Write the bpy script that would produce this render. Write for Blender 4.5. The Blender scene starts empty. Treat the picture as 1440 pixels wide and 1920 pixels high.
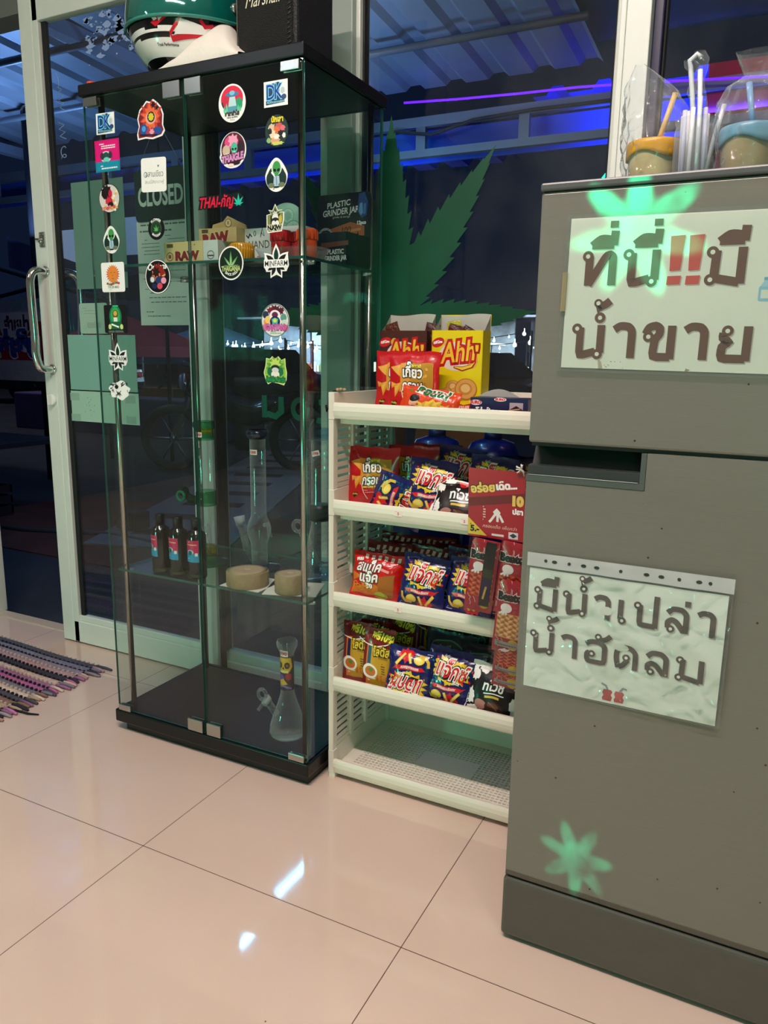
import bpy, bmesh, math, random
from mathutils import Vector, Matrix
from mathutils.geometry import tessellate_polygon
random.seed(7)
SC = bpy.context.scene
COL = SC.collection
PI = math.pi

# ------------------------------------------------------------------ camera
F_PX, YAW, PITCH, ROLL = 1429.87, -0.46569, -0.20401, 0.01522
cam_loc = Vector((1.08139, -1.05004, 1.01765))
fw = Vector((math.sin(YAW)*math.cos(PITCH), math.cos(YAW)*math.cos(PITCH), math.sin(PITCH)))
rt = Vector((math.cos(YAW), -math.sin(YAW), 0))
up = rt.cross(fw)
rt, up = math.cos(ROLL)*rt+math.sin(ROLL)*up, -math.sin(ROLL)*rt+math.cos(ROLL)*up
cd = bpy.data.cameras.new('camera')
cd.sensor_fit = 'VERTICAL'; cd.sensor_height = 32.0; cd.lens = F_PX/1920*32.0
cd.clip_start = 0.02; cd.clip_end = 200
cam = bpy.data.objects.new('camera', cd)
cam.matrix_world = Matrix(((rt.x, up.x, -fw.x, cam_loc.x), (rt.y, up.y, -fw.y, cam_loc.y), (rt.z, up.z, -fw.z, cam_loc.z), (0, 0, 0, 1)))
COL.objects.link(cam); SC.camera = cam

# ------------------------------------------------------------------ exposure, world, lights
vs = SC.view_settings
SC.display_settings.display_device = 'sRGB'
vs.view_transform = 'Standard'; vs.look = 'None'; vs.exposure = 0.2; vs.gamma = 1.0; vs.use_curve_mapping = False
SC.cycles.transparent_max_bounces = 40
SC.cycles.max_bounces = 10
SC.cycles.caustics_reflective = False
SC.cycles.caustics_refractive = False
SC.cycles.sample_clamp_indirect = 6.0

def lin(h):
    h = h.lstrip('#'); out = []
    for i in (0, 2, 4):
        c = int(h[i:i+2], 16)/255
        out.append(c/12.92 if c <= 0.04045 else ((c+0.055)/1.055)**2.4)
    return tuple(out)

wd = bpy.data.worlds.new('night_sky'); SC.world = wd; wd.use_nodes = True
wd.node_tree.nodes['Background'].inputs[0].default_value = (0.010, 0.020, 0.055, 1)
wd.node_tree.nodes['Background'].inputs[1].default_value = 0.35

def area(name, loc, target, sx, sy, power, color, spread=PI):
    l = bpy.data.lights.new(name, 'AREA'); l.shape = 'RECTANGLE'; l.size = sx; l.size_y = sy
    l.energy = power; l.color = color; l.spread = spread
    o = bpy.data.objects.new(name, l); o.location = loc
    d = Vector(target)-Vector(loc)
    o.rotation_euler = d.to_track_quat('-Z', 'Y').to_euler()
    COL.objects.link(o); return o
def tube_light(name, loc, length, power, color, along_y=True):
    l = bpy.data.lights.new(name, 'AREA'); l.shape = 'RECTANGLE'
    l.size, l.size_y = (0.035, length) if along_y else (length, 0.035)
    l.energy = power; l.color = color
    o = bpy.data.objects.new(name, l); o.location = loc; COL.objects.link(o); return o

WARM = (1.0, 0.82, 0.755)
tube_light('ceiling_tube_light', (0.58, -0.96, 2.76), 1.15, 56, WARM, along_y=False)
l_ = bpy.data.lights.new('added_fridge_fill', 'AREA'); l_.shape = 'DISK'; l_.size = 0.16; l_.energy = 36; l_.color = WARM  # extra fill added above the fridge to brighten its upper front
o_ = bpy.data.objects.new('added_fridge_fill', l_); o_.location = (1.18, -0.38, 2.77); COL.objects.link(o_)
tube_light('ceiling_tube_light', (-1.66, -2.38, 2.76), 0.58, 10, (0.80, 0.90, 1.0))
tube_light('ceiling_tube_light', (-1.64, -1.76, 2.76), 0.42, 7, (0.80, 0.90, 1.0))
# the green neon of the shop, behind the camera and by the left wall
area('green_neon_light', (1.95, -2.4, 1.2), (0.5, 0.6, 0.6), 0.5, 0.5, 7, (0.10, 1.0, 0.60))
area('green_neon_light', (-1.1, -2.0, 0.31), (0.4, 0.6, 0.4), 0.15, 0.15, 8, (0.10, 1.0, 0.60))
# outside: blue flood lights under the awning, cold tubes on its rafters, the street
def point(name, loc, power, color, r=0.06):
    l = bpy.data.lights.new(name, 'POINT'); l.energy = power; l.color = color; l.shadow_soft_size = r
    o = bpy.data.objects.new(name, l); o.location = loc; COL.objects.link(o); return o
area('blue_flood_light', (-1.6, 3.3, 1.9), (-1.6, 3.301, 3.0), 0.5, 0.3, 11, (0.25, 0.50, 1.0))
area('blue_flood_light', (-4.2, 3.2, 1.9), (-4.2, 3.201, 3.0), 0.5, 0.3, 18, (0.25, 0.50, 1.0))
area('truss_fill_light', (-1.0, 2.2, 2.1), (-0.9, 4.2, 2.5), 0.5, 0.2, 9, (0.70, 0.80, 1.0))  # pale fill added in front of the truss so it reads grey
tube_light('awning_tube_light', (-1.62, 2.94, 2.655), 0.44, 7, (0.20, 0.58, 1.0))
tube_light('awning_tube_light', (-1.56, 2.27, 2.655), 0.30, 4.8, (0.20, 0.58, 1.0))
area('street_flood_light', (-12.0, 6.0, 14.0), (-4.0, 5.0, 0.0), 1.5, 1.5, 300, (0.74, 0.76, 1.0))

def leaf_projector(name, loc, target, half, power, seed, flip, color):
    """a projector lamp throwing a seven-bladed leaf: the pattern is in the lamp's own shader"""
    l = bpy.data.lights.new(name, 'SPOT'); l.energy = power; l.color = color
    d = (Vector(target)-Vector(loc)); dist = d.length; d.normalize()
    l.spot_size = min(2*math.atan(half*1.5/dist), 1.5); l.spot_blend = 0.05; l.shadow_soft_size = 0.004
    o = bpy.data.objects.new(name, l); o.location = loc
    q = d.to_track_quat('-Z', 'Y'); o.rotation_euler = q.to_euler(); COL.objects.link(o)
    l.use_nodes = True; nt = l.node_tree; N = nt.nodes; L = nt.links
    em = [n for n in N if n.type == 'EMISSION'][0]
    tc = N.new('ShaderNodeTexCoord'); sp = N.new('ShaderNodeSeparateXYZ'); L.new(tc.outputs['Normal'], sp.inputs[0])
    def m(op, a, b=None):
        n = N.new('ShaderNodeMath'); n.operation = op
        for i, v in enumerate((a, b)):
            if v is None: continue
            if isinstance(v, (int, float)): n.inputs[i].default_value = v
            else: L.new(v, n.inputs[i])
        return n.outputs[0]
    k = dist/half
    z = m('ABSOLUTE', sp.outputs[2])
    u = m('MULTIPLY', m('DIVIDE', sp.outputs[0], z), k); v = m('MULTIPLY', m('DIVIDE', sp.outputs[1], z), k*flip)
    ns = N.new('ShaderNodeTexNoise'); ns.inputs['Scale'].default_value = 3.2; ns.inputs['Detail'].default_value = 3
    cb = N.new('ShaderNodeCombineXYZ'); L.new(u, cb.inputs[0]); L.new(v, cb.inputs[1]); cb.inputs[2].default_value = seed
    L.new(cb.outputs[0], ns.inputs['Vector'])
    r = m('SQRT', m('ADD', m('MULTIPLY', u, u), m('MULTIPLY', v, v)))
    th = m('ARCTAN2', u, v)
    lob = m('ADD', m('MULTIPLY', m('COSINE', m('MULTIPLY', th, 7.0)), 0.5), 0.5)
    edge = m('ADD', m('MULTIPLY', m('POWER', lob, 1.1), 0.48), m('ADD', 0.36, m('MULTIPLY', ns.outputs[0], 0.25)))
    mask = m('MULTIPLY', m('SUBTRACT', edge, r), 6.0)
    cl = N.new('ShaderNodeClamp'); L.new(mask, cl.inputs[0])
    n2 = N.new('ShaderNodeTexNoise'); n2.inputs['Scale'].default_value = 1.8; n2.inputs['Detail'].default_value = 2
    L.new(cb.outputs[0], n2.inputs['Vector'])
    L.new(m('MULTIPLY', cl.outputs[0], m('MULTIPLY', m('SUBTRACT', n2.outputs[0], 0.25), 2.2)), em.inputs['Strength'])
leaf_projector('green_leaf_projector', (0.35, -2.2, 1.9), (0.888, 0.107, 1.190), 0.100, 420, 3.1, 1, (0.0, 1.0, 0.42))
leaf_projector('green_leaf_projector', (0.35, -2.2, 1.6), (0.868, 0.107, 0.196), 0.066, 640, 8.7, -1, (0.03, 1.0, 0.50))

# ------------------------------------------------------------------ materials
_M = {}
def princ(name):
    m = bpy.data.materials.new(name); m.use_nodes = True
    return m, m.node_tree.nodes, m.node_tree.links, m.node_tree.nodes['Principled BSDF']
def mat(hexc, rough=0.5, metal=0.0, spec=0.5, name=None, emit=0.0, coat=0.0, noise=0.0, nscale=30, bump=0.0, bscale=60):
    key = (hexc, rough, metal, spec, emit, coat, noise, nscale, bump, bscale)
    if key in _M: return _M[key]
    m, N, L, p = princ(name or 'paint_'+hexc.strip('#'))
    c = lin(hexc)
    p.inputs['Base Color'].default_value = (*c, 1); p.inputs['Roughness'].default_value = rough
    p.inputs['Metallic'].default_value = metal; p.inputs['Specular IOR Level'].default_value = spec
    p.inputs['Coat Weight'].default_value = coat; p.inputs['Coat Roughness'].default_value = 0.05
    if emit:
        p.inputs['Emission Color'].default_value = (*c, 1); p.inputs['Emission Strength'].default_value = emit
    if noise or bump:
        tc = N.new('ShaderNodeTexCoord')
    if noise:
        n = N.new('ShaderNodeTexNoise'); n.inputs['Scale'].default_value = nscale; n.inputs['Detail'].default_value = 4
        L.new(tc.outputs['Object'], n.inputs['Vector'])
        r = N.new('ShaderNodeMapRange'); r.inputs[1].default_value = 0.3; r.inputs[2].default_value = 0.7
        r.inputs[3].default_value = 1-noise; r.inputs[4].default_value = 1+noise
        L.new(n.outputs[0], r.inputs[0])
        mx = N.new('ShaderNodeVectorMath'); mx.operation = 'SCALE'; mx.inputs[0].default_value = c
        L.new(r.outputs[0], mx.inputs['Scale']); L.new(mx.outputs[0], p.inputs['Base Color'])
    if bump:
        n = N.new('ShaderNodeTexNoise'); n.inputs['Scale'].default_value = bscale; n.inputs['Detail'].default_value = 3
        L.new(tc.outputs['Object'], n.inputs['Vector'])
        b = N.new('ShaderNodeBump'); b.inputs['Strength'].default_value = bump; b.inputs['Distance'].default_value = 0.01
        L.new(n.outputs[0], b.inputs['Height']); L.new(b.outputs[0], p.inputs['Normal'])
    _M[key] = m; return m
def glass(name, tint=(0.95, 0.98, 0.97), edge=None, ior=1.45, rough=0.0, dirt=0.0, crinkle=0.0, cscale=30, white=0.0, face_white=0.0):
    """thin clear sheet: straight transparency plus a Fresnel reflection"""
    if name in _M: return _M[name]
    m = bpy.data.materials.new(name); m.use_nodes = True; N = m.node_tree.nodes; L = m.node_tree.links; N.clear()
    out = N.new('ShaderNodeOutputMaterial'); tr = N.new('ShaderNodeBsdfTransparent'); gl = N.new('ShaderNodeBsdfGlossy')
    fr = N.new('ShaderNodeFresnel'); geo = N.new('ShaderNodeNewGeometry'); inv = N.new('ShaderNodeMath'); inv.operation = 'POWER'
    sg = N.new('ShaderNodeMath'); sg.operation = 'MULTIPLY_ADD'; sg.inputs[1].default_value = -2; sg.inputs[2].default_value = 1
    inv.inputs[0].default_value = ior; L.new(geo.outputs['Backfacing'], sg.inputs[0]); L.new(sg.outputs[0], inv.inputs[1]); L.new(inv.outputs[0], fr.inputs[0]); mx = N.new('ShaderNodeMixShader')
    gl.inputs['Roughness'].default_value = rough; tr.inputs[0].default_value = (*tint, 1)
    if edge:
        lw = N.new('ShaderNodeLayerWeight'); lw.inputs[0].default_value = 0.35
        mc = N.new('ShaderNodeMix'); mc.data_type = 'RGBA'
        mc.inputs[6].default_value = (*tint, 1); mc.inputs[7].default_value = (*edge, 1)
        L.new(lw.outputs['Facing'], mc.inputs[0]); L.new(mc.outputs[2], tr.inputs[0])
    L.new(fr.outputs[0], mx.inputs[0]); L.new(tr.outputs[0], mx.inputs[1]); L.new(gl.outputs[0], mx.inputs[2])
    last = mx.outputs[0]
    tc = N.new('ShaderNodeTexCoord')
    if dirt or white or face_white:
        df = N.new('ShaderNodeBsdfDiffuse'); df.inputs[0].default_value = (0.75, 0.78, 0.8, 1)
        m2 = N.new('ShaderNodeMixShader'); L.new(last, m2.inputs[1]); L.new(df.outputs[0], m2.inputs[2])
        if dirt:
            n = N.new('ShaderNodeTexNoise'); n.inputs['Scale'].default_value = 3.0; n.inputs['Detail'].default_value = 8
            L.new(tc.outputs['Object'], n.inputs['Vector'])
            r = N.new('ShaderNodeMapRange'); r.inputs[1].default_value = 0.45; r.inputs[2].default_value = 0.8; r.inputs[3].default_value = 0.0; r.inputs[4].default_value = dirt
            L.new(n.outputs[0], r.inputs[0]); L.new(r.outputs[0], m2.inputs[0])
        else:
            lw2 = N.new('ShaderNodeLayerWeight'); lw2.inputs[0].default_value = 0.14
            r = N.new('ShaderNodeMapRange'); r.inputs[3].default_value = face_white; r.inputs[4].default_value = max(white, face_white)
            L.new(lw2.outputs['Facing'], r.inputs[0]); L.new(r.outputs[0], m2.inputs[0])
        last = m2.outputs[0]
    if crinkle:
        n = N.new('ShaderNodeTexVoronoi'); n.inputs['Scale'].default_value = cscale
        n3 = N.new('ShaderNodeTexNoise'); n3.inputs['Scale'].default_value = cscale*0.6
        L.new(tc.outputs['Object'], n3.inputs['Vector']); L.new(n3.outputs['Color'], n.inputs['Vector'])
        n.inputs['Scale'].default_value = 5
        b = N.new('ShaderNodeBump'); b.inputs['Strength'].default_value = crinkle; b.inputs['Distance'].default_value = 0.02
        L.new(n.outputs[0], b.inputs['Height']); L.new(b.outputs[0], gl.inputs['Normal']); L.new(b.outputs[0], fr.inputs['Normal'])
    L.new(last, out.inputs[0]); _M[name] = m; return m

# ------------------------------------------------------------------ mesh builder
class MB:
    def __init__(s): s.v = []; s.f = []; s.mi = []; s.sm = []; s.mats = []
    def m(s, mt):
        if mt not in s.mats: s.mats.append(mt)
        return s.mats.index(mt)
    def add(s, vs, fs, mt, smooth=False, M=None):
        o = len(s.v); k = s.m(mt)
        for p in vs:
            p = Vector(p); s.v.append(tuple(M @ p) if M else tuple(p))
        for f in fs:
            s.f.append(tuple(i+o for i in f)); s.mi.append(k); s.sm.append(smooth)
        return s
    def box(s, x0, x1, y0, y1, z0, z1, mt, M=None):
        v = [(x, y, z) for z in (z0, z1) for y in (y0, y1) for x in (x0, x1)]
        return s.add(v, [(0, 2, 3, 1), (4, 5, 7, 6), (0, 1, 5, 4), (2, 6, 7, 3), (0, 4, 6, 2), (1, 3, 7, 5)], mt, False, M)
    def lathe(s, prof, mt, n=28, M=None, caps=True, smooth=True):
        v = []; f = []
        for r, z in prof:
            for i in range(n):
                a = 2*PI*i/n; v.append((r*math.cos(a), r*math.sin(a), z))
        for j in range(len(prof)-1):
            for i in range(n):
                a = j*n+i; b = j*n+(i+1) % n; f.append((a, b, b+n, a+n))
        if caps:
            if prof[0][0] > 1e-5: f.append(tuple(range(n-1, -1, -1)))
            if prof[-1][0] > 1e-5: f.append(tuple((len(prof)-1)*n+i for i in range(n)))
        return s.add(v, f, mt, smooth, M)
    def tube(s, pts, r, mt, n=10, caps=True, smooth=True, M=None):
        pts = [Vector(p) for p in pts]; v = []; f = []; ref = None
        for j, p in enumerate(pts):
            t = (pts[min(j+1, len(pts)-1)]-pts[max(j-1, 0)]).normalized()
            if ref is None: ref = Vector((0, 0, 1)) if abs(t.z) < 0.9 else Vector((1, 0, 0))
            a = (ref-t*ref.dot(t)).normalized(); b = t.cross(a); ref = a
            rr = r[j] if isinstance(r, (list, tuple)) else r
            for i in range(n):
                an = 2*PI*i/n; v.append(p+a*rr*math.cos(an)+b*rr*math.sin(an))
        for j in range(len(pts)-1):
            for i in range(n):
                f.append((j*n+i, j*n+(i+1) % n, (j+1)*n+(i+1) % n, (j+1)*n+i))
        if caps: f.append(tuple(range(n-1, -1, -1))); f.append(tuple((len(pts)-1)*n+i for i in range(n)))
        return s.add(v, f, mt, smooth, M)
    def prism(s, poly, y0, y1, mt, M=None, side=None):
        """poly in (x,z), extruded along y"""
        n = len(poly); v = [(x, y0, z) for x, z in poly]+[(x, y1, z) for x, z in poly]
        tri = tessellate_polygon([[Vector((x, z, 0)) for x, z in poly]])
        f = [tuple(t) for t in tri]+[tuple(i+n for i in reversed(t)) for t in tri]
        s.add(v, f, mt, False, M)
        s.add(v, [(i, (i+1) % n, (i+1) % n+n, i+n) for i in range(n)], side or mt, False, M)
        return s
    def grid(s, fn, nu, nv, mt, smooth=True, closed_u=False, matfn=None, M=None):
        o = len(s.v)
        for j in range(nv+1):
            for i in range(nu+(0 if closed_u else 1)):
                p = Vector(fn(i/nu, j/nv)); s.v.append(tuple(M @ p) if M else tuple(p))
        w = nu if closed_u else nu+1
        for j in range(nv):
            for i in range(nu):
                i2 = (i+1) % w if closed_u else i+1
                s.f.append((o+j*w+i, o+j*w+i2, o+(j+1)*w+i2, o+(j+1)*w+i)); s.sm.append(smooth)
                s.mi.append(s.m(matfn((i+.5)/nu, (j+.5)/nv) if matfn else mt))
        return s
    def art(s, a, mp, step=None, dz=6e-5, z0=1e-4):
        """lay printed artwork on a surface: mp(u,v,h) -> point"""
        for lay, vs, fs, mt in a.items:
            h = z0+lay*dz
            if step:
                bm = bmesh.new(); bv = [bm.verts.new((x, y, 0)) for x, y in vs]
                for f in fs:
                    try: bm.faces.new([bv[i] for i in f])
                    except ValueError: pass
                for ax in (0, 1):
                    lo = min(p[ax] for p in vs); hi = max(p[ax] for p in vs); k = math.ceil(lo/step)
                    while k*step < hi:
                        co = [0, 0, 0]; co[ax] = k*step; no = [0, 0, 0]; no[ax] = 1
                        bmesh.ops.bisect_plane(bm, geom=bm.verts[:]+bm.edges[:]+bm.faces[:], dist=1e-6, plane_co=co, plane_no=no); k += 1
                bm.verts.index_update()
                vs = [(v.co.x, v.co.y) for v in bm.verts]; fs = [tuple(v.index for v in f.verts) for f in bm.faces]; bm.free()
            s.add([mp(x, y, h) for x, y in vs], fs, mt)
        return s
    def build(s, name, parent=None, bevel=0, seg=2, recalc=True, loc=None, rot=None, **tags):
        me = bpy.data.meshes.new(name); me.from_pydata(s.v, [], s.f)
        for mt in s.mats: me.materials.append(mt)
        for p, k, sm in zip(me.polygons, s.mi, s.sm): p.material_index = k; p.use_smooth = sm
        if recalc:
            bm = bmesh.new(); bm.from_mesh(me); bmesh.ops.recalc_face_normals(bm, faces=bm.faces); bm.to_mesh(me); bm.free()
        me.update()
        o = bpy.data.objects.new(name, me); COL.objects.link(o)
        if parent: o.parent = parent
        if loc: o.location = loc
        if rot: o.rotation_euler = rot
        if bevel:
            b = o.modifiers.new('bevel', 'BEVEL'); b.width = bevel; b.segments = seg; b.limit_method = 'ANGLE'; b.angle_limit = 0.6
        for k, v in tags.items(): o[k] = v
        return o
def thing(name, label, cat, loc=(0, 0, 0), rot=(0, 0, 0), group=None, kind=None):
    o = bpy.data.objects.new(name, None); o.empty_display_size = 0.05; COL.objects.link(o)
    o.location = loc; o.rotation_euler = rot; o['label'] = label; o['category'] = cat
    if group: o['group'] = group
    if kind: o['kind'] = kind
    return o
def tag(o, label, cat, group=None, kind=None):
    o['label'] = label; o['category'] = cat
    if group: o['group'] = group
    if kind: o['kind'] = kind
    return o
def kids(o): return [c for c in bpy.data.objects if c.parent == o]
def dup(o, loc, rot, label, group=None):
    r = o.copy(); COL.objects.link(r); r.location = loc; r.rotation_euler = rot; r['label'] = label
    if group: r['group'] = group
    for c in kids(o):
        d = c.copy(); COL.objects.link(d); d.parent = r
        for g in kids(c):
            e = g.copy(); COL.objects.link(e); e.parent = d
    return r
def rotm(rx=0, ry=0, rz=0, t=(0, 0, 0)):
    return Matrix.Translation(t) @ Matrix.Rotation(rz, 4, 'Z') @ Matrix.Rotation(ry, 4, 'Y') @ Matrix.Rotation(rx, 4, 'X')

# ------------------------------------------------------------------ flat artwork (print, lettering)
_fc = bpy.data.curves.new('lettering', 'FONT'); _fc.size = 1; _fc.resolution_u = 3
_fo = bpy.data.objects.new('lettering', _fc); _tc = {}
def _raw(t, off):
    k = (t, off)
    if k not in _tc:
        _fc.body = t; _fc.offset = off; m = _fo.to_mesh()
        _tc[k] = ([(v.co.x, v.co.y) for v in m.vertices], [tuple(p.vertices) for p in m.polygons]); _fo.to_mesh_clear()
    return _tc[k]
def _adv(prefix):
    if not prefix: return 0
    v, _ = _raw(prefix+'H', 0); return max(p[0] for p in v)-0.653
TONE = '\u0e48\u0e49\u0e4a\u0e4b\u0e4c'; UPV = '\u0e31\u0e34\u0e35\u0e36\u0e37\u0e47\u0e4d'
def text_mesh(t, off=0.0):
    base = ''; raised = []
    for i, ch in enumerate(t):
        if ch in TONE and ((i > 0 and t[i-1] in UPV) or (i+1 < len(t) and t[i+1] == '\u0e33')):
            raised.append((base, ch))
        else: base += ch
    v, f = _raw(base, off); v = list(v); f = list(f)
    for pre, ch in raised:
        x = _adv(pre); rv, rf = _raw(ch, off); o = len(v)
        v += [(p[0]+x+(0.0), p[1]+0.20) for p in rv]; f += [tuple(i+o for i in q) for q in rf]
    return v, f
class Art:
    def __init__(s, rough=0.35, metal=0.0): s.items = []; s.n = 0; s.rough = rough; s.metal = metal; s.bb = []
    def _m(s, c): return c if not isinstance(c, str) else mat(c, s.rough, s.metal)
    def raw(s, vs, fs, c):
        x0, x1 = min(p[0] for p in vs), max(p[0] for p in vs); y0, y1 = min(p[1] for p in vs), max(p[1] for p in vs); k = 0
        for (a, b, e, f), l in s.bb:
            if a < x1 and x0 < b and e < y1 and y0 < f: k = max(k, l+1)
        s.bb.append(((x0, x1, y0, y1), k)); s.items.append((k, vs, fs, s._m(c))); s.n += 1; return s
    def poly(s, pts, c):
        pts = [(float(a), float(b)) for a, b in pts]
        return s.raw(pts, [tuple(t) for t in tessellate_polygon([[Vector((a, b, 0)) for a, b in pts]])], c)
    def ell(s, cx, cy, rx, ry, c, n=28, rot=0):
        ca, sa = math.cos(rot), math.sin(rot)
        return s.poly([(cx+rx*math.cos(2*PI*i/n)*ca-ry*math.sin(2*PI*i/n)*sa, cy+rx*math.cos(2*PI*i/n)*sa+ry*math.sin(2*PI*i/n)*ca) for i in range(n)], c)
    def rect(s, x0, y0, x1, y1, c, r=0, rot=0):
        return s.poly(rrect(x0, y0, x1, y1, r, rot), c)
    def ring(s, cx, cy, rx, ry, w, c, n=32, a0=0, a1=2*PI):
        vs = []; fs = []
        for i in range(n+1):
            a = a0+(a1-a0)*i/n
            vs += [(cx+rx*math.cos(a), cy+ry*math.sin(a)), (cx+(rx-w)*math.cos(a), cy+(ry-w)*math.sin(a))]
        for i in range(n): fs.append((2*i, 2*i+2, 2*i+3, 2*i+1))
        return s.raw(vs, fs, c)
    def stroke(s, pts, w, c):
        P = [Vector(p) for p in pts]; vs = []; fs = []
        for i, p in enumerate(P):
            d = (P[min(i+1, len(P)-1)]-P[max(i-1, 0)]); d.normalize(); n = Vector((-d.y, d.x))
            k = 1.0
            if 0 < i < len(P)-1:
                d0 = (P[i]-P[i-1]).normalized(); k = 1/max(0.5, abs(Vector((-d0.y, d0.x)).dot(n)))
            ww = w[i] if isinstance(w, (list, tuple)) else w
            a = p+n*ww/2*k; b = p-n*ww/2*k; vs += [(a.x, a.y), (b.x, b.y)]
        for i in range(len(P)-1): fs.append((2*i, 2*i+2, 2*i+3, 2*i+1))
        return s.raw(vs, fs, c)
    def star(s, cx, cy, r0, r1, n, c, rot=0, sy=1, jit=0, seed=1):
        rnd = random.Random(seed)
        pts = []
        for i in range(2*n):
            r = (r1 if i % 2 else r0)*(1+jit*(rnd.random()-.5)); a = rot+PI*i/n
            pts.append((cx+r*math.cos(a), cy+r*sy*math.sin(a)))
        return s.poly(pts, c)
    def leaflet(s, cx, cy, ang, ln, wd, c, teeth=9, base=0.06):
        L = []; R = []
        for i in range(teeth+1):
            t = i/teeth; w = wd/2*math.sin(PI*min(1, t*0.9+0.1)**0.8)*(1-0.15*t) if t < 1 else 0
            x = ln*(base+(1-base)*t)
            L.append((x, w)); R.append((x, -w))
            if 0 < i < teeth: L.append((x-ln*0.02/max(1, teeth/9), w*0.80)); R.append((x-ln*0.02/max(1, teeth/9), -w*0.80))
        pts = [(0, 0)]+L+R[::-1][1:]
        ca, sa = math.cos(ang), math.sin(ang)
        return s.poly([(cx+x*ca-y*sa, cy+x*sa+y*ca) for x, y in pts], c)
    def hemp(s, cx, cy, r, c, wd=0.26, angs=None, lens=None, teeth=7):
        angs = angs or (90, 50, 130, 12, 168, -28, 208); lens = lens or (1, .86, .86, .62, .62, .36, .36)
        n0 = s.n
        for a, l in zip(angs, lens): s.leaflet(cx, cy, math.radians(a), r*l, r*l*wd, c, teeth)
        return s
    def text(s, t, x, y, h, c, align='c', bold=0.0, shear=0.0, rot=0.0, fit=None, out=None, arc=None, squash=1.0):
        """h: capital height; out: list of (colour, extra width) laid first"""
        v0, _ = text_mesh(t, 0); 
        if not v0: return s
        lo = min(p[0] for p in v0); hi = max(p[0] for p in v0); sz = h/0.70; sx = sz*squash
        if fit: sx = fit/(hi-lo)
        ox = {'c': -(lo+hi)/2, 'l': -lo, 'r': -hi}[align]; ca, sa = math.cos(rot), math.sin(rot)
        for col, b in list(out or [])+[(c, 0.0)]:
            v, f = text_mesh(t, bold+b); pts = []
            for px, py in v:
                if arc:
                    a = PI/2-((px+ox)*sx)/arc*(1); rr = abs(arc)+(py*sz if arc > 0 else -(0.7-py)*sz+0)
                    if arc > 0: pts.append((x+rr*math.cos(a), y+rr*math.sin(a)))
                    else:
                        a = -PI/2+((px+ox)*sx)/abs(arc); rr = abs(arc)-py*sz
                        pts.append((x+rr*math.cos(a), y+rr*math.sin(a)))
                    continue
                X = (px+ox)*sx+shear*py*sz; Y = py*sz
                pts.append((x+X*ca-Y*sa, y+X*sa+Y*ca))
            s.raw(pts, f, col)
        return s
    def lines(s, x0, y0, x1, y1, n, c, h=0.3, seed=0):
        """rows of unreadably small print"""
        rnd = random.Random(seed); dy = (y1-y0)/n
        vs = []; fs = []
        for i in range(n):
            y = y0+dy*(i+.5); x = x0+(x1-x0)*rnd.random()*0.2
            while x < x1:
                w = (x1-x0)*(0.04+0.1*rnd.random()); w = min(w, x1-x); hh = abs(dy)*h
                o = len(vs); vs += [(x, y), (x+w, y), (x+w, y+hh), (x, y+hh)]; fs.append((o, o+1, o+2, o+3)); x += w+(x1-x0)*0.02
                if rnd.random() < 0.08: break
        return s.raw(vs, fs, c)
def rrect(x0, y0, x1, y1, r=0, rot=0):
    if r <= 0: pts = [(x0, y0), (x1, y0), (x1, y1), (x0, y1)]
    else:
        pts = []
        for cx, cy, a in ((x1-r, y0+r, -PI/2), (x1-r, y1-r, 0), (x0+r, y1-r, PI/2), (x0+r, y0+r, PI)):
            for i in range(5): pts.append((cx+r*math.cos(a+PI/2*i/4), cy+r*math.sin(a+PI/2*i/4)))
    if rot:
        mx, my = (x0+x1)/2, (y0+y1)/2; c, q = math.cos(rot), math.sin(rot)
        pts = [(mx+(x-mx)*c-(y-my)*q, my+(x-mx)*q+(y-my)*c) for x, y in pts]
    return pts
def flat(cx, y, cz, sgn=-1):
    """map artwork to a vertical plane facing the room (-y)"""
    return lambda u, v, h: (cx+u, y+sgn*h, cz+v)
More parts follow.
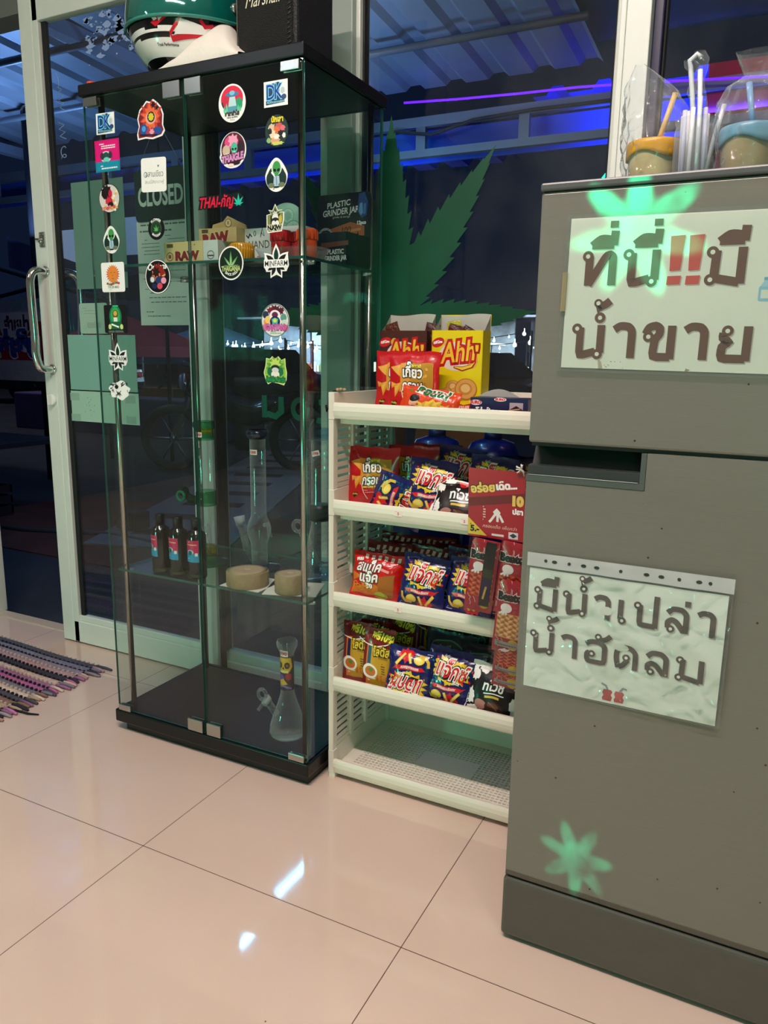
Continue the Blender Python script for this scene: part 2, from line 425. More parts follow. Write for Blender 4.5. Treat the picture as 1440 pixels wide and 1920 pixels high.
# ================================================================== THE ROOM
def tile_floor():
    m, N, L, p = princ('polished_floor_tiles')
    tc = N.new('ShaderNodeTexCoord'); sp = N.new('ShaderNodeSeparateXYZ'); L.new(tc.outputs['Object'], sp.inputs[0])
    def mth(op, a, b=0.0):
        n = N.new('ShaderNodeMath'); n.operation = op
        for i, v in enumerate((a, b)):
            if isinstance(v, (int, float)): n.inputs[i].default_value = v
            else: L.new(v, n.inputs[i])
        return n.outputs[0]
    ds = []
    for ax in (0, 1):
        q = mth('DIVIDE', sp.outputs[ax], 0.6); fr = mth('ABSOLUTE', mth('SUBTRACT', q, mth('ROUND', q)))
        ds.append(fr)
    d = mth('MINIMUM', ds[0], ds[1]); g = mth('LESS_THAN', d, 0.0014)
    n = N.new('ShaderNodeTexNoise'); n.inputs['Scale'].default_value = 5; n.inputs['Detail'].default_value = 6
    L.new(tc.outputs['Object'], n.inputs['Vector'])
    cr = N.new('ShaderNodeMix'); cr.data_type = 'RGBA'; L.new(n.outputs[0], cr.inputs[0])
    cr.inputs[6].default_value = (*lin('#d4bbad'), 1); cr.inputs[7].default_value = (*lin('#ddc6b9'), 1)
    # faint specks of dirt
    v = N.new('ShaderNodeTexVoronoi'); v.inputs['Scale'].default_value = 9; L.new(tc.outputs['Object'], v.inputs['Vector'])
    spk = mth('LESS_THAN', v.outputs['Distance'], 0.014)
    c2 = N.new('ShaderNodeMix'); c2.data_type = 'RGBA'; L.new(spk, c2.inputs[0]); L.new(cr.outputs[2], c2.inputs[6]); c2.inputs[7].default_value = (*lin('#7a6252'), 1)
    c3 = N.new('ShaderNodeMix'); c3.data_type = 'RGBA'; L.new(g, c3.inputs[0]); L.new(c2.outputs[2], c3.inputs[6]); c3.inputs[7].default_value = (*lin('#4a382c'), 1)
    L.new(c3.outputs[2], p.inputs['Base Color'])
    L.new(mth('ADD', mth('MULTIPLY', g, 0.5), 0.055), p.inputs['Roughness']); p.inputs['Specular IOR Level'].default_value = 0.55
    return m
def struct(o): o['kind'] = 'structure'; return o
FLOOR = tile_floor()
struct(MB().box(-3.2, 2.8, -4, 0.84, -0.06, 0, FLOOR).build('floor'))
WALLM = mat('#8f8e88', 0.7, noise=0.03, nscale=4)
struct(MB().box(-3.2, 2.8, -4, 0.84, 2.8, 2.86, mat('#e4e2dc', 0.8)).build('ceiling'))
struct(MB().box(-3.2, 2.8, -4.1, -4, 0, 2.8, WALLM).build('wall_back'))
struct(MB().box(-3.3, -3.2, -4.1, 0.84, 0, 2.8, WALLM).build('wall_left'))
struct(MB().box(2.8, 2.9, -4.1, 0.84, 0, 2.8, WALLM).build('wall_right'))

ALU = mat('#dfe3dc', 0.32, 0.0, 0.5, noise=0.02, nscale=14)
ALU_W = mat('#eceeea', 0.35)
ALU_G = mat('#8f9894', 0.4)
RUB = mat('#0b0c0e', 0.6)
CLEAR = glass('window_glass', (0.90, 0.95, 0.95), dirt=0.03)
CLEAR2 = glass('door_glass', (0.90, 0.95, 0.96), dirt=0.02)
# header and jambs of the shop front
struct(MB().box(-3.2, 2.8, 0.775, 0.86, 2.035, 2.8, mat('#6f716d', 0.6)).build('wall_front'))
struct(MB().box(-1.62, -1.545, 0.775, 0.86, 0, 2.035, ALU).box(-1.555, -1.545, 0.768, 0.775, 0, 2.035, ALU_G).build('trim_1', bevel=0.003))
struct(MB().box(-3.2, -1.62, 0.79, 0.85, 0, 2.035, WALLM).build('wall_front_left'))
struct(MB().box(-1.545, -0.4, 0.80, 0.845, -0.055, 0.004, mat('#cdb9a6', 0.3)).build('trim_2'))

# the sliding door leaf
door = thing('door_1', 'white aluminium framed sliding glass door leaf standing half open behind the glass cabinet', 'door', (0, 0, 0), kind='structure')
fr = MB()
X0, X1, Y0, Y1 = -1.092, -0.385, 0.742, 0.775
fr.box(X0, -1.037, Y0, Y1, 0.006, 2.06, ALU)
fr.box(-1.0365, -1.012, Y0+0.001, Y1, 0.006, 2.06, ALU)
fr.box(-1.012, -0.993, Y0+0.012, Y1-0.008, 0.1, 1.985, RUB)
fr.box(-1.0362, -0.47, Y0+0.001, Y1, 0.006, 0.083, ALU)
fr.box(-1.0362, -0.47, Y0+0.007, Y1-0.004, 0.083, 0.104, ALU)
fr.box(-1.0362, -0.47, Y0+0.001, Y1, 1.985, 2.06, ALU)
fr.box(-0.47, -0.398, Y0, Y1, 0.006, 2.06, ALU)
fr.box(-0.397, -0.388, Y0+0.01, Y1, 0.006, 2.06, RUB)
fr.build('door_frame', door, bevel=0.0025)
MB().box(-1.005, -0.468, 0.757, 0.763, 0.1, 1.99, CLEAR2).build('glass_pane', door)
# handles (one each side of the leaf)
CHROME = mat('#d9d9d6', 0.12, 1.0)
STEEL = mat('#b9b8b2', 0.28, 1.0)
def bow(y, off, x, dx):
    pts = []
    zt, zb = 1.262, 0.952
    pts = [(x, y, zt), (x+dx*.3, y+off*.45, zt+.002), (x+dx*.75, y+off*.8, zt-.006), (x+dx, y+off*.98, zt-.03), (x+dx*1.02, y+off, zt-.07),
           (x+dx*.95, y+off, zt-.13), (x+dx*.8, y+off, zt-.19), (x+dx*.85, y+off, zb+.08), (x+dx*1.0, y+off*.98, zb+.05), (x+dx*.75, y+off*.8, zb+.008), (x+dx*.3, y+off*.45, zb), (x, y, zb)]
    out = []
    for i in range(len(pts)-1):
        a, b = Vector(pts[i]), Vector(pts[i+1]); p0 = Vector(pts[max(i-1, 0)]); p3 = Vector(pts[min(i+2, len(pts)-1)])
        for k in range(4):
            t = k/4
            out.append(0.5*((2*a)+(b-p0)*t+(2*p0-5*a+4*b-p3)*t*t+(3*a-p0-3*b+p3)*t**3))
    out.append(Vector(pts[-1])); return out
for nm, y, off, lab in (('door_handle', 0.742, -0.052, 'chrome bow handle on the room side'), ('door_handle', 0.776, 0.055, 'chrome bow handle seen through the glass')):
    h = MB().tube(bow(y, off, -1.052 if off < 0 else -1.03, -0.012 if off < 0 else 0.03), 0.0125, CHROME, n=14)
    for z in (1.262, 0.952):
        h.lathe([(0.017, 0), (0.017, 0.003), (0.013, 0.005)], CHROME, 20, rotm(PI/2 if off < 0 else -PI/2, 0, 0, (-1.052 if off < 0 else -1.03, y, z)))
    h.build(nm, door, label=lab)
k = MB().lathe([(0.019, 0), (0.019, 0.006), (0.0165, 0.009)], ALU_W, 28, rotm(PI/2, 0, 0, (-1.062, 0.742, 0.852)))
k.box(-1.0665, -1.0575, 0.722, 0.734, 0.836, 0.868, ALU_W); k.build('door_lock', door, bevel=0.001)
l = MB().box(-1.066, -1.044, 0.738, 0.742, 1.362, 1.382, STEEL).box(-1.066, -1.044, 0.738, 0.742, 1.338, 1.358, STEEL)
l.tube([(-1.082, 0.736, 1.362), (-1.05, 0.736, 1.360)], 0.003, STEEL, 8).tube([(-1.056, 0.73, 1.352), (-1.056, 0.738, 1.352)], 0.005, STEEL, 10)
for x, z in ((-1.061, 1.376), (-1.049, 1.376), (-1.061, 1.344), (-1.049, 1.344)): l.lathe([(0.0022, 0), (0.001, 0.001)], mat('#efefec', .3, 1), 8, rotm(PI/2, 0, 0, (x, 0.738, z)))
l.build('door_latch', door)

def window(name, x0, x1, sill, parent_label, gl, frame=0.03, fm=ALU):
    w = thing(name, parent_label, 'window', kind='structure')
    b = MB()
    b.box(x0, x0+frame, 0.782, 0.835, 0, 2.035, fm).box(x1-frame, x1, 0.782, 0.835, 0, 2.035, fm)
    b.box(x0+frame, x1-frame, 0.782, 0.835, 0, sill-0.03, fm).box(x0+frame, x1-frame, 0.79, 0.83, sill-0.03, sill, fm).box(x0+frame, x1-frame, 0.782, 0.835, 2.0, 2.035, fm)
    b.box(x0+frame, x0+frame+0.006, 0.795, 0.822, sill, 2.0, RUB).box(x1-frame-0.006, x1-frame, 0.795, 0.822, sill, 2.0, RUB)
    b.build('window_frame', w, bevel=0.0025)
    MB().box(x0+frame, x1-frame, 0.806, 0.812, sill, 2.0, gl).build('glass_pane', w)
    return w
window('window_1', -0.44, -0.012, 0.075, 'tall shop window pane just right of the sliding door behind the cabinet', CLEAR, 0.03)
struct(MB().box(-0.012, 0.062, 0.765, 0.84, 0, 2.035, mat('#9aa8a0', 0.4, noise=0.05, nscale=6)).build('trim_3', bevel=0.003))
window('window_2', 0.062, 0.712, 0.075, 'tall shop window pane behind the snack rack', CLEAR, 0.012)
struct(MB().box(0.712, 0.724, 0.752, 0.84, 0, 2.035, ALU_W).box(0.725, 0.775, 0.75, 0.84, 0, 2.035, ALU_W).build('trim_4', bevel=0.002))
window('window_3', 0.775, 2.78, 0.075, 'wide shop window pane behind the refrigerator', CLEAR, 0.02, mat('#2a2c50', 0.4))

# ceiling lamp housings that carry the tube lights
for i, (x, y, lx, ly, lab) in enumerate(((0.58, -0.96, 1.22, 0.07, 'long white ceiling batten lamp above the rack'), (-1.66, -2.38, 0.07, 0.64, 'far short white ceiling batten lamp over the left side'), (-1.64, -1.76, 0.07, 0.48, 'near short white ceiling batten lamp over the left side'))):
    tag(MB().box(x-lx/2, x+lx/2, y-ly/2, y+ly/2, 2.768, 2.8, ALU_W).build('ceiling_lamp', bevel=0.004), lab, 'ceiling lamp')

tag(MB().lathe([(.11, -.002), (.12, .02), (.12, .028)], ALU_W, 28, rotm(0, 0, 0, (1.18, -.38, 2.772))).build('ceiling_lamp'), 'round white housing of the added fill light above the refrigerator', 'ceiling lamp')  # housing made up to go with the added fridge fill
# ---- papers, sign and stickers on the door glass; green light is put into the paper colours
PAP = mat('#b9d2c4', 0.6, noise=0.04, nscale=12)
def sheet(name, x0, x1, z0, z1, m, y=0.7556, r=0.0, art=None, label='', cat='paper', t=0.0006, rot=0.0, group=None):
    cx, cz = (x0+x1)/2, (z0+z1)/2
    b = MB().prism(rrect(x0-cx, z0-cz, x1-cx, z1-cz, r), -t, 0, m)
    if art: b.art(art, lambda u, v, h: (u, -t-h, v))
    return tag(b.build(name, loc=(cx, y, cz), rot=(0, rot, 0)), label, cat, group)
sheet('taped_paper', -0.929, -0.712, 1.205, 1.522, mat('#5f8578', 0.6), label='tall sheet in painted green light taped to the door glass left of the closed sign')
a = Art(.6); a.lines(-.05, .035, .02, .01, 3, '#7f9a8d', .2, 3); a.rect(-.03, -.03, .03, -.012, '#8fa99c', .004)
for k in range(14): a.ell(-.05+.1*random.random(), -.04+.08*random.random(), .0012, .0009, '#4d6156', 6)
sheet('notice_card', -0.927, -0.805, 1.068, 1.162, mat('#9dbcab', 0.6), r=.008, art=a, label='small round cornered notice card on the door glass beside the bow handle', cat='card')
sheet('taped_paper', -0.988, -0.694, 0.889, 1.064, mat('#7fb0a2', 0.6), label='wide sheet in painted blue green light taped to the door glass under the small notice card')
a = Art(.6)
for x, z in ((-.14, .03), (.105, .03), (-.14, -.038), (.105, -.035)): a.rect(x-.012, z-.012, x+.03, z+.012, '#92b2a2')
for k in range(12): a.ell(-.09+.06*random.random(), -.03+.06*random.random(), .002, .0012, '#5f7468', 6, random.random()*3)
sheet('taped_paper', -0.99, -0.692, 0.786, 0.885, mat('#a3c8b5', 0.6), art=a, label='lowest spotted pale sheet taped to the door glass, just above the shelf support')
a = Art(.6)
a.lines(-.085, .145, .09, .11, 2, '#5d6a64', .25, 1); a.lines(-.08, .10, -.01, .05, 5, '#5d6a64', .2, 2); a.lines(.01, .11, .085, .05, 6, '#5d6a64', .2, 3)
a.lines(-.08, .03, .09, -.05, 8, '#6d7a74', .16, 4); a.lines(-.08, -.05, .085, -.09, 3, '#6d7a74', .2, 6); a.lines(-.08, -.105, .05, -.13, 2, '#5d6a64', .2, 7)
sheet('printed_notice', -0.666, -0.474, 1.093, 1.392, mat('#c9d6ce', 0.6), art=a, label='white printed notice sheet on the door glass below the closed sign', cat='notice')
a = Art(.5); a.text('CLOSED', 0.0, -0.028, 0.052, '#b9cdc2', bold=0.03, fit=0.168)
sg = thing('closed_sign', 'dark rounded sign reading CLOSED hung on a cord on the door glass', 'sign', (-0.566, 0.7545, 1.462))
b = MB().prism(rrect(-.098, -.072, .098, .072, .014), -.003, 0, mat('#16302c', 0.5)); b.art(a, lambda u, v, h: (u, -.003-h, v)); b.build('board', sg)
MB().tube([(-.085, -.0025, .068), (0.0, -.0025, .2), (.085, -.0025, .068)], 0.0008, mat('#7f8a94', .6), 6).build('cord', sg)
# marker scribble on the door glass, upper left
def scribble(name, pts, m, y, r, label):
    b = MB()
    for s in pts: b.tube([(x, y, z) for x, z in s], r, m, 6)
    return tag(b.build(name), label, 'writing')
S = []
def zig(x, z, dx, dz, n, a):
    return [(x+dx*i/n+(a if i % 2 else -a), z+dz*i/n) for i in range(n+1)]
S += [zig(-.955, 1.80, .012, -.07, 7, .010), [(-.965+.012*math.sin(t), 1.83-.018*t+.01) for t in [i*.3 for i in range(9)]], zig(-.955, 1.70, .006, -.05, 5, .012)]
S += [[(-.952+.011*math.cos(i*.7), 1.625+.010*math.sin(i*.7)-.0025*i) for i in range(14)]]
scribble('marker_writing', S, mat('#93a8cf', .6), 0.7562, 0.0011, 'pale marker scribble running down the door glass left of the cabinet')
b = MB(); rnd = random.Random(21)
for k in range(90):
    cx, cz = -.83+.28*rnd.random(), 1.93+.05*rnd.random()-.10*rnd.random()**2
    if cz > 1.97 or cx < -.98: continue
    r = .002+.011*rnd.random()**2; n = 11
    b.add([(cx+r*(.5+1.8*rnd.random())*math.cos(2*PI*i/n), .7562, cz+r*(.3+1.0*rnd.random())*math.sin(2*PI*i/n)) for i in range(n)], [tuple(range(n))], mat('#8fa6d6', .6))
o = tag(b.build('peeling_film', recalc=False), 'scraps of pale peeling film on the upper door glass left of the helmet', 'film', kind='stuff')
# green leaf decal over both panes and green letters beneath
DEC = mat('#004c32', 0.5, noise=0.06, nscale=8)
def clip(vs, fs, x0, x1):
    bm = bmesh.new(); bv = [bm.verts.new((x, 0, z)) for x, z in vs]
    for f in fs:
        try: bm.faces.new([bv[i] for i in f])
        except ValueError: pass
    for c, n in ((x0, -1), (x1, 1)):
        bmesh.ops.bisect_plane(bm, geom=bm.verts[:]+bm.edges[:]+bm.faces[:], dist=1e-6, plane_co=(c, 0, 0), plane_no=(n, 0, 0), clear_outer=True)
    bm.verts.index_update(); r = ([v.co.copy() for v in bm.verts], [tuple(v.index for v in f.verts) for f in bm.faces]); bm.free(); return r
LF = Art()
for ang, ln, wd in ((90, .51, .150), (56, .50, .135), (124, .50, .135), (4, .405, .11), (176, .405, .11), (-42, .22, .09), (222, .24, .09)):
    LF.leaflet(.153, 1.095, math.radians(ang), ln, wd, DEC, 13, .02)
def leaf_piece(idx, x0, x1, lab):
    b = MB()
    for i in idx:
        lay, vs, fs, mt = LF.items[i]; v, f = clip(vs, fs, x0, x1)
        if f: b.add([(p.x, .8054-lay*8e-5, p.z) for p in v], f, mt)
    tag(b.build('leaf_decal'), lab, 'decal')
leaf_piece((2,), -.405, -.02, 'green leaf blade decal slanting up to the left on the pane behind the cabinet')
leaf_piece((4,), -.405, -.02, 'green leaf blade decal pointing straight left on the pane behind the cabinet')
leaf_piece(range(7), .076, .698, 'big green leaf decal on the pane behind the rack')
TEAL = mat('#0f7f6c', 0.5, noise=0.05)
def decal(name, a, lab):
    b = MB(); b.art(a, flat(0, .8050, 0)); return tag(b.build(name), lab, 'decal')
a = Art(); a.rect(-.258, .83, -.24, .895, TEAL); a.stroke([(-.24, .842), (-.21, .835), (-.19, .85), (-.19, .892)], .018, TEAL); decal('window_letter', a, 'leftmost teal letter stuck low on the pane behind the tall clear water pipe')
a = Art(); a.ring(-.125, .86, .032, .034, .016, TEAL, a0=.7, a1=2*PI+.2); decal('window_letter', a, 'middle round teal letter stuck low on the pane behind the cabinet')
a = Art(); a.ring(-.06, .856, .03, .034, .016, TEAL, a0=-2, a1=1.7); decal('window_letter', a, 'rightmost curved teal letter stuck low on the pane beside the mullion')

# ---- rag rug at the door
rug = thing('rag_rug', 'striped rag rug of purple, grey and cream strips lying by the open door', 'rug')
cols = ['#4a4a5c', '#77758a', '#8d7f90', '#b38e94', '#35323f', '#cdb0a6', '#a06a92', '#b8659a', '#7d7889', '#dcc6b6', '#4f4b59', '#8a6a5c', '#b79c86', '#8d6383', '#262430', '#c076a8', '#9d9299', '#b28e7c', '#2a2832']
nb = len(cols)
body = MB(); fringe = MB()
o_, ex, ey = Vector((-0.79, 0.625)), Vector((-1, 0.03)), Vector((0.012, -1))
def rz(u, v): return 0.006+0.0025*math.sin(u*31+v*9)*math.sin(v*23)+0.002*math.sin(v*220)
for i, c in enumerate(cols):
    m1 = mat(c, 0.9, bump=0.6, bscale=180, noise=0.25, nscale=120)
    v0, v1 = i*0.52/nb, (i+1)*0.52/nb
    def fn(u, v, v0=v0, v1=v1):
        U = u*0.95; V = v0+(v1-v0)*v; p = o_+ex*U+ey*(V+0.006*math.sin(U*9+V*8))
        return (p.x, p.y, 0.001+(0.009+0.003*math.sin(U*6+V*20))*math.sin(PI*min(max(v, .04), .96))**.5)
    body.grid(fn, 60, 4, m1, True)
    rnd = random.Random(i)
    for k in range(2):
        V = v0+(v1-v0)*(k+.5)/2; p = o_+ey*V; L_ = 0.03+0.03*rnd.random(); dy = (rnd.random()-.5)*.014
        q = p-ex*L_; d = (q-p).normalized(); w = .0075
        nrm = Vector((-d.y, d.x))
        m2 = mat(cols[(i+k*3) % nb], 0.9)
        fringe.tube([(p.x-.01, p.y, .006), ((p.x+q.x)/2, (p.y+q.y)/2+dy*.5, .007), (q.x, q.y+dy, .0045)], [.0055, .005, .004], m2, 6)
    # chain of dark stitches across each strip
    for k in range(90):
        U = k*0.95/46+.006; V = (v0+v1)/2; p = o_+ex*U+ey*(v0+.004+0.006*math.sin(U*9+V*8))
        body.box(p.x-.0035, p.x+.0035, p.y-.003, p.y+.003, .006, .0125, mat('#17161c' if i % 3 else '#cbb8a8', .9))
body.build('woven_strips', rug); fringe.build('fringe', rug)
p = o_+ey*0.36
MB().tube([(p.x-.03+.02, .30, .006), (p.x+.03, .285, .004), (p.x+.075, .288, .004), (p.x+.105, .298, .004)], [.003, .0035, .0035, .002], mat('#141318', .9), 6).build('loose_strip', rug)
# ================================================================== GLASS DISPLAY CABINET
BLK = mat('#0d0d0f', 0.35, spec=0.4, noise=0.1, nscale=20)
CAB = glass('cabinet_glass', (0.93, 0.97, 0.96), ior=1.42)
EDGE = mat('#25584e', 0.12, 0.0, 0.8)
cab = thing('display_cabinet', 'tall glass display cabinet with black base and top standing against the shop front', 'cabinet')
CX0, CX1, CY0, CY1 = -0.428, 0.190, 0.342, 0.712
MB().box(CX0+.02, CX1-.012, CY0+.02, CY1-.01, 0, .03, mat('#0a1512', .4)).build('plinth', cab)
MB().box(CX0, CX1, CY0, CY1, .028, .062, BLK).build('base_board', cab, bevel=.003)
MB().box(CX0, CX1, CY0, CY1, 1.590, 1.616, BLK).build('top_board', cab, bevel=.003)
def pane(name, x0, x1, y0, y1, z0, z1, par, **k):
    """clear sheet with green edges: big faces clear, narrow faces edge colour"""
    b = MB(); dx, dy, dz = x1-x0, y1-y0, z1-z0; thin = min(dx, dy, dz)
    v = [(x, y, z) for z in (z0, z1) for y in (y0, y1) for x in (x0, x1)]
    F = {'z': [(0, 2, 3, 1), (4, 5, 7, 6)], 'y': [(0, 1, 5, 4), (2, 6, 7, 3)], 'x': [(0, 4, 6, 2), (1, 3, 7, 5)]}
    for ax, d in (('x', dx), ('y', dy), ('z', dz)):
        b.add(v, F[ax], CAB if d == thin else EDGE)
    return b.build(name, par, **k)
pane('side_panel', -.428, -.423, .356, .700, .062, 1.590, cab)
pane('side_panel', .179, .184, .356, .700, .062, 1.590, cab)
pane('back_panel', -.423, .179, .695, .700, .062, 1.590, cab)
for x0, x1, lab in ((-.419, -.1225, 'left glass door'), (-.1175, .184, 'right glass door')):
    d = pane('door', x0, x1, .349, .354, .064, 1.588, cab, label=lab)
    left = x0 < -.3
    for z0, z1 in ((1.560, 1.590), (.062, .082)):
        # clip at the meeting edge and hinge at the outer corner
        if left: a, b_, c, e = x1-.052, x1-.004, x0+.004, x0+.046
        else: a, b_, c, e = x0+.004, x0+.048, x1-.05, x1-.006
        zz0, zz1 = (z0-.004, z1-.002) if z0 > 1 else (z0+.002, z1+.014)
        MB().box(a, b_, .343, .3488, zz0, zz1, STEEL).box(a+.003, b_-.003, .3545, .358, zz0, zz1, STEEL).build('door_clip', d, bevel=.001)
        MB().box(c, e, .343, .3488, z0+(.008 if z0 > 1 else .001), z1-(.004 if z0 > 1 else .002), STEEL).box(c, e, .3545, .358, z0+.008, z1-.004, STEEL).build('hinge', d, bevel=.001)
for x, y in ((-.395, .380), (.160, .380), (-.395, .682), (.160, .682)):
    MB().lathe([(.0075, .062), (.0075, 1.590)], mat('#c9c2b8', .18, 1.0), 18, rotm(0, 0, 0, (x, y, 0))).build('post', cab)
for z, lab in ((1.212, 'upper glass shelf'), (.450, 'lower glass shelf')):
    s = pane('glass_shelf', -.410, .174, .366, .690, z, z+.006, cab, label=lab)
    for x in (-.405, .165):
        for y in (.40, .66):
            MB().lathe([(.010, -.008), (.010, -.001)], mat('#cfd6d2', .2, .6), 14, rotm(0, 0, 0, (x, y, z))).tube([(x, y, z-.004), (x+(-.015 if x < 0 else .013), y, z-.004)], .004, STEEL, 8).build('shelf_support', s)

# ------------------------------------------------------------------ stickers on the cabinet doors
SY = .3487
def sticker(name, cx, cz, outline, art, label, base='#f4f4f2', rot=0.0):
    b = MB().prism(outline, -.0004, 0, mat(base, .35)); b.art(art, lambda u, v, h: (u, -.0004-h, v))
    return tag(b.build(name, loc=(cx, SY, cz), rot=(0, rot, 0)), label, 'sticker', None)
def ellp(rx, ry, n=36): return [(rx*math.cos(2*PI*i/n), ry*math.sin(2*PI*i/n)) for i in range(n)]
K = '#0c0c10'; W = '#f6f6f4'
def dk():
    a = Art(); a.poly([(-.024, .017), (.006, .021), (.012, .019), (.022, -.018), (-.024, -.02)], '#123a6a')
    a.text('D', -.012, -.010, .028, '#0d2f9a', bold=.01, squash=.8, out=[('#7fe0ea', .045)]); a.text('K', .007, -.010, .028, '#0d2f9a', bold=.01, squash=.8, out=[('#7fe0ea', .04)])
    a.ell(.017, .004, .008, .010, '#dfe9ee'); a.ell(.017, .004, .005, .006, '#b8c6d0'); a.ell(.02, -.008, .006, .005, '#2b4a7a')
    a.text('420cannabis', 0, -.0175, .0045, '#8fd6e4', fit=.043, bold=.02); return a
sticker('cabinet_sticker', -.353, 1.527, rrect(-.0285, -.0225, .0285, .0225), dk(), 'white square sticker with two blue letters at top left of left cabinet door', rot=.02)
sticker('cabinet_sticker', .119, 1.531, rrect(-.029, -.024, .029, .024), dk(), 'white square sticker with two blue letters at top of right cabinet door', rot=.0)
a = Art(); a.rect(-.0385, -.0345, .0385, -.012, '#11809a'); a.rect(-.034, -.012, .034, .031, '#e0107a'); a.rect(-.034, -.031, .034, -.012, '#0f8fae')
a.lines(-.026, .027, .026, .013, 3, W, .5, 3); a.ell(-.004, -.002, .017, .012, '#d9dee0'); a.ell(-.004, -.003, .011, .011, '#20514f'); a.ell(-.016, 0, .006, .008, '#3a3440'); a.ell(.010, .001, .006, .008, '#3a3440'); a.ell(-.003, -.008, .009, .005, '#6fd3c4')
a.lines(-.024, -.020, .03, -.031, 2, W, .5, 4)
sticker('cabinet_sticker', -.352, 1.458, rrect(-.0385, -.0345, .0385, .0345), a, 'pink and blue rectangular sticker with small figure on left cabinet door', '#cf0f70')
a = Art(); a.ell(0, 0, .0315, .0305, '#d8d0cc', 36)
a.ell(-.008, .012, .016, .014, '#1a1214'); a.star(-.008, .014, .018, .013, 9, '#1a1214'); a.ell(.004, .010, .006, .009, '#c8203a'); a.ell(.0, -.006, .012, .008, '#b3162e'); a.star(-.002, -.006, .012, .007, 7, '#d22a44'); a.ell(.004, -.014, .009, .006, '#22181a')
for k in range(9): a.ell(.018+.006*math.cos(k), .014-.005*k, .004, .003, ['#f2e3a0', '#e8b070', '#f4f0e0'][k % 3], 10); 
for k in range(6): a.ell(-.02+.007*k, -.022+.003*(k % 2), .0045, .004, ['#e89080', '#f0c060', '#d85a50'][k % 3], 10)
a.text('TATTO', -.004, -.0245, .006, '#d8506a', bold=.04, fit=.026)
sticker('cabinet_sticker', -.353, 1.365, ellp(.033, .032), a, 'oval sticker with black haired red faced figure on left cabinet door', K)
def alien(s=1.0):
    a = Art(); a.ell(0, -.004*s, .022*s, .022*s, '#12322a'); a.ell(-.016*s, -.008*s, .009*s, .014*s, '#12322a'); a.ell(.016*s, -.008*s, .009*s, .014*s, '#12322a')
    a.ell(.001*s, .014*s, .013*s, .015*s, '#e9eceb'); a.ell(.001*s, .013*s, .010*s, .0135*s, '#3f9a4e'); a.ell(.001*s, .004*s, .005*s, .006*s, '#3f9a4e')
    for k in (-1, 1): a.ell((.001+.0045*k)*s, .009*s, .0038*s, .003*s, K, 12, .5*k)
    a.poly([(-.006*s, -.002*s), (.007*s, -.002*s), (.009*s, -.022*s), (-.008*s, -.022*s)], '#a9c6da'); a.stroke([(0, -.002*s), (.001*s, -.02*s)], .002*s, '#6d8aa0')
    a.ell(-.013*s, -.02*s, .008*s, .005*s, '#6f7a5c'); a.ell(.013*s, -.02*s, .008*s, .005*s, '#6f7a5c'); a.stroke([(-.012*s, .006*s), (-.004*s, -.003*s)], .003*s, W)
    a.lines(-.014*s, -.026*s, .014*s, -.030*s, 1, '#b0546a', .5, 2); return a
def pear(rx, ry): return [(rx*(0.62+.38*math.cos(t+PI/2)*-1 if False else (1-.38*max(0, math.sin(t))))*math.cos(t), ry*math.sin(t)) for t in [2*PI*i/36 for i in range(36)]]
sticker('cabinet_sticker', -.354, 1.273, pear(.026, .031), alien(.92), 'white edged sticker of a green alien in dark coat on left cabinet door')
sticker('cabinet_sticker', .118, 1.377, pear(.028, .033), alien(1.0), 'white edged sticker of a green alien in dark coat on right cabinet door')
a = Art(); a.star(0, .007, .023, .016, 22, '#d8553c'); a.ell(0, .007, .0155, .019, '#e88a3a'); a.stroke([(-.008, .010), (-.003, .011)], .0012, '#8a4a20'); a.stroke([(.003, .011), (.008, .010)], .0012, '#8a4a20'); a.stroke([(-.004, -.002), (0, -.004), (.004, -.002)], .0012, '#a03a20'); a.stroke([(0, .008), (-.001, .003), (.001, .002)], .001, '#a05a20')
for k in range(7): a.ell(-.018+.006*k, -.0145-.002*math.sin(k), .004, .003, ['#c0503a', '#7c9a5a', '#8a5a70'][k % 3], 10)
a.text('THE SIN MAD', 0, -.0255, .006, '#6f8450', bold=.02, fit=.036); a.lines(-.016, -.028, .016, -.0305, 1, '#99a090', .4, 3)
sticker('cabinet_sticker', -.355, 1.188, rrect(-.037, -.034, .037, .034, .005), a, 'white square sticker with orange sun face on left cabinet door')
a = Art(); a.ell(0, .006, .020, .026, '#1f7a4a'); a.ell(0, .006, .015, .022, '#2fa862'); a.ell(0, .012, .009, .009, '#6a4a22'); a.ell(0, .013, .006, .006, '#d0b04a'); a.rect(-.006, -.010, .006, .004, '#e8e6d8', .001); a.poly([(-.026, -.024), (-.018, -.006), (.018, -.006), (.026, -.024)], '#17603c'); a.ell(-.019, -.018, .005, .006, '#d8e08a'); a.ell(.019, -.018, .005, .006, '#d8e08a'); a.stroke([(-.014, -.012), (.01, -.019)], .004, W); a.rect(-.008, .029, .010, .032, '#3fc486')
a.text('GANJA ORIGINAL', 0, -.0315, .005, '#8fa89a', fit=.05)
sticker('cabinet_sticker', -.354, 1.091, rrect(-.037, -.033, .037, .033, .004), a, 'black square sticker with green robed seated figure on left cabinet door', '#141014')
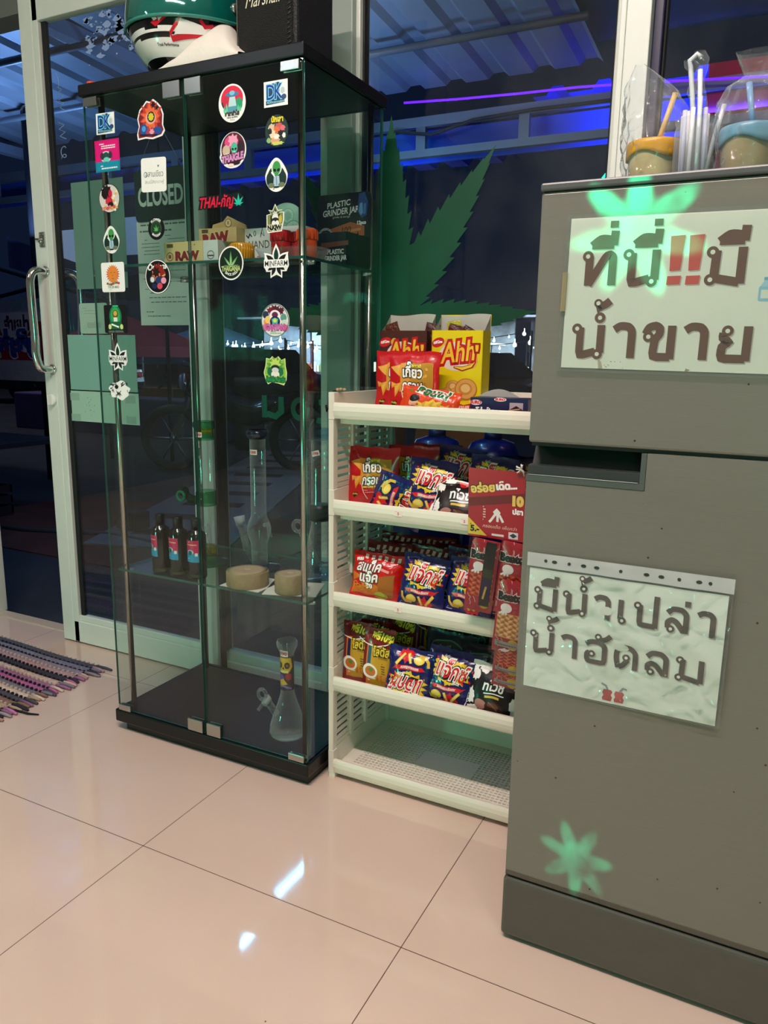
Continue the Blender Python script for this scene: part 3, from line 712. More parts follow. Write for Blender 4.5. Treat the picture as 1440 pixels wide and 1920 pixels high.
def minfarm(s):
    pts_out = Art()
    a = Art()
    spec = ((90, .036), (38, .034), (142, .034), (-28, .026), (208, .026), (-62, .027), (242, .027))
    for an, ln in spec:
        t = math.radians(an); cx = .0; cz = -.004
        L = ln*s*1.12; q_ = [(L*i/8, L*.23*math.sin(PI*(i/8)**.85)) for i in range(9)]; q_ += [(x, -y) for x, y in q_[-2:0:-1]]
        a.poly([(x*math.cos(t)-y*math.sin(t), -.004+x*math.sin(t)+y*math.cos(t)) for x, y in q_], W)
    for an, ln in spec:
        t = math.radians(an)
        pass
        L = ln*s; pts = []
        for i in range(9):
            q = i/8; pts.append((L*(.06+.86*q), L*.155*math.sin(PI*q)))
        pts += [(x, -y) for x, y in pts[::-1]]
        a.poly([(x*math.cos(t)-y*math.sin(t), -.004+x*math.sin(t)+y*math.cos(t)) for x, y in pts], '#13352c' if an == 90 else '#16161a')
    a.rect(-.030*s, -.010*s, .030*s, .006*s, W); a.text('MINFARM', 0, -.0068*s, .0105*s, K, bold=.005, fit=.055*s); a.lines(-.018*s, -.0078*s, .018*s, -.0098*s, 1, '#55585a', .5, 4)
    return a
def mf_out(s):
    pts = []
    for an, ln in ((90, .0385), (64, .012), (38, .036), (15, .030), (-5, .031), (-28, .028), (-45, .014), (-62, .029), (-90, .020), (-118, .029), (-135, .014), (-152, .028), (-175, .031), (165, .030), (142, .036), (116, .012)):
        t = math.radians(an); pts.append((ln*s*math.cos(t), -.004+ln*s*math.sin(t)))
    return pts
sticker('cabinet_sticker', -.353, .999, mf_out(1.0), minfarm(1.0), 'leaf shaped black and white sticker with lettered band on left cabinet door')
sticker('cabinet_sticker', .115, 1.204, mf_out(1.04), minfarm(1.04), 'leaf shaped black and white sticker with lettered band on right cabinet door')
a = Art(); rnd = random.Random(5)
for k in range(26):
    x, z = (rnd.random()-.5)*.056, (rnd.random()-.5)*.034; a.stroke([(x, z), (x+(rnd.random()-.5)*.012, z+(rnd.random()-.5)*.016), (x+(rnd.random()-.5)*.02, z+(rnd.random()-.5)*.012)], .0016, K)
a.ell(-.009, .008, .006, .005, K)
sticker('cabinet_sticker', -.354, .921, [(.033*math.cos(t)*(1+.12*math.sin(7*t)), .022*math.sin(t)*(1+.14*math.cos(5*t))) for t in [2*PI*i/40 for i in range(40)]], a, 'black and white graffiti lettering sticker, lowest on the left cabinet door')
# second column of the left door
fo = [(-.040, -.028), (-.038, -.040), (-.015, -.038), (.006, -.041), (.034, -.036), (.042, -.026), (.037, -.014), (.039, .008), (.032, .024), (.022, .033), (.010, .041), (.001, .036), (-.010, .039), (-.020, .030), (-.031, .022), (-.038, .004), (-.034, -.012)]
a = Art(); a.poly([(x*.91, z*.91) for x, z in fo], '#7c1a22')
a.star(.002, .006, .034, .024, 13, '#c8362a', jit=.3); a.star(.002, .005, .028, .018, 11, '#e86a3a', jit=.3); a.star(.010, .029, .009, .004, 6, K); a.star(.020, .022, .007, .003, 5, K); a.ell(.002, .003, .015, .013, '#f0a89a'); a.ell(.003, .005, .011, .011, '#1a1614'); a.star(.003, .005, .009, .007, 8, '#d8cc2a'); a.ell(-.019, -.020, .011, .012, '#1f4f9a'); a.ell(-.019, -.018, .006, .006, '#4f9ad8'); a.ell(.020, -.024, .013, .008, '#1f4f9a'); a.ell(0, -.027, .013, .008, '#b03a5a'); a.star(.004, -.026, .008, .005, 6, '#e8a0b0'); a.stroke([(-.03, -.030), (.02, -.033)], .003, '#18142a')
sticker('cabinet_sticker', -.217, 1.520, fo, a, 'flame shaped red sticker with yellow middle at top of left cabinet door', rot=.02)
a = Art(); a.text('อสานเขียว', .002, -.004, .012, '#4a5450', fit=.052); a.ring(-.024, .001, .005, .006, .0012, '#4a5450'); a.text('♥' if False else 'v', .014, .016, .005, '#2e6a3a', bold=.1); a.text('สินนี่สีราวาฟู่', .002, -.018, .006, '#9aa09c', fit=.055)
sticker('cabinet_sticker', -.214, 1.405, rrect(-.037, -.036, .037, .036, .006), a, 'plain white rounded sticker with grey lettering in front of the closed sign', rot=.03)
def round_leaf(r, ry, top, bot, ring):
    a = Art(); a.ell(0, 0, r*.94, ry*.94, K, 40); a.ring(0, 0, r*.94, ry*.94, r*.05, ring); a.ell(0, 0, r*.62, ry*.62, '#1d3a26', 36); a.ring(0, 0, r*.64, ry*.64, r*.04, '#3f7a4a')
    a.hemp(0, -ry*.18, r*.55, '#5fae62', .3)
    a.text(top, 0, 0, r*.22, W, arc=r*.70, bold=.03, squash=.9); a.text(bot, 0, 0, r*.2, W, arc=-r*.72, bold=.03, squash=.85); return a
sticker('cabinet_sticker', -.213, 1.290, ellp(.0245, .0245), round_leaf(.0245, .0245, 'FLOWER', 'BANGSEAN', K), 'small round black sticker with green leaf below the closed sign on left cabinet door', K)
a = Art(); a.ring(0, 0, .0375, .0375, .0022, W, 44); a.text('Options', -.001, .016, .013, W, shear=.25, bold=.03, fit=.056, rot=.05)
a.ell(.004, .006, .020, .013, '#b8402a'); a.star(.002, .010, .022, .015, 9, '#8a2418'); a.ell(-.004, .003, .012, .012, '#e07a4a'); a.star(-.004, .010, .014, .008, 7, '#2a1214'); a.ell(-.016, -.006, .008, .008, '#d8d8da'); a.ring(-.016, -.006, .008, .008, .002, '#55555c'); a.ell(.006, -.008, .013, .009, '#26386a'); a.ell(.018, -.009, .008, .007, '#f09ab0'); a.ell(.006, -.021, .008, .007, '#d84a5a'); a.ell(-.010, -.021, .008, .006, '#1a2a5a'); a.stroke([(.014, .001), (.024, .004)], .002, '#f0c0a0')
sticker('cabinet_sticker', -.215, 1.185, ellp(.039, .0385, 44), a, 'black oval sticker with white script and red haired figure on left cabinet door', K)
# right door
a = Art(); a.ell(0, .008, .0285, .0255, '#1a1c2e', 40); a.poly([(.0285*math.cos(t), .008+.0255*math.sin(t)) for t in [PI*i/18-.2 for i in range(21)]], '#e0123e'); a.ell(-.012, .004, .012, .012, '#c82040'); a.ell(.018, -.003, .009, .012, '#1f9a68')
a.poly([(-.006, .012), (.008, .012), (.014, -.018), (-.012, -.018)], '#b8dde0'); a.poly([(-.010, -.006), (.012, -.006), (.014, -.018), (-.013, -.018)], '#4f9ab0'); a.ell(.001, .017, .017, .0045, '#2f7fae'); a.ell(.001, .0195, .007, .0045, '#7fc0dc')
for x, h in ((-.02, .012), (-.014, .016), (.016, .012), (.021, .010)): a.leaflet(x, -.018, PI/2, h*1.2, h*.5, '#5fd0a0', 3)
a.text('ศาลาลำไย', 0, -.0235, .008, '#2a2622', bold=.05, fit=.036, out=[('#8a8a84', .04)]); a.text('Hemp sandbox', 0, -.0285, .0035, K, bold=.03, fit=.028); a.text('ณ ดอย', 0, -.0335, .0035, '#555', fit=.012) if False else a.text('2022', 0, -.0335, .003, '#555555', fit=.012)
sticker('cabinet_sticker', .009, 1.526, ellp(.035, .037, 40), a, 'white oval sticker of a flying saucer on red sky on right cabinet door')
a = Art(); a.ell(0, .002, .031, .0325, '#5c1428', 40); a.ell(-.004, .016, .018, .013, '#d84a86'); a.star(.0, .018, .015, .010, 8, '#f0a0c0', jit=.3); a.ell(-.018, 0, .010, .011, '#c8b8a0'); a.ell(-.016, -.012, .009, .008, '#d8c8a8'); a.ell(.020, .006, .008, .011, '#2a1424'); a.ell(.003, .004, .0085, .011, '#4fb89a'); a.ell(.003, -.007, .006, .005, '#8fe0d0')
for k in (-1, 1): a.ell(.003+.0038*k, .002, .003, .0022, K, 10, .5*k)
a.text('THAIGLE', -.002, -.021, .013, '#d890c8', bold=.06, shear=.15, fit=.056, rot=.12, out=[('#3a1430', .09)]); a.ell(.006, -.026, .012, .004, '#2a1018'); a.ell(-.006, -.029, .008, .003, '#f0d8c8')
sticker('cabinet_sticker', .009, 1.435, [( .034*math.cos(t)+(-.004 if math.sin(t) < -.3 and math.cos(t) < 0 else 0), .0355*math.sin(t)) for t in [2*PI*i/40 for i in range(40)]], a, 'oval maroon sticker with teal alien and pink lettering on right cabinet door')
a = Art(); a.text('THAI-กัญ', -.016, -.012, .021, '#d8153a', bold=.03, shear=.22, fit=.092, out=[(K, .09)]); a.hemp(.046, -.010, .022, '#28c0a8', .34, teeth=2)
sticker('cabinet_sticker', -.026, 1.337, [(-.064, -.016), (-.05, -.013), (.03, -.014), (.045, -.013), (.06, -.004), (.06, .004), (.05, .012), (.044, .014), (.03, .012), (-.056, .011)], a, 'long red lettering sticker with teal leaf across the right cabinet door', K)
a = Art(); a.ell(0, 0, .0305, .0325, '#0f2219', 40); a.hemp(0, -.008, .034, '#5f9a58', .24); a.hemp(0, -.008, .024, '#a8cc9a', .16)
a.text('THAIGANJA', 0, -.0165, .0105, '#c8d88a', bold=.03, fit=.05, out=[('#14301c', .08)]); a.text('SINCE 2022', 0, 0, .005, W, arc=-.026, bold=.03)
sticker('cabinet_sticker', -.004, 1.207, ellp(.0335, .0355, 40), a, 'white rimmed oval leaf sticker on the upper shelf edge of the right cabinet door')
a = Art(); a.ell(0, 0, .0275, .0298, '#15342a', 40); a.text('บักเลา', .002, .017, .010, '#f0dc2a', bold=.05, fit=.028, out=[(K, .06)])
for x, z, rx, rz_, c in ((-.012, .006, .010, .009, '#d8c0a0'), (.006, .008, .010, .008, '#c85a5a'), (0, 0, .009, .010, '#e0703a'), (-.010, -.006, .009, .009, '#f0d8b8'), (.015, .004, .007, .007, '#e06a78'), (.010, -.006, .008, .007, '#1a1414'), (-.004, -.018, .014, .007, '#e0a07a'), (-.016, .0, .006, .007, '#1a1a18'), (.0, -.011, .008, .006, '#f4ece0'), (.018, -.010, .005, .006, '#f4f0e8'), (.002, -.024, .016, .004, '#c8d068'), (-.019, -.017, .006, .006, '#8ab878')): a.star(x, z, rx, rx*.75, 8, c, sy=rz_/rx, jit=.3, seed=int(abs(x)*1e4))
sticker('cabinet_sticker', .120, 1.461, ellp(.0285, .0305, 40), a, 'dark green oval sticker with crowded orange figures on right cabinet door', '#0e241c')
nk = [(-.020, -.026), (.016, -.024), (.022, .0), (.022, .014), (.012, .014), (.018, .019), (.007, .018), (.0, .031), (-.007, .018), (-.017, .020), (-.011, .012), (-.022, .010), (-.022, -.018)]
a = Art(); a.poly([(x*.9, z*.92) for x, z in nk], '#7f8a4a'); a.poly([(x*.55, z*.75) for x, z in nk], '#1c1c1a'); a.star(0, .010, .008, .005, 7, '#c8ccd0'); a.ell(0, .004, .008, .007, '#e8e6e0'); a.ell(0, -.002, .009, .006, '#2a2826'); a.ell(-.004, -.008, .005, .006, '#eceae4'); a.ell(.005, -.008, .005, .006, '#eceae4'); a.ell(.013, .0, .004, .008, '#c8b84a')
a.text('N.KiW', -.002, -.020, .009, K, bold=.06, fit=.034, out=[('#f0ecd0', .08)]); a.lines(-.012, -.022, .012, -.025, 1, W, .5, 2)
sticker('cabinet_sticker', .114, 1.290, nk, a, 'shield shaped green sticker with long haired figure on right cabinet door', W)
a = Art(); a.ell(0, 0, .0348, .0338, '#e8e4e8', 40); a.star(0, .024, .016, .009, 9, '#5c1430', sy=.6, jit=.4); a.star(-.012, .020, .010, .006, 7, '#7a1a38', jit=.4); a.star(.016, .020, .009, .006, 7, '#5c1430', jit=.4)
for x, z, c in ((-.022, -.003, '#e8a04a'), (-.024, .012, '#26345a'), (.022, .006, '#5f9a8a'), (.024, -.006, '#c8d8d0'), (-.018, .002, '#f0c878'), (-.025, -.014, '#d87a9a'), (.026, -.016, '#d85a9a')): a.ell(x, z, .008, .008, c, 14)
a.ell(0, .010, .014, .012, '#f4f2f4'); a.ell(0, .012, .008, .006, '#6a2050'); a.ell(0, -.002, .013, .011, '#241a3a'); a.poly([(-.009, .003), (0, .006), (.009, .003), (.006, -.008), (0, -.012), (-.006, -.008)], '#3fb8c8'); a.ell(0, .0, .005, .004, '#d8e04a')
a.text('GANYAN', 0, -.020, .012, '#d86ab0', bold=.05, fit=.048, out=[('#8a3a78', .06)]); a.lines(-.016, -.022, .016, -.029, 2, '#7fb88a', .5, 5); a.ring(0, 0, .0355, .0345, .0016, '#3f6a5a', 40)
sticker('cabinet_sticker', .110, 1.085, ellp(.0362, .0352, 40), a, 'oval pink and teal sticker of a horned cow head on right cabinet door')
fg = [(-.026, -.022), (-.020, -.031), (-.010, -.026), (.006, -.028), (.022, -.032), (.029, -.020), (.030, -.004), (.027, .008), (.026, .026), (.016, .022), (.008, .030), (.0, .024), (-.008, .030), (-.014, .024), (-.024, .026), (-.026, .010), (-.031, -.006)]
a = Art(); a.poly([(x*.92, z*.92) for x, z in fg], '#8fbf4a'); a.star(0, .004, .025, .018, 14, '#5f9a3a'); a.star(0, .012, .016, .010, 9, '#c8d868'); a.ell(0, .002, .013, .010, '#1f6a42'); a.ell(-.014, -.003, .007, .009, '#1f6a42'); a.ell(.014, -.003, .007, .009, '#1f6a42'); a.ell(0, .006, .010, .004, K); a.ell(0, 0, .009, .006, '#d8d4d0'); a.ell(-.005, -.009, .006, .006, '#ece4e0'); a.ell(.005, -.009, .006, .006, '#ece4e0')
a.text('Buddha Smoke', 0, -.024, .010, '#1f8a4a', bold=.05, shear=.2, fit=.05, out=[('#0f3a20', .1)])
sticker('cabinet_sticker', .109, .980, fg, a, 'green spiky sticker with script lettering, lowest on the right cabinet door', '#d8e89a')
# ================================================================== PLASTIC RACK
CREAM = mat('#e9e4d6', 0.42, noise=0.015, nscale=20)
rack = thing('storage_rack', 'cream plastic five tier storage rack standing between the glass cabinet and the refrigerator', 'rack')
RX0, RX1, RY0, RY1 = .2035, .705, .417, .727
ZC = [.934, .716, .498, .287, .072]
holes = [(-.0, .0)]
def tray(zc, k):
    b = MB(); t = .004; zf = zc-.050
    # front lip with a rolled lower edge
    prof = [(0, -.022), (-.004, -.023), (-.006, -.030), (-.0065, -.040), (-.004, -.050), (-.001, -.058), (.006, -.058), (.006, -.050), (.008, -.046), (.008, -.024)]
    P0 = [(RX0+.014, RY0+y, zc+z) for y, z in prof]; P1 = [(RX1-.014, RY0+y, zc+z) for y, z in prof]; n = len(prof)
    b.add(P0+P1, [(i, (i+1) % n, (i+1) % n+n, i+n) for i in range(n)]+[tuple(range(n))[::-1], tuple(range(n, 2*n))], CREAM)
    for x0, x1 in ((RX0, RX0+.015), (RX1-.015, RX1)):      # corner posts of the tray
        b.box(x0, x1, RY0-.003, RY0+.016, zc-.060, zc, CREAM)
        b.box(x0, x1, RY1-.016, RY1, zc-.060, zc, CREAM)
    b.box(RX0+.002, RX0+.007, RY0+.016, RY1-.016, zc-.056, zc-.002, CREAM).box(RX1-.007, RX1-.002, RY0+.016, RY1-.016, zc-.056, zc-.002, CREAM)
    b.box(RX0+.012, RX1-.012, RY1-.007, RY1-.002, zc-.056, zc+(.0 if k < 4 else .03), CREAM)
    # under-lip recessed skirt seen below the lip
    b.box(RX0+.02, RX1-.02, RY0+.016, RY0+.020, zc-.070 if k < 4 else zc-.060, zc-.050, CREAM)
    # perforated floor: crossing bars, solid patch in the middle
    x0, x1, y0, y1 = RX0+.007, RX1-.007, RY0+.008, RY1-.007
    b.box(x0, x0+.03, y0, y1, zf-.003, zf, CREAM).box(x1-.03, x1, y0, y1, zf-.003, zf, CREAM)
    b.box(x0+.03, x1-.03, y0, y0+.032, zf-.003, zf, CREAM).box(x0+.03, x1-.03, y1-.03, y1, zf-.003, zf, CREAM)
    gx0, gx1, gy0, gy1 = x0+.03, x1-.03, y0+.032, y1-.03
    nx, ny = 42, 22
    for i in range(nx+1):
        x = gx0+(gx1-gx0)*i/nx; b.box(x-.0021, x+.0021, gy0, gy1, zf-.014, zf-.0002, CREAM)
    for j in range(ny+1):
        y = gy0+(gy1-gy0)*j/ny; b.box(gx0, gx1, y-.0026, y+.0026, zf-.014, zf, CREAM)
    b.box((gx0+gx1)/2-.075, (gx0+gx1)/2+.075, (gy0+gy1)/2-.045, (gy0+gy1)/2+.035, zf-.003, zf+.0006, CREAM)
    return b.build('tray', rack, bevel=.0012, label='%s tray' % ('topmost', 'second', 'third', 'fourth', 'empty bottom')[k])
for k, zc in enumerate(ZC): tray(zc, k)
for k in range(4):
    z0, z1 = ZC[k+1], ZC[k]-.060
    for x0, x1 in ((RX0, RX0+.0135), (RX1-.0135, RX1)):
        left = x0 < .4
        b = MB(); b.box(x0+.0005, x1-.0005, RY0-.002, RY0+.014, z0, z1, CREAM).box(x0+.0005, x1-.0005, RY1-.015, RY1-.001, z0, z1, CREAM)
        xa, xb = (x0+.003, x0+.0065) if left else (x1-.0065, x1-.003)
        ys = [RY0+.014, RY0+.040, RY0+.047]
        cols_ = [(RY0+.028, RY0+.085), (RY0+.105, RY0+.165), (RY0+.180, RY0+.240), (RY0+.255, RY1-.030)]
        edges = [RY0+.014]+[q for c in cols_ for q in c]+[RY1-.015]
        for i in range(0, len(edges), 2): b.box(xa, xb, edges[i], edges[i+1], z0, z1, CREAM)
        for y in (RY0+.095, RY0+.172): b.box(xa-.003, xb+.006 if left else xb+.003, y-.006, y+.006, z0, z1, CREAM)
        nr = 9
        for j in range(nr+1):
            z = z0+(z1-z0)*j/nr; h = .0052 if 0 < j < nr else .010
            b.box(xa+.0002, xb-.0002, RY0+.02, RY1-.02, max(z0, z-h), min(z1, z+h), CREAM)
        b.build('side_panel', rack)
for x in (RX0, RX1-.018):
    for y in (RY0-.002, RY1-.018): MB().box(x+.001, x+.017, y, y+.018, 0, .013, CREAM).build('foot', rack, bevel=.001)

def price_tag(x, zc, txt, lab):
    a = Art(.6); a.text(txt, 0, -.0025, .006, '#d8404a', bold=.03); a.lines(-.008, .005, .008, .0032, 1, '#e08a90', .4, 3)
    b = MB().box(-.0095, .0095, -.0004, 0, -.0055, .0055, mat('#f2e2dc', .6)); b.art(a, lambda u, v, h: (u, -.0004-h, v))
    tag(b.build('price_tag', loc=(x, RY0-.0067, zc-.037)), lab, 'price tag')
price_tag(.382, ZC[1], '5', 'small price tag on the lip of the second tray, towards its middle')
price_tag(.535, ZC[1], '5', 'small price tag on the lip of the second tray, by the red squid card')
price_tag(.386, ZC[2], '5', 'small price tag on the lip of the third tray')
# keys cord hooked over the top corner
t = thing('key_cord', 'short black cord with a beige knot hooked over the top left corner of the rack', 'cord')
MB().tube([(.206, .45, .936), (.200, .44, .934), (.197, .43, .922), (.197, .425, .900), (.199, .415, .892), (.200, .410, .905), (.200, .41, .90)], .0022, mat('#0c0c0e', .6), 8).build('loop', t)
b = MB()
for q in ((.209, .445, .938), (.214, .45, .939), (.219, .458, .938)): b.lathe([(0, -.004), (.0038, -.002), (.0042, 0), (.0035, .003), (0, .004)], mat('#b59a72', .7), 12, rotm(0, 0, 0, q))
b.build('knot', t)

# ------------------------------------------------------------------ snack bags
def bag(name, w, h, T, base, art, label, loc, rot=(0, 0, 0), cat='snack bag', group=None, seal=.010, wr=1.0, seed=0, rough=.26, sealmat=None, squash=0.0, flip=False):
    rnd = random.Random(seed); ph = [rnd.random()*6 for _ in range(6)]
    def thick(u, v):            # u,v in -1..1
        vv = max(0, 1-abs(v)**3.2); uu = max(0, 1-abs(u)**2.6)
        e = T*(vv**.8)*(uu**.65)
        e += wr*T*.06*math.sin(9*u+ph[0]+3*v)*(1-uu*.3)*vv + wr*T*.07*math.sin(14*u+ph[1])*math.exp(-((1-abs(v))/.28)**2)*vv
        e += wr*T*.05*math.sin(7*v+ph[2])*math.exp(-((1-abs(u))/.25)**2)*uu
        return max(e, .0004)
    def pos(x, z, side, off=0):
        u = max(-1, min(1, 2*x/w)); vv = (z-seal)/(h-2*seal)*2-1; v = max(-1, min(1, vv))
        e = thick(u, v) if abs(vv) < 1 else .0005
        pin = 1-.10*(T/.02)*(1-v*v)*0.6
        bend = squash*(u*u)
        X = x*(pin)+wr*.0012*math.sin(5*v+ph[3]); Z = z+wr*.0012*math.sin(8*u+ph[4])
        return (X, side*(e+off)+bend, Z)
    b = MB(); bm_ = base if not isinstance(base, str) else mat(base, rough, coat=.25, bump=.25, bscale=40)
    nu, nv = 22, 26
    for side in (-1, 1): b.grid(lambda u, v, s=side: pos((u-.5)*w, v*h, s), nu, nv, bm_)
    if art:
        b.art(art, lambda u, v, hh: pos(u, v+h/2, -1, hh*2.2+.0003), step=.006)
    o = b.build(name, loc=loc, rot=rot, recalc=False)
    return tag(o, label, cat, group)
def jax_art(w, h, flip=False):
    a = Art(.28)
    Y, R_, N = '#f2cf2f', '#d81a2c', '#10206e'
    a.star(.0, .018, .050, .040, 15, '#e8b828', sy=.62, jit=.25, seed=3); a.star(.0, .018, .045, .036, 13, Y, sy=.62, jit=.3, seed=5)
    for k in range(6): a.ell(-.036+.014*k, .018+.024*math.cos(k*2), .003, .002, R_, 8)
    a.text('แจ็กซ์', 0, .002, .036, R_, bold=.015, shear=.18, fit=.072, rot=-.08, out=[('#16161a', .10), (W, .055)])
    a.text('JAXX', .018, -.008, .0065, W, bold=.05, shear=.2, fit=.017, rot=-.08); a.text('มันฝรั่งทอดกรอบ', -.006, .046, .005, W, shear=.1, fit=.03)
    a.poly([(-.040, -.017), (.036, -.0135), (.045, -.009), (.032, -.024), (-.030, -.026)], R_); a.text('รสซอสมะเขือเทศ', 0, -.023, .006, W, bold=.03, fit=.046, rot=.03)
    a.star(.012, -.046, .017, .012, 8, '#e02636', jit=.4, seed=2); a.ell(.004, -.050, .012, .007, R_); a.ell(-.022, -.040, .013, .009, Y); a.ell(-.022, -.039, .009, .006, '#f6e27a')
    for p in ([(-.003, -.030), (.005, -.050)], [(.034, -.024), (.014, -.050)]): a.stroke(p, .0065, '#f0c840'); a.stroke(p, .0025, '#f8e48a')
    a.stroke([(-.046, -.026), (-.044, -.038), (-.034, -.048), (-.020, -.050)], .006, '#e8c050')
    a.lines(-.05, -.050, -.036, -.058, 2, '#c8d0f0', .4, 2); a.star(.048, .006, .004, .002, 5, R_); a.star(.052, .030, .004, .002, 5, R_)
    return a
def kiew_art(w, h):
    a = Art(.28); R_ = '#c8141c'
    a.rect(-.030, -.018, w/2-.012, .044, '#c88a2a'); a.poly([(-.030, .044), (.0, .044), (-.012, -.018), (-.030, -.018)], '#d8983a'); a.rect(-.002, -.018, w/2-.015, .041, '#b8862c')
    rnd = random.Random(4)
    for k in range(12): a.ell(.0+rnd.random()*.036, -.012+rnd.random()*.05, .004, .003, '#d8a848' if k % 2 else '#a06a20', 10, rnd.random()*3)
    for pts in ([(-.056, .034), (-.022, .044), (-.024, .010)], [(-.046, -.002), (-.022, .004), (-.040, -.030)], [(-.055, .002), (-.036, -.002), (-.052, -.012)]): a.poly(pts, '#e0962e'); a.poly([((x*3+pts[0][0])/4, (z*3+pts[0][1])/4) for x, z in pts], '#eaac4c')
    a.text('เกี๊ยว', .0, .013, .022, W, bold=.03, fit=.046, out=[(K, .065)]); a.text('กรอบ', .0, -.016, .021, W, bold=.03, fit=.046, out=[(K, .065)])
    a.text('Lotus Crazy Maw' if False else 'Latin Crazy Maw', 0, -.0235, .005, '#f0e060', bold=.03, fit=.044); a.text('รสชาติ', .008, .036, .006, '#f0e040', bold=.05, shear=.2, out=[('#3a5a1a', .08)])
    a.lines(-.022, -.028, .02, -.038, 2, '#f0b0a8', .35, 3); a.poly([(-.050, -.040), (-.034, -.037), (-.036, -.044), (-.046, -.052)], K); a.text('ซาวครีม', -.042, -.044, .004, '#f0e040', bold=.04, fit=.013)
    a.stroke([(-.024, -.016), (-.018, -.035), (-.010, -.050)], .002, '#f0d0c0')
    return a
def jack_art(w, h):
    a = Art(.28); a.poly([(-.06, -.044), (-.06, .008), (.03, -.030), (.03, -.044)], '#e8862a'); a.poly([(.004, .006), (.050, .012), (.046, -.044), (.012, -.044)], '#a8682a'); a.poly([(-.06, -.014), (.02, .018), (.03, .010), (-.05, -.030)], '#d8201f')
    for x in range(6): a.rect(-.034+.016*x, .040, -.026+.016*x, .050, '#e8d0c8')
    a.text('แนม', -.046, .034, .007, W, bold=.08, rot=.1); a.text('สแน็ค', -.020, .012, .022, W, bold=.03, fit=.060, rot=.05, shear=.15, out=[('#5a1410', .065)]); a.text('แจ๊ค', -.016, -.012, .022, W, bold=.03, fit=.046, rot=.05, shear=.15, out=[('#5a1410', .065)]); a.text('ริง', -.014, -.026, .012, W, bold=.05, rot=.05, out=[('#5a1410', .10)])
    a.ell(.016, -.042, .018, .009, '#a8c838'); a.ell(.014, -.040, .012, .006, '#c8e050')
    for k in range(5): a.ring(-.052+.009*k, -.020-.006*(k % 3), .006, .005, .002, '#e8a838', 14)
    a.rect(.012, .016, .034, .022, '#f0a0a0', 0, -.1); return a
def twi_art(w, h):
    a = Art(.3); a.poly([(-.058, -.048), (-.058, .03), (-.044, .046), (.050, .046), (.058, .01), (.05, -.048)], '#1a1214')
    for x, z, rx, rz_ in ((-.050, .030, .012, .016), (-.052, -.020, .013, .020), (-.030, .045, .014, .009), (.050, .030, .011, .016), (.052, -.018, .010, .022), (.028, .046, .014, .008), (-.040, -.045, .016, .008)): a.star(x, z, rx, rx*.8, 9, '#f2f0ec', sy=rz_/rx, jit=.4, seed=int(abs(x*z)*1e6))
    a.poly([(-.014, .046), (.014, .046), (.006, .034), (-.004, .032)], '#d8242c'); a.text('ทไวซ์', 0, .004, .020, W, bold=.03, fit=.048, rot=.06, out=[(K, .08)])
    a.stroke([(-.020, -.004), (.028, .000)], .0025, W); a.stroke([(-.016, -.011), (.018, -.008)], .005, '#d8b840'); a.ell(-.024, -.030, .014, .011, '#b07a70'); a.ell(.008, -.030, .022, .013, '#3a2018'); a.ell(.006, -.027, .014, .006, '#6a4030'); a.stroke([(-.006, -.022), (.016, -.034)], .003, '#8a6050')
    return a
def lotus_art(w, h):
    a = Art(.28); a.poly([(-w/2+.010, -h/2+.012), (-w/2+.010, h*.24), (-w/2+.02, h*.26), (w/2-.006, h*.20), (w/2-.006, -h/2+.012)], '#c89a1e'); a.rect(-w/2+.010, -h/2+.012, -w/2+.022, h*.24, '#d87a30'); a.rect(-w/2+.013, -.01, -w/2+.022, h*.22, '#142a5a')
    a.ring(-.01, h*.42, w*.62, h*.2, .0022, W, 24, -PI+.5, -.4)
    a.text('ฟรี10%', .006, h*.33, .016, '#f0e84a', bold=.06, fit=w*.62, rot=-.2, shear=.1, out=[('#2a2a10', .06)]); a.poly([(w*.40, h*.34), (w*.47, h*.40), (w*.44, h*.28), (w*.36, h*.26)], '#e8d83a')
    a.text('โลตัส', .008, .012, .020, '#f0d83a', bold=.02, fit=w*.52, out=[('#2a1a08', .09)]); a.text('ดั้งเดิม', .014, .004, .006, '#3a2a10'); a.lines(.01, -.006, .02, -.035, 5, '#4a3a18', .5, 2)
    a.ell(-w*.24, -.028, .020, .018, '#f4f0ea'); a.ell(-w*.22, -.028, .014, .012, '#c8702a'); a.ell(-w*.2, -.024, .006, .005, '#5a8a3a'); 
    for k in range(8): a.ell(.004+.0045*(k % 4), -.046+.007*(k//4), .006, .0045, '#d88a30' if k % 2 else '#c06a20', 10, k)
    a.lines(-w/2+.014, -h/2+.02, -.004, -h/2+.032, 2, '#f0e8e0', .5, 3); return a
def corn_art(w, h):
    a = Art(.28); a.text('คอนเน่', .004, .014, .016, '#1f6a3a', bold=.06, fit=.07, rot=-.12, shear=.15, out=[(W, .07)]); a.star(.010, -.014, .040, .030, 12, '#e8c84a', sy=.5, jit=.3)
    for k in range(12): a.poly([(-.020+.006*k, -.012+.008*math.sin(k*2.1)), (-.010+.006*k, -.004+.008*math.sin(k*2.1)), (-.012+.006*k, -.020+.008*math.sin(k*2.1))], ['#f0d060', '#d8a83a', '#c8d860'][k % 3])
    a.ell(-.034, -.004, .011, .012, '#e8b090'); a.ell(-.034, .003, .012, .008, '#1a1214'); a.ell(-.034, -.022, .014, .009, '#c82a3a'); a.ell(-.014, -.020, .006, .008, W); a.poly([(-.05, .022), (-.042, .026), (-.04, .014)], '#2a8a4a')
    return a
NAVY = mat('#131c5e', .24, coat=.35, bump=.3, bscale=45); RED = mat('#c4121b', .3, coat=.25, bump=.2, bscale=40)
F1, F2, F3, F4 = [z-.050+.0012 for z in ZC[:4]]
JX = jax_art(.118, .128)
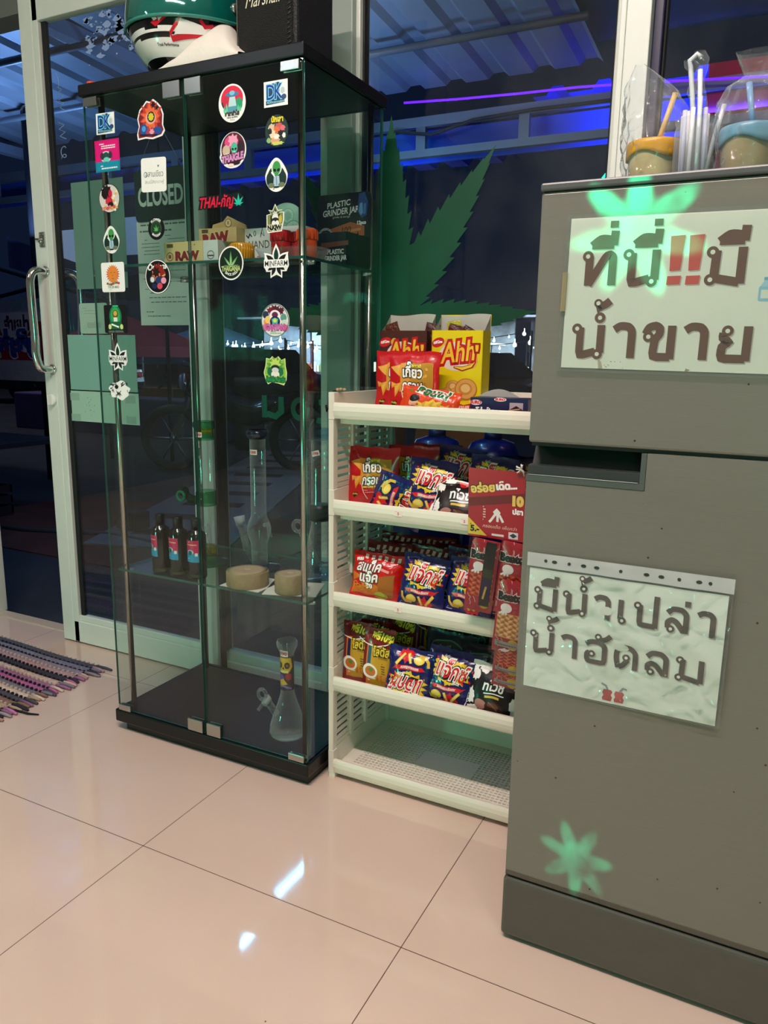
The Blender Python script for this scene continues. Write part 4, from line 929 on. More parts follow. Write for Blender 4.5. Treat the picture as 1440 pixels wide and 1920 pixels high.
# tier 1
b1 = bag('snack_bag', .120, .140, .012, RED, kiew_art(.12, .14), 'red and gold wonton crisp bag on the top tray, the front one of two', (.372, .492, F1), (-.10, 0, .05), group=None)
bag('snack_bag', .120, .140, .012, RED, kiew_art(.12, .14), 'red wonton crisp bag on the top tray, half hidden behind its twin', (.322, .530, F1), (-.06, 0, .10), seed=3)
bag('snack_bag', .135, .062, .015, mat('#dd4318', .28, coat=.3, bump=.3), corn_art(.135, .062), 'small orange corn snack bag lying in front of the red bags on the top tray', (.426, .450, F1+.002), (-.25, .12, .04), seed=2, seal=.007)
# tier 2
k0 = bag('snack_bag', .128, .140, .014, RED, kiew_art(.12, .14), 'red and gold wonton crisp bag nearest the left end of the second tray', (.271, .502, F2), (-.07, 0, .10), seed=4)
def twin(src, loc, rot, label):
    o = src.copy(); COL.objects.link(o); o.location = loc; o.rotation_euler = rot; o['label'] = label; return o
twin(k0, (.352, .545, F2+.004), (-.05, 0, .02), 'red wonton crisp bag second from the left on the second tray')
twin(k0, (.392, .588, F2+.006), (-.04, 0, .0), 'red wonton crisp bag standing behind two others on the second tray')
j0 = bag('snack_bag', .112, .126, .017, NAVY, JX, 'upright navy potato stick bag with fries in the middle of the second tray', (.418, .478, F2), (-.22, .10, .12), seed=5)
b = bag('snack_bag', .118, .126, .017, NAVY, JX, 'toppled navy potato stick bag lying at the front of the second tray', (.300, .452, F2+.045), (-.55, 1.95, -.10), seed=6)
twin(j0, (.452, .555, F2+.022), (-.15, .14, .1), 'navy potato stick bag leaning behind the upright one on the second tray')
twin(j0, (.545, .530, F2+.010), (-.12, .06, -.05), 'navy potato stick bag behind the black and white bag on the second tray')
twin(j0, (.640, .560, F2+.004), (-.10, .02, -.1), 'navy potato stick bag at the right end of the second tray')
twin(j0, (.600, .625, F2+.002), (-.05, -.03, .02), 'navy potato stick bag at the back right of the second tray')
c0 = bag('snack_bag', .122, .100, .014, mat('#efece6', .28, coat=.3, bump=.3), twi_art(.122, .1), 'black and white splash snack bag lying at the front of the second tray', (.502, .440, F2-.004), (-.55, .06, .05), seed=7)
# tier 3
s0 = bag('snack_bag', .128, .112, .020, mat('#cc1a14', .26, coat=.3, bump=.35), jack_art(.128, .112), 'bright red ring snack bag at the left end of the third tray', (.292, .478, F3), (-.16, .06, .14), seed=8)
j1 = twin(j0, (.412, .466, F3), (-.18, .10, .06), 'navy potato stick bag beside the red ring snack bag on the third tray'); 
twin(j0, (.522, .480, F3+.002), (-.16, .08, .02), 'navy potato stick bag half hidden by the squid card on the third tray')
twin(j0, (.486, .540, F3+.006), (-.10, .14, .02), 'navy potato stick bag behind the front ones on the third tray')
twin(j0, (.620, .500, F3+.002), (-.14, .04, .02), 'navy potato stick bag behind the squid card on the third tray')
DRED = mat('#7a1018', .3, coat=.25, bump=.3)
for i, (x, y, r) in enumerate(((.285, .560, .1), (.345, .590, 0), (.395, .570, -.05), (.440, .625, .0), (.510, .610, .05), (.575, .620, 0), (.27, .66, 0), (.36, .67, .05))):
    s1 = s0.copy() if i else bag('snack_bag', .118, .118, .014, DRED, jack_art(.118, .112), '', (0, 0, 0), seed=11)
    if i == 0: m0 = s1
    else:
        s1 = m0.copy(); COL.objects.link(s1)
    s1.location = (x, y, F3+.003); s1.rotation_euler = (-.05, .03*((-1)**i), r); s1['label'] = 'one of the dark red ring snack bags packed at the back of the third tray'; s1['group'] = 'dark red bags at the back of the third tray'; s1['category'] = 'snack bag'
# tier 4
MAR = mat('#7d1216', .28, coat=.3, bump=.2)
p0 = bag('snack_pouch', .078, .150, .010, MAR, lotus_art(.078, .15), 'maroon and yellow cracker pouch marked free 10 percent, the frontmost on the fourth tray', (.316, .450, F4), (-.08, .02, .12), 'snack pouch', seed=9, wr=.5)
twin(p0, (.252, .470, F4), (-.06, .0, .10), 'maroon and yellow cracker pouch nearest the left end of the fourth tray')['category'] = 'snack pouch'
twin(p0, (.284, .500, F4), (-.03, 0, .06), 'maroon cracker pouch wedged between the two front pouches on the fourth tray')
twin(p0, (.330, .545, F4+.006), (-.03, .02, 0), 'maroon cracker pouch standing behind the front ones on the fourth tray')
twin(p0, (.392, .590, F4+.010), (-.02, .02, 0), 'maroon cracker pouch at the back of the fourth tray')
twin(j0, (.408, .452, F4+.122), (.20, PI+.06, .10), 'upside down navy potato stick bag at the front of the fourth tray')
j4 = bag('snack_bag', .124, .132, .020, NAVY, JX, 'large navy potato stick bag at the front of the fourth tray, right way up', (.490, .446, F4), (-.24, .12, .06), seed=10)
NB = mat('#0e2a3a', .3, coat=.3, bump=.3)
def pari():
    a = Art(.3); a.ell(0, .024, .044, .022, '#17362e'); a.ring(0, .024, .044, .022, .003, '#4f9a86', 26); a.text('ปารีส', 0, .016, .016, '#5fb8a0', bold=.03, fit=.056, out=[('#0c1a18', .06)]); a.lines(-.03, -.01, .03, -.03, 3, '#2f5a6a', .4, 4); return a
q0 = bag('snack_bag', .120, .130, .016, NB, pari(), 'dark blue seaweed snack bag behind the navy bags on the fourth tray', (.452, .530, F4+.01), (-.2, .05, 0), seed=12)
twin(q0, (.545, .520, F4-.002), (-.2, .04, 0), 'dark blue seaweed snack bag by the back right of the fourth tray')
twin(q0, (.480, .610, F4+.02), (-.1, .05, 0), 'dark blue seaweed snack bag at the very back of the fourth tray')
twin(q0, (.600, .600, F4+.006), (-.1, .0, 0), 'dark blue seaweed snack bag at the back right corner of the fourth tray')
c1 = bag('snack_bag', .122, .118, .014, mat('#efece6', .28, coat=.3, bump=.3), twi_art(.122, .1), 'black and white splash snack bag at the right end of the fourth tray', (.596, .440, F4-.002), (-.3, .10, -.03), seed=13)

# ------------------------------------------------------------------ cartons on the top tray
def carton(x, y, z, w, d, h, m, art, label, rz, rim):
    t = thing('snack_carton', label, 'snack box', (x, y, z), (0, 0, rz))
    b = MB(); th = .0012
    b.box(-w/2, w/2, 0, th, 0, h, m).box(-w/2, w/2, d-th, d, 0, h+rim, m).box(-w/2, -w/2+th, 0, d, 0, h, m).box(w/2-th, w/2, 0, d, 0, h, m).box(-w/2, w/2, 0, d, 0, th, m)
    b.art(art, lambda u, v, hh: (u, -hh, v+h/2)); a2 = Art(.3); 
    b.build('box_body', t)
    GREY = mat('#b9b6ae', .7, noise=.03)
    f = MB()
    zz = lambda u: h+rim*(1-.06*math.sin(u*6))
    f.grid(lambda u, v: (-w/2+th+(w-2*th)*u, d-th-.0006, h*.3+(zz(u)-h*.3)*v), 12, 2, GREY)
    for sgn in (-1, 1):
        f.add([(sgn*(w/2-th), .012 if sgn > 0 else .006, h-.001), (sgn*(w/2-th), d-.002, h-.001), (sgn*(w/2-th), d-.002, h+rim*.95), (sgn*(w/2-th), d*.55, h+rim*.4)], [(0, 1, 2, 3)], GREY)
    f.build('torn_flaps', t); return t
def ahh_art(w, h, ring=True):
    a = Art(.3)
    a.ell(.0, h*.20, w*.36, h*.17, '#e8d8c8'); a.ell(.036, h*.16, w*.11, h*.10, '#e2a84a'); a.ell(-.022, h*.36, w*.07, h*.05, '#e0b04a')
    a.ell(-.044, h*.36, .015, .010, '#cc1f26', rot=.4); a.text('กูลิโกะ', -.044, h*.35, .005, W, bold=.06, fit=.020, rot=.1)
    a.text('Ahh', .002, h*.14, .044, '#f2c83a', bold=.015, shear=.2, fit=.076, rot=.12, out=[('#a8101a', .10), ('#d01a22', .075)]); a.text("'", .046, h*.16, .03, '#f2c83a', bold=.04, out=[('#a8101a', .10)])
    a.stroke([(-.006, h*.075), (.014, h*.055), (.036, h*.09), (.044, h*.14)], [.004, .010, .008, .003], '#a8101a'); a.stroke([(-.004, h*.076), (.014, h*.058), (.034, h*.09), (.042, h*.135)], [.002, .006, .005, .001], '#f2c83a')
    if ring:
        for x, z, r in ((-.030, -.052, .018), (-.006, -.030, .017), (.004, -.046, .018), (.024, -.034, .026), (-.022, -.044, .014)):
            a.ell(x, z, r, r*.92, '#b8742a', 24); a.ell(x, z+.001, r*.9, r*.82, '#dca458', 24); a.ell(x-.001, z+.001, r*.6, r*.52, '#c88a3e', 22); a.ell(x-.001, z+.002, r*.42, r*.36, '#e8c07a', 20)
        a.poly([(-.004, -h*.44), (.0, -h*.34), (.02, -h*.37), (.056, -h*.32), (.030, -h*.43), (.01, -h*.47)], '#b8121c'); a.text('รสเนย', .016, -h*.42, .009, '#f4e8d0', bold=.04, shear=.2, rot=.06)
    return a
yb = carton(.449, .553, F1, .118, .060, .186, mat('#e8cf12', .35), ahh_art(.118, .186), 'tall yellow opened biscuit carton with red script on the top tray', .06, .036)
bb = carton(.312, .566, F1, .114, .066, .186, mat('#4a211c', .35), ahh_art(.114, .186, False), 'dark brown opened biscuit carton behind the red bags on the top tray', .10, .038)
def sachet(loc, rot, c, lab):
    b = MB(); b.grid(lambda u, v: ((u-.5)*.034, .003*math.sin(u*PI)*math.sin(v*PI)+.002*math.sin(u*17)*math.sin(v*9), v*.060), 8, 10, mat(c, .22, coat=.5, bump=.5, bscale=120)); b.grid(lambda u, v: ((u-.5)*.034, -.003*math.sin(u*PI)*math.sin(v*PI)-.001, v*.060), 8, 10, mat(c, .22, coat=.5, bump=.5, bscale=120))
    tag(b.build('biscuit_sachet', loc=loc, rot=rot, recalc=False), lab, 'sachet')
sachet((.42, .585, F1+0.141), (0, .25, .1), '#5a1c1a', 'wrapped brown biscuit sachet poking out of the yellow carton, on its left')
sachet((.443, .578, F1+0.139), (0, .5, .2), '#4a1614', 'wrapped brown biscuit sachet leaning out of the yellow carton, to the right')
sachet((.428, .600, F1+0.148), (0, -.1, .0), '#b8b428', 'wrapped olive biscuit sachet poking out at the back of the yellow carton')
sachet((.285, .592, F1+0.146), (0, -.3, .0), '#5c2a1c', 'wrapped biscuit sachet poking out at the left of the brown carton')
sachet((.362, .596, F1+0.144), (0, .2, .1), '#4a1614', 'wrapped biscuit sachet poking out at the right of the brown carton')
t = thing('chocolate_box', 'low navy chocolate cake box with white lettering at the right end of the top tray', 'box', (.580, .455, F1), (0, 0, .02))
b = MB(); NV = mat('#191c48', .4); b.box(-.058, .064, 0, .055, 0, .048, NV)
a = Art(.35); a.ell(-.046, .008, .013, .0055, '#f4e8e8'); a.text('EURO', -.046, .0055, .006, '#d83a4a', bold=.08, fit=.022); a.ell(.006, .0155, .013, .004, '#f4e8e8'); a.text('EURO', .006, .0137, .004, '#d83a4a', bold=.08, fit=.02); a.rect(.026, -.014, .054, .010, '#b8a8b4'); a.poly([(.020, -.008), (.040, .004), (.054, -.004), (.052, -.014), (.022, -.014)], '#3a1812'); a.stroke([(.024, -.006), (.048, -.002)], .002, '#d8b090'); a.text('ยูโร่เค้ก', -.030, -.016, .012, W, bold=.05, fit=.05)
b.art(a, lambda u, v, hh: (u, -hh, v+.030)); b.build('box_body', t)
MB().prism([(-.058+.090*i/16, .0482+.016*math.sin(PI*i/16)) for i in range(17)], .050, .0512, mat('#b3b1ac', .6)).build('open_flap', t)

# ------------------------------------------------------------------ squid card hanging on the right of the rack
sq = thing('squid_snack_card', 'red hanging card of squid snack with yellow price corner at right end of the rack', 'snack card', (.607, .395, .655), (.06, .0, -.05))
CR = mat('#a3102a', .35)
hd = MB().box(-.058, .062, -.0015, 0, 0, .142, CR)
a = Art(.35); a.poly([(-.058, .080), (.062, .100), (.062, .082), (-.058, .062)], '#6e0c1e'); a.text('อร่อย', -.026, .095, .016, '#e8c860', bold=.05, fit=.05, rot=.14, out=[('#2a0c0c', .07)]); a.text('เด็ด...', .024, .105, .013, W, bold=.06, fit=.042, rot=.14)
a.poly([(-.058, .004), (-.058, .040), (-.016, .004)], '#d8b83a'); a.text('5.-', -.043, .011, .012, K, bold=.05, fit=.018); a.lines(-.055, .027, -.042, .022, 1, K, .5, 2)
a.text('กรอบเด็ด เผ็ดกว่า', .010, .022, .006, '#e8c8b8', shear=.3, fit=.072); a.rect(-.006, .006, .020, .0105, '#e8d8d4'); a.rect(.030, .004, .050, .018, '#d8d0d4'); a.poly([(.032, .011), (.040, .016), (.048, .011), (.040, .006)], '#2a2a3a')
a.text('เบนโตะ', -.022, .052, .006, '#e8d0c8', rot=PI/2) if False else a.lines(-.026, .066, -.020, .034, 6, '#e8d0c8', .5, 3)
a.text('ปลา', .048, .056, .010, W, bold=.06); a.text('10', .048, .074, .018, '#e8c860', bold=.08)
for p in ([(-.004, .056), (.004, .064), (.012, .056), (.010, .048), (.0, .048)],): a.poly(p, '#e8e2e0')
a.stroke([(.0, .050), (-.008, .038), (-.012, .034)], .005, '#e8e2e0'); a.stroke([(.006, .050), (.006, .036)], .005, '#e8e2e0'); a.stroke([(.010, .050), (.018, .036)], .005, '#e8e2e0')
hd.art(a, lambda u, v, hh: (u, -.0015-hh, v)); hd.build('header_card', sq)
b = MB(); b.tube([(.05, -.004, .142), (.052, -.010, .150), (.058, -.006, .146), (.06, -.003, .135)], .0016, mat('#e8e6e0', .5), 6)
for k in range(10): b.tube([(.055, -.006, .148), (.045+.016*random.random(), -.012, .140+.02*random.random())], .0012, mat('#e8e6e0', .5), 5)
b.build('tie_string', sq)
def squid_pouch(loc, rot, win, col, label, h=.155, w=.060):
    t = thing('squid_snack_pouch', label, 'snack pouch', loc, rot)
    b = MB(); T = .006
    pos = lambda x, z, s, o=0: (x, s*(T*max(0, 1-(abs(2*x/w))**3)*max(0, 1-abs(2*z/h-1)**6)+o)+0, z)
    B_ = mat('#a01428', .25, coat=.4, bump=.2)
    for s in (-1, 1): b.grid(lambda u, v, s=s: pos((u-.5)*w, v*h, s), 10, 16, B_)
    a = Art(.3)
    for k in range(14):
        rnd = random.Random(k*3+int(w*1e3)); x, z = (rnd.random()-.5)*w*.9, h*(rnd.choice([.05, .1, .92, .8, .75, .7])+.05*rnd.random()); 
        a.stroke([(x, z), (x+.008*(rnd.random()-.5), z+.006), (x+.016*(rnd.random()-.5), z+.012)], .0009, '#e8c0c0')
    a.rect(-w*.42, h*.22, w*.42, h*.56, col)
    for i in range(9):
        for j in range(6): a.ell(-w*.36+w*.72*j/5+(.002 if i % 2 else 0), h*.25+h*.29*i/8, .0045, .0022, {'#c8452a': '#e0704a', '#d89a5a': '#ecc08a'}.get(col, col) if (i+j) % 2 else {'#c8452a': '#8a2418', '#d89a5a': '#a86a30'}.get(col, col), 8, .5 if j % 2 else -.5)
    a.text('Bento', -.002, h*.74, .016, K, bold=.08, fit=w*.82, rot=.05, out=[('#f0d8d4', .06)])
    a.ell(-.008, h*.63, .012, .010, '#ece8e6'); 
    for dx in (-.014, -.006, .002): a.stroke([(-.008, h*.61), (-.008+dx, h*.54)], .004, '#ece8e6')
    a.text('5', w*.2, h*.10, .010, W, bold=.06, shear=.2); a.ell(.014, h*.14, .011, .012, '#c8a82a')
    if win: a.rect(.002, h*.10, .024, h*.98, '#141416'); a.rect(.004, h*.5, .022, h*.62, '#2a3a22'); a.rect(.004, h*.22, .022, h*.48, '#1a1c46'); a.stroke([(.010, h*.2), (.014, h*.38)], .004, '#c8a03a')
    else: a.rect(-w*.4, h*.09, w*.4, h*.17, '#9a9a92'); a.lines(-w*.36, h*.16, w*.36, h*.10, 2, '#4a4a48', .5, 4)
    b.art(a, lambda u, v, hh: pos(max(-w/2, min(w/2, u)), max(0, min(h, v)), -1, hh*2+.0002), step=.008)
    b.build('pouch_body', t, recalc=False)
    c = MB(); c.box(-w/2-.003, w/2+.003, -T-.0045, -T-.004, -.004, h+.003, glass('film', (.95, .95, .95), ior=1.3)); c.build('clear_sleeve', t)
    return t
squid_pouch((.580, .384, .500), (.02, .10, 0), True, '#c8452a', 'left squid pouch with a dark window hanging under the red card')
squid_pouch((.640, .390, .500), (.02, .10, 0), False, '#c8452a', 'right squid pouch hanging under the red card beside the one with a dark window')
squid_pouch((.648, .372, .425), (.02, .08, 0), False, '#d89a5a', 'orange squid pouch hanging in front, next to the refrigerator edge')
squid_pouch((.650, .378, .375), (.03, .08, 0), False, '#c8452a', 'squid pouch hanging second from the bottom next to the refrigerator', h=.1)
squid_pouch((.648, .384, .345), (.04, .06, 0), False, '#c8452a', 'lowest squid pouch hanging above the black and white bag', h=.1)
# ================================================================== REFRIGERATOR
fg_ = thing('refrigerator', 'grey two door refrigerator with two white Thai paper signs on its doors', 'refrigerator')
def brushed(name, c, rough):
    m, N, L, p = princ(name); tc = N.new('ShaderNodeTexCoord'); mp = N.new('ShaderNodeMapping'); mp.inputs['Scale'].default_value = (6, 6, 500)
    n = N.new('ShaderNodeTexNoise'); n.inputs['Scale'].default_value = 4; n.inputs['Detail'].default_value = 3
    L.new(tc.outputs['Object'], mp.inputs[0]); L.new(mp.outputs[0], n.inputs['Vector'])
    r = N.new('ShaderNodeMapRange'); r.inputs[3].default_value = .88; r.inputs[4].default_value = 1.10; L.new(n.outputs[0], r.inputs[0])
    sc = N.new('ShaderNodeVectorMath'); sc.operation = 'SCALE'; sc.inputs[0].default_value = lin(c); L.new(r.outputs[0], sc.inputs['Scale']); L.new(sc.outputs[0], p.inputs['Base Color'])
    v = N.new('ShaderNodeTexVoronoi'); v.inputs['Scale'].default_value = 26; L.new(tc.outputs['Object'], v.inputs['Vector'])
    lt = N.new('ShaderNodeMath'); lt.operation = 'LESS_THAN'; lt.inputs[1].default_value = .045; L.new(v.outputs['Distance'], lt.inputs[0])
    mx = N.new('ShaderNodeMix'); mx.data_type = 'RGBA'; L.new(lt.outputs[0], mx.inputs[0]); L.new(sc.outputs[0], mx.inputs[6]); mx.inputs[7].default_value = (*lin('#3a352e'), 1); L.new(mx.outputs[2], p.inputs['Base Color'])
    p.inputs['Roughness'].default_value = rough; p.inputs['Metallic'].default_value = .2
    return m
FR = brushed('brushed_grey_steel', '#7b7972', .36)
FD = mat('#34383a', .35); FK = mat('#141a19', .5); FG = mat('#4f5654', .4)
FX0, FX1, FY = .749, 1.252, .107
MB().box(FX0+.004, FX1-.004, FY+.052, .62, .012, 1.250, mat('#6a6d6a', .45)).build('body', fg_, bevel=.004)
MB().box(FX0, FX1, FY, FY+.05, .8875, 1.252, FR).build('freezer_door', fg_, bevel=.004)
MB().box(FX0-.001, FX1+.001, FY-.004, .63, 1.2525, 1.264, mat('#55585a', .35)).build('top_cover', fg_, bevel=.003)
L_ = [(FX0, .1285), (FX1, .1285), (FX1, .882), (FX0+.178, .882), (FX0+.178, .8265), (FX0, .8265)]
d = MB().prism([(x, z) for x, z in L_], FY, FY+.05, FR)
d.box(FX0, FX1, FY-.001, FY+.002, .1285, .139, mat('#5a564e', .35, .3))
d = d.build('fridge_door', fg_, bevel=.003)
h = MB(); x0, x1 = FX0-.001, FX0+.178
h.add([(x0+.002, FY+.020, .836), (x1-.008, FY+.020, .836), (x1-.008, FY+.044, .882), (x0+.002, FY+.044, .882)], [(0, 1, 2, 3)], FK)
h.box(x0, x1-.0005, FY-.001, FY+.022, .827, .8365, FG); h.box(x0+.002, x1-.006, FY+.001, FY+.020, .8366, .852, FD); h.box(x1-.008, x1-.0004, FY-.001, FY+.046, .8365, .8815, FG)
h.tube([(x0+.004, FY-.0012, .8375), (x1-.01, FY-.0012, .8375)], .0007, mat('#8f9692', .3), 6)
h.build('door_handle', d, bevel=.001, label='dark recessed handle at the top left of the lower door')
MB().box(FX0+.004, FX1, FY+.006, FY+.05, .8822, .8873, FK).build('door_gasket', fg_)
MB().box(FX0-.003, FX1, FY-.004, FY+.045, .010, .1235, mat('#55534d', .4, .15, noise=.04)).build('kick_plate', fg_, bevel=.006)
for x in (FX0+.04, FX1-.04): MB().lathe([(.018, 0), (.018, .012)], FK, 16, rotm(0, 0, 0, (x, FY+.05, 0))).build('foot', fg_)

# ---------------- lettering with loops, drawn stroke by stroke (x, y in letter heights)
def loopring(x, y, r=.115): return ('r', x, y, r)
G = {
 'ท': (.78, [('s', [(.16, 0), (.16, .86)]), loopring(.11, .86), ('s', [(.16, .02), (.60, .86), (.70, .90), (.78, .82), (.78, 0)])]),
 'น': (.82, [loopring(.10, .88), ('s', [(.20, .92), (.20, .04), (.66, .18)]), ('s', [(.80, 1), (.80, .14)]), loopring(.73, .10)]),
 'ม': (.84, [loopring(.12, .88), ('s', [(.22, .92), (.20, .12)]), loopring(.12, .12), ('s', [(.22, .16), (.80, .04)]), ('s', [(.82, 1), (.82, 0)])]),
 'ข': (.74, [loopring(.12, .66), ('s', [(.04, .74), (.12, .94), (.30, 1), (.42, .92), (.42, .74), (.30, .58), (.26, .06), (.74, .06)]), ('s', [(.74, 1), (.74, 0)])]),
 'า': (.60, [('s', [(.06, .86), (.22, .98), (.46, .96), (.56, .82), (.56, 0)])]),
 'ย': (.76, [loopring(.24, .86), ('s', [(.15, .80), (.13, .66), (.30, .54), (.13, .42), (.12, .06), (.74, .06)]), ('s', [(.75, 1), (.75, 0)])]),
 'เ': (.30, [('s', [(.12, 1), (.12, .16)]), loopring(.19, .10)]),
 'ป': (.78, [loopring(.11, .88), ('s', [(.20, .92), (.20, .06), (.76, .06)]), ('s', [(.76, 1.36), (.76, 0)])]),
 'ล': (.74, [('s', [(.08, .78), (.24, .97), (.56, .97), (.72, .78), (.72, 0)]), loopring(.22, .12), ('s', [(.12, .16), (.10, .40), (.24, .52), (.40, .44), (.66, .06)])]),
 'อ': (.76, [('s', [(.06, .84), (.24, .98), (.56, .98), (.74, .80), (.74, .06), (.12, .06), (.10, .40), (.20, .48)]), loopring(.28, .42)]),
 'ด': (.78, [('s', [(.18, .02), (.10, .40), (.10, .74), (.26, .96), (.58, .96), (.76, .76), (.76, 0)]), loopring(.44, .50), ('s', [(.50, .42), (.34, .14), (.20, .06)])]),
 '!': (.36, []),
}
MK = {'ี': [('s', [(-.62, 1.16), (-.40, 1.36), (-.16, 1.34), (-.06, 1.22)]), ('s', [(-.62, 1.18), (-.04, 1.18)]), ('s', [(-.05, 1.16), (-.03, 1.58)])],
      '่': [('s', [(-.05, 1.12), (-.05, 1.36)])], 'T่': [('s', [(-.07, 1.66), (-.07, 1.86)])],
      'ํ': [loopring(-.12, 1.22, .12)], 'T้': [loopring(-.20, 1.66, .085), ('s', [(-.14, 1.60), (-.24, 1.52), (.02, 1.62), (.14, 1.74)])],
      'ั': [loopring(-.32, 1.22, .10), ('s', [(-.26, 1.14), (-.30, 1.06), (-.04, 1.14), (.12, 1.34)])]}
def smooth_path(pts):
    if len(pts) < 3: return pts
    out = [pts[0]]
    for i in range(1, len(pts)-1):
        a, b, c = Vector(pts[i-1]), Vector(pts[i]), Vector(pts[i+1])
        k = .30
        p, q = b+(a-b)*min(k, .12/max((a-b).length, 1e-6)), b+(c-b)*min(k, .12/max((c-b).length, 1e-6))
        for t in (0, .5, 1): out.append(tuple(p*(1-t)**2+b*2*t*(1-t)+q*t*t))
    out.append(pts[-1]); return out
def thai_hand(a, t, x, y, h, col, total, thick=.19):
    seq = []; w = 0
    for ch in t:
        if ch in G: seq.append((ch, w)); w += G[ch][0]+(.30 if ch != '!' else .10)
        else: seq.append((ch, w-.26))
    s = total/(w-.22)
    def put(el, ox, c, d=(0, 0)):
        for e in el:
            if e[0] == 's': a.stroke([(x+(ox+px)*s+d[0], y+py*h+d[1]) for px, py in smooth_path(e[1])], thick*h*.9, c)
            else: a.ring(x+(ox+e[1])*s+d[0], y+e[2]*h+d[1], (e[3]+.045)*h, (e[3]+.045)*h, .105*h, c, 22)
    for c, d in (('#b4aca6', (.0016, -.0016)), (col, (0, 0))):
        for ch, ox in seq:
            if ch == '!':
                cc = c if d[0] else '#d3473f'
                a.poly([(x+(ox)*s+d[0], y+1.36*h+d[1]), (x+(ox+.36)*s+d[0], y+1.38*h+d[1]), (x+(ox+.30)*s+d[0], y+.40*h+d[1]), (x+(ox+.04)*s+d[0], y+.38*h+d[1])], cc)
                a.poly([(x+(ox)*s+d[0], y+.24*h+d[1]), (x+(ox+.34)*s+d[0], y+.25*h+d[1]), (x+(ox+.32)*s+d[0], y+.0*h+d[1]), (x+(ox-.01)*s+d[0], y-.01*h+d[1])], cc)
            elif ch in G: put(G[ch][1], ox, c, d)
            else: put(MK[ch] if len(ch) == 1 else MK[ch], ox, c, d)
    for ch, ox in seq:
        for e in (G.get(ch) or (0, MK.get(ch, [])))[1]:
            if e[0] == 'r': a.ell(x+(ox+e[1])*s, y+e[2]*h, .066*h, .066*h, '#ece7e0', 14)
def toks(s):
    out = []; i = 0
    while i < len(s):
        if s[i] == '^': out.append('T'+s[i+1]); i += 2
        else: out.append(s[i]); i += 1
    return out
LAM = glass('laminate_film', (.93, .97, .95), ior=1.5, rough=.02, face_white=.03, white=.12)
SLEEVE = glass('sleeve_film', (.95, .97, .96), ior=1.45, rough=.06, crinkle=.5, cscale=22, face_white=.05, white=.3)
# upper sign: laminated sheet with brown lettering
s1 = thing('laminated_sign', 'laminated white sheet with large brown Thai lettering taped to the freezer door', 'sign', (.790, FY-.0005, .9985), (0, .012, 0))
W1, H1 = .340, .217
a = Art(.5)
thai_hand(a, toks('ที^่นี^่!!มี'), .025, .121, .047, '#65382a', .214, .27)
thai_hand(a, toks('นํ^้าขาย'), .018, .020, .046, '#65382a', .238, .27)
for bx in (.258, .276, .294):
    z = .098-(.008 if bx == .276 else 0)
    a.rect(bx, z, bx+.018, z+.020, '#8fbfe0', .003); a.poly([(bx+.001, z+.019), (bx+.017, z+.019), (bx+.012, z+.027), (bx+.006, z+.027)], '#a8d0ea'); a.rect(bx+.005, z+.027, bx+.013, z+.031, '#6aa6d2'); a.rect(bx+.003, z+.004, bx+.015, z+.015, '#e8e6dc')
a.poly([(.058, .004), (.064, .004), (.061, .014), (.056, .018)], '#b8ab9a'); a.poly([(.176, .002), (.184, .006), (.178, .008)], '#9a8a70')
for k in range(10): a.ell(.064+.03*random.random(), .004+.012*random.random(), .0008, .0006, '#8a7f70', 6)
b = MB().box(.003, W1, -.0006, 0, .004, H1-.003, mat('#eee8e2', .5)); b.art(a, lambda u, v, h: (u, -.0006-h, v), dz=4e-5); b.build('paper', s1)
MB().box(-.002, W1+.004, -.0052, -.0048, -.001, H1+.002, LAM).build('laminate', s1)
MB().box(-.003, .003, -.0046, -.0006, .085, .140, mat('#a08a62', .5)).build('tape', s1)
# lower sign: punched pocket with grey-brown lettering, bulging off the door
s2 = thing('punched_pocket_sign', 'white Thai sheet in a crinkled punched plastic pocket on the lower refrigerator door', 'sign', (.759, FY-.001, .487), (0, .0, 0))
W2, H2 = .302, .225
bul = lambda u, v, h=0: (u, -.0008-.010*max(0, u/W2)**1.3*(1-.55*abs(2*v/H2-1))-.0012*math.sin(u*70+v*35)*math.sin(v*55)-h, v)
a = Art(.5)
thai_hand(a, toks('มีนํ^้าเปล่า'), .010, .135, .036, '#51443f', .270, .25)
thai_hand(a, toks('นํ^้าอัดลม'), .008, .062, .036, '#51443f', .262, .25)
for dx in (0, .018):
    x = .128+dx
    a.poly([(x, .004), (x+.013, .004), (x+.0145, .010), (x+.012, .014), (x+.0145, .019), (x+.012, .022), (x+.001, .022), (x-.001, .017), (x+.001, .012), (x-.001, .008)], '#b0413f'); a.stroke([(x+.007, .022), (x+.004, .028), (x-.003, .031)] if dx == 0 else [(x+.007, .022), (x+.012, .029), (x+.018, .028)], .003, '#8a8f92')
a.ell(.124, .150, .010, .007, '#d8dcd4', 10); a.ell(.150, .095, .012, .006, '#d8dcd4', 10)
b = MB(); b.grid(lambda u, v: bul(u*(W2-.01)+.004, v*(H2-.024)), 36, 26, mat('#dfe3dd', .5, bump=.12, bscale=25)); b.art(a, lambda u, v, h: bul(u+.004, v, h+.0004), step=.012, dz=4e-5); b.build('paper', s2)
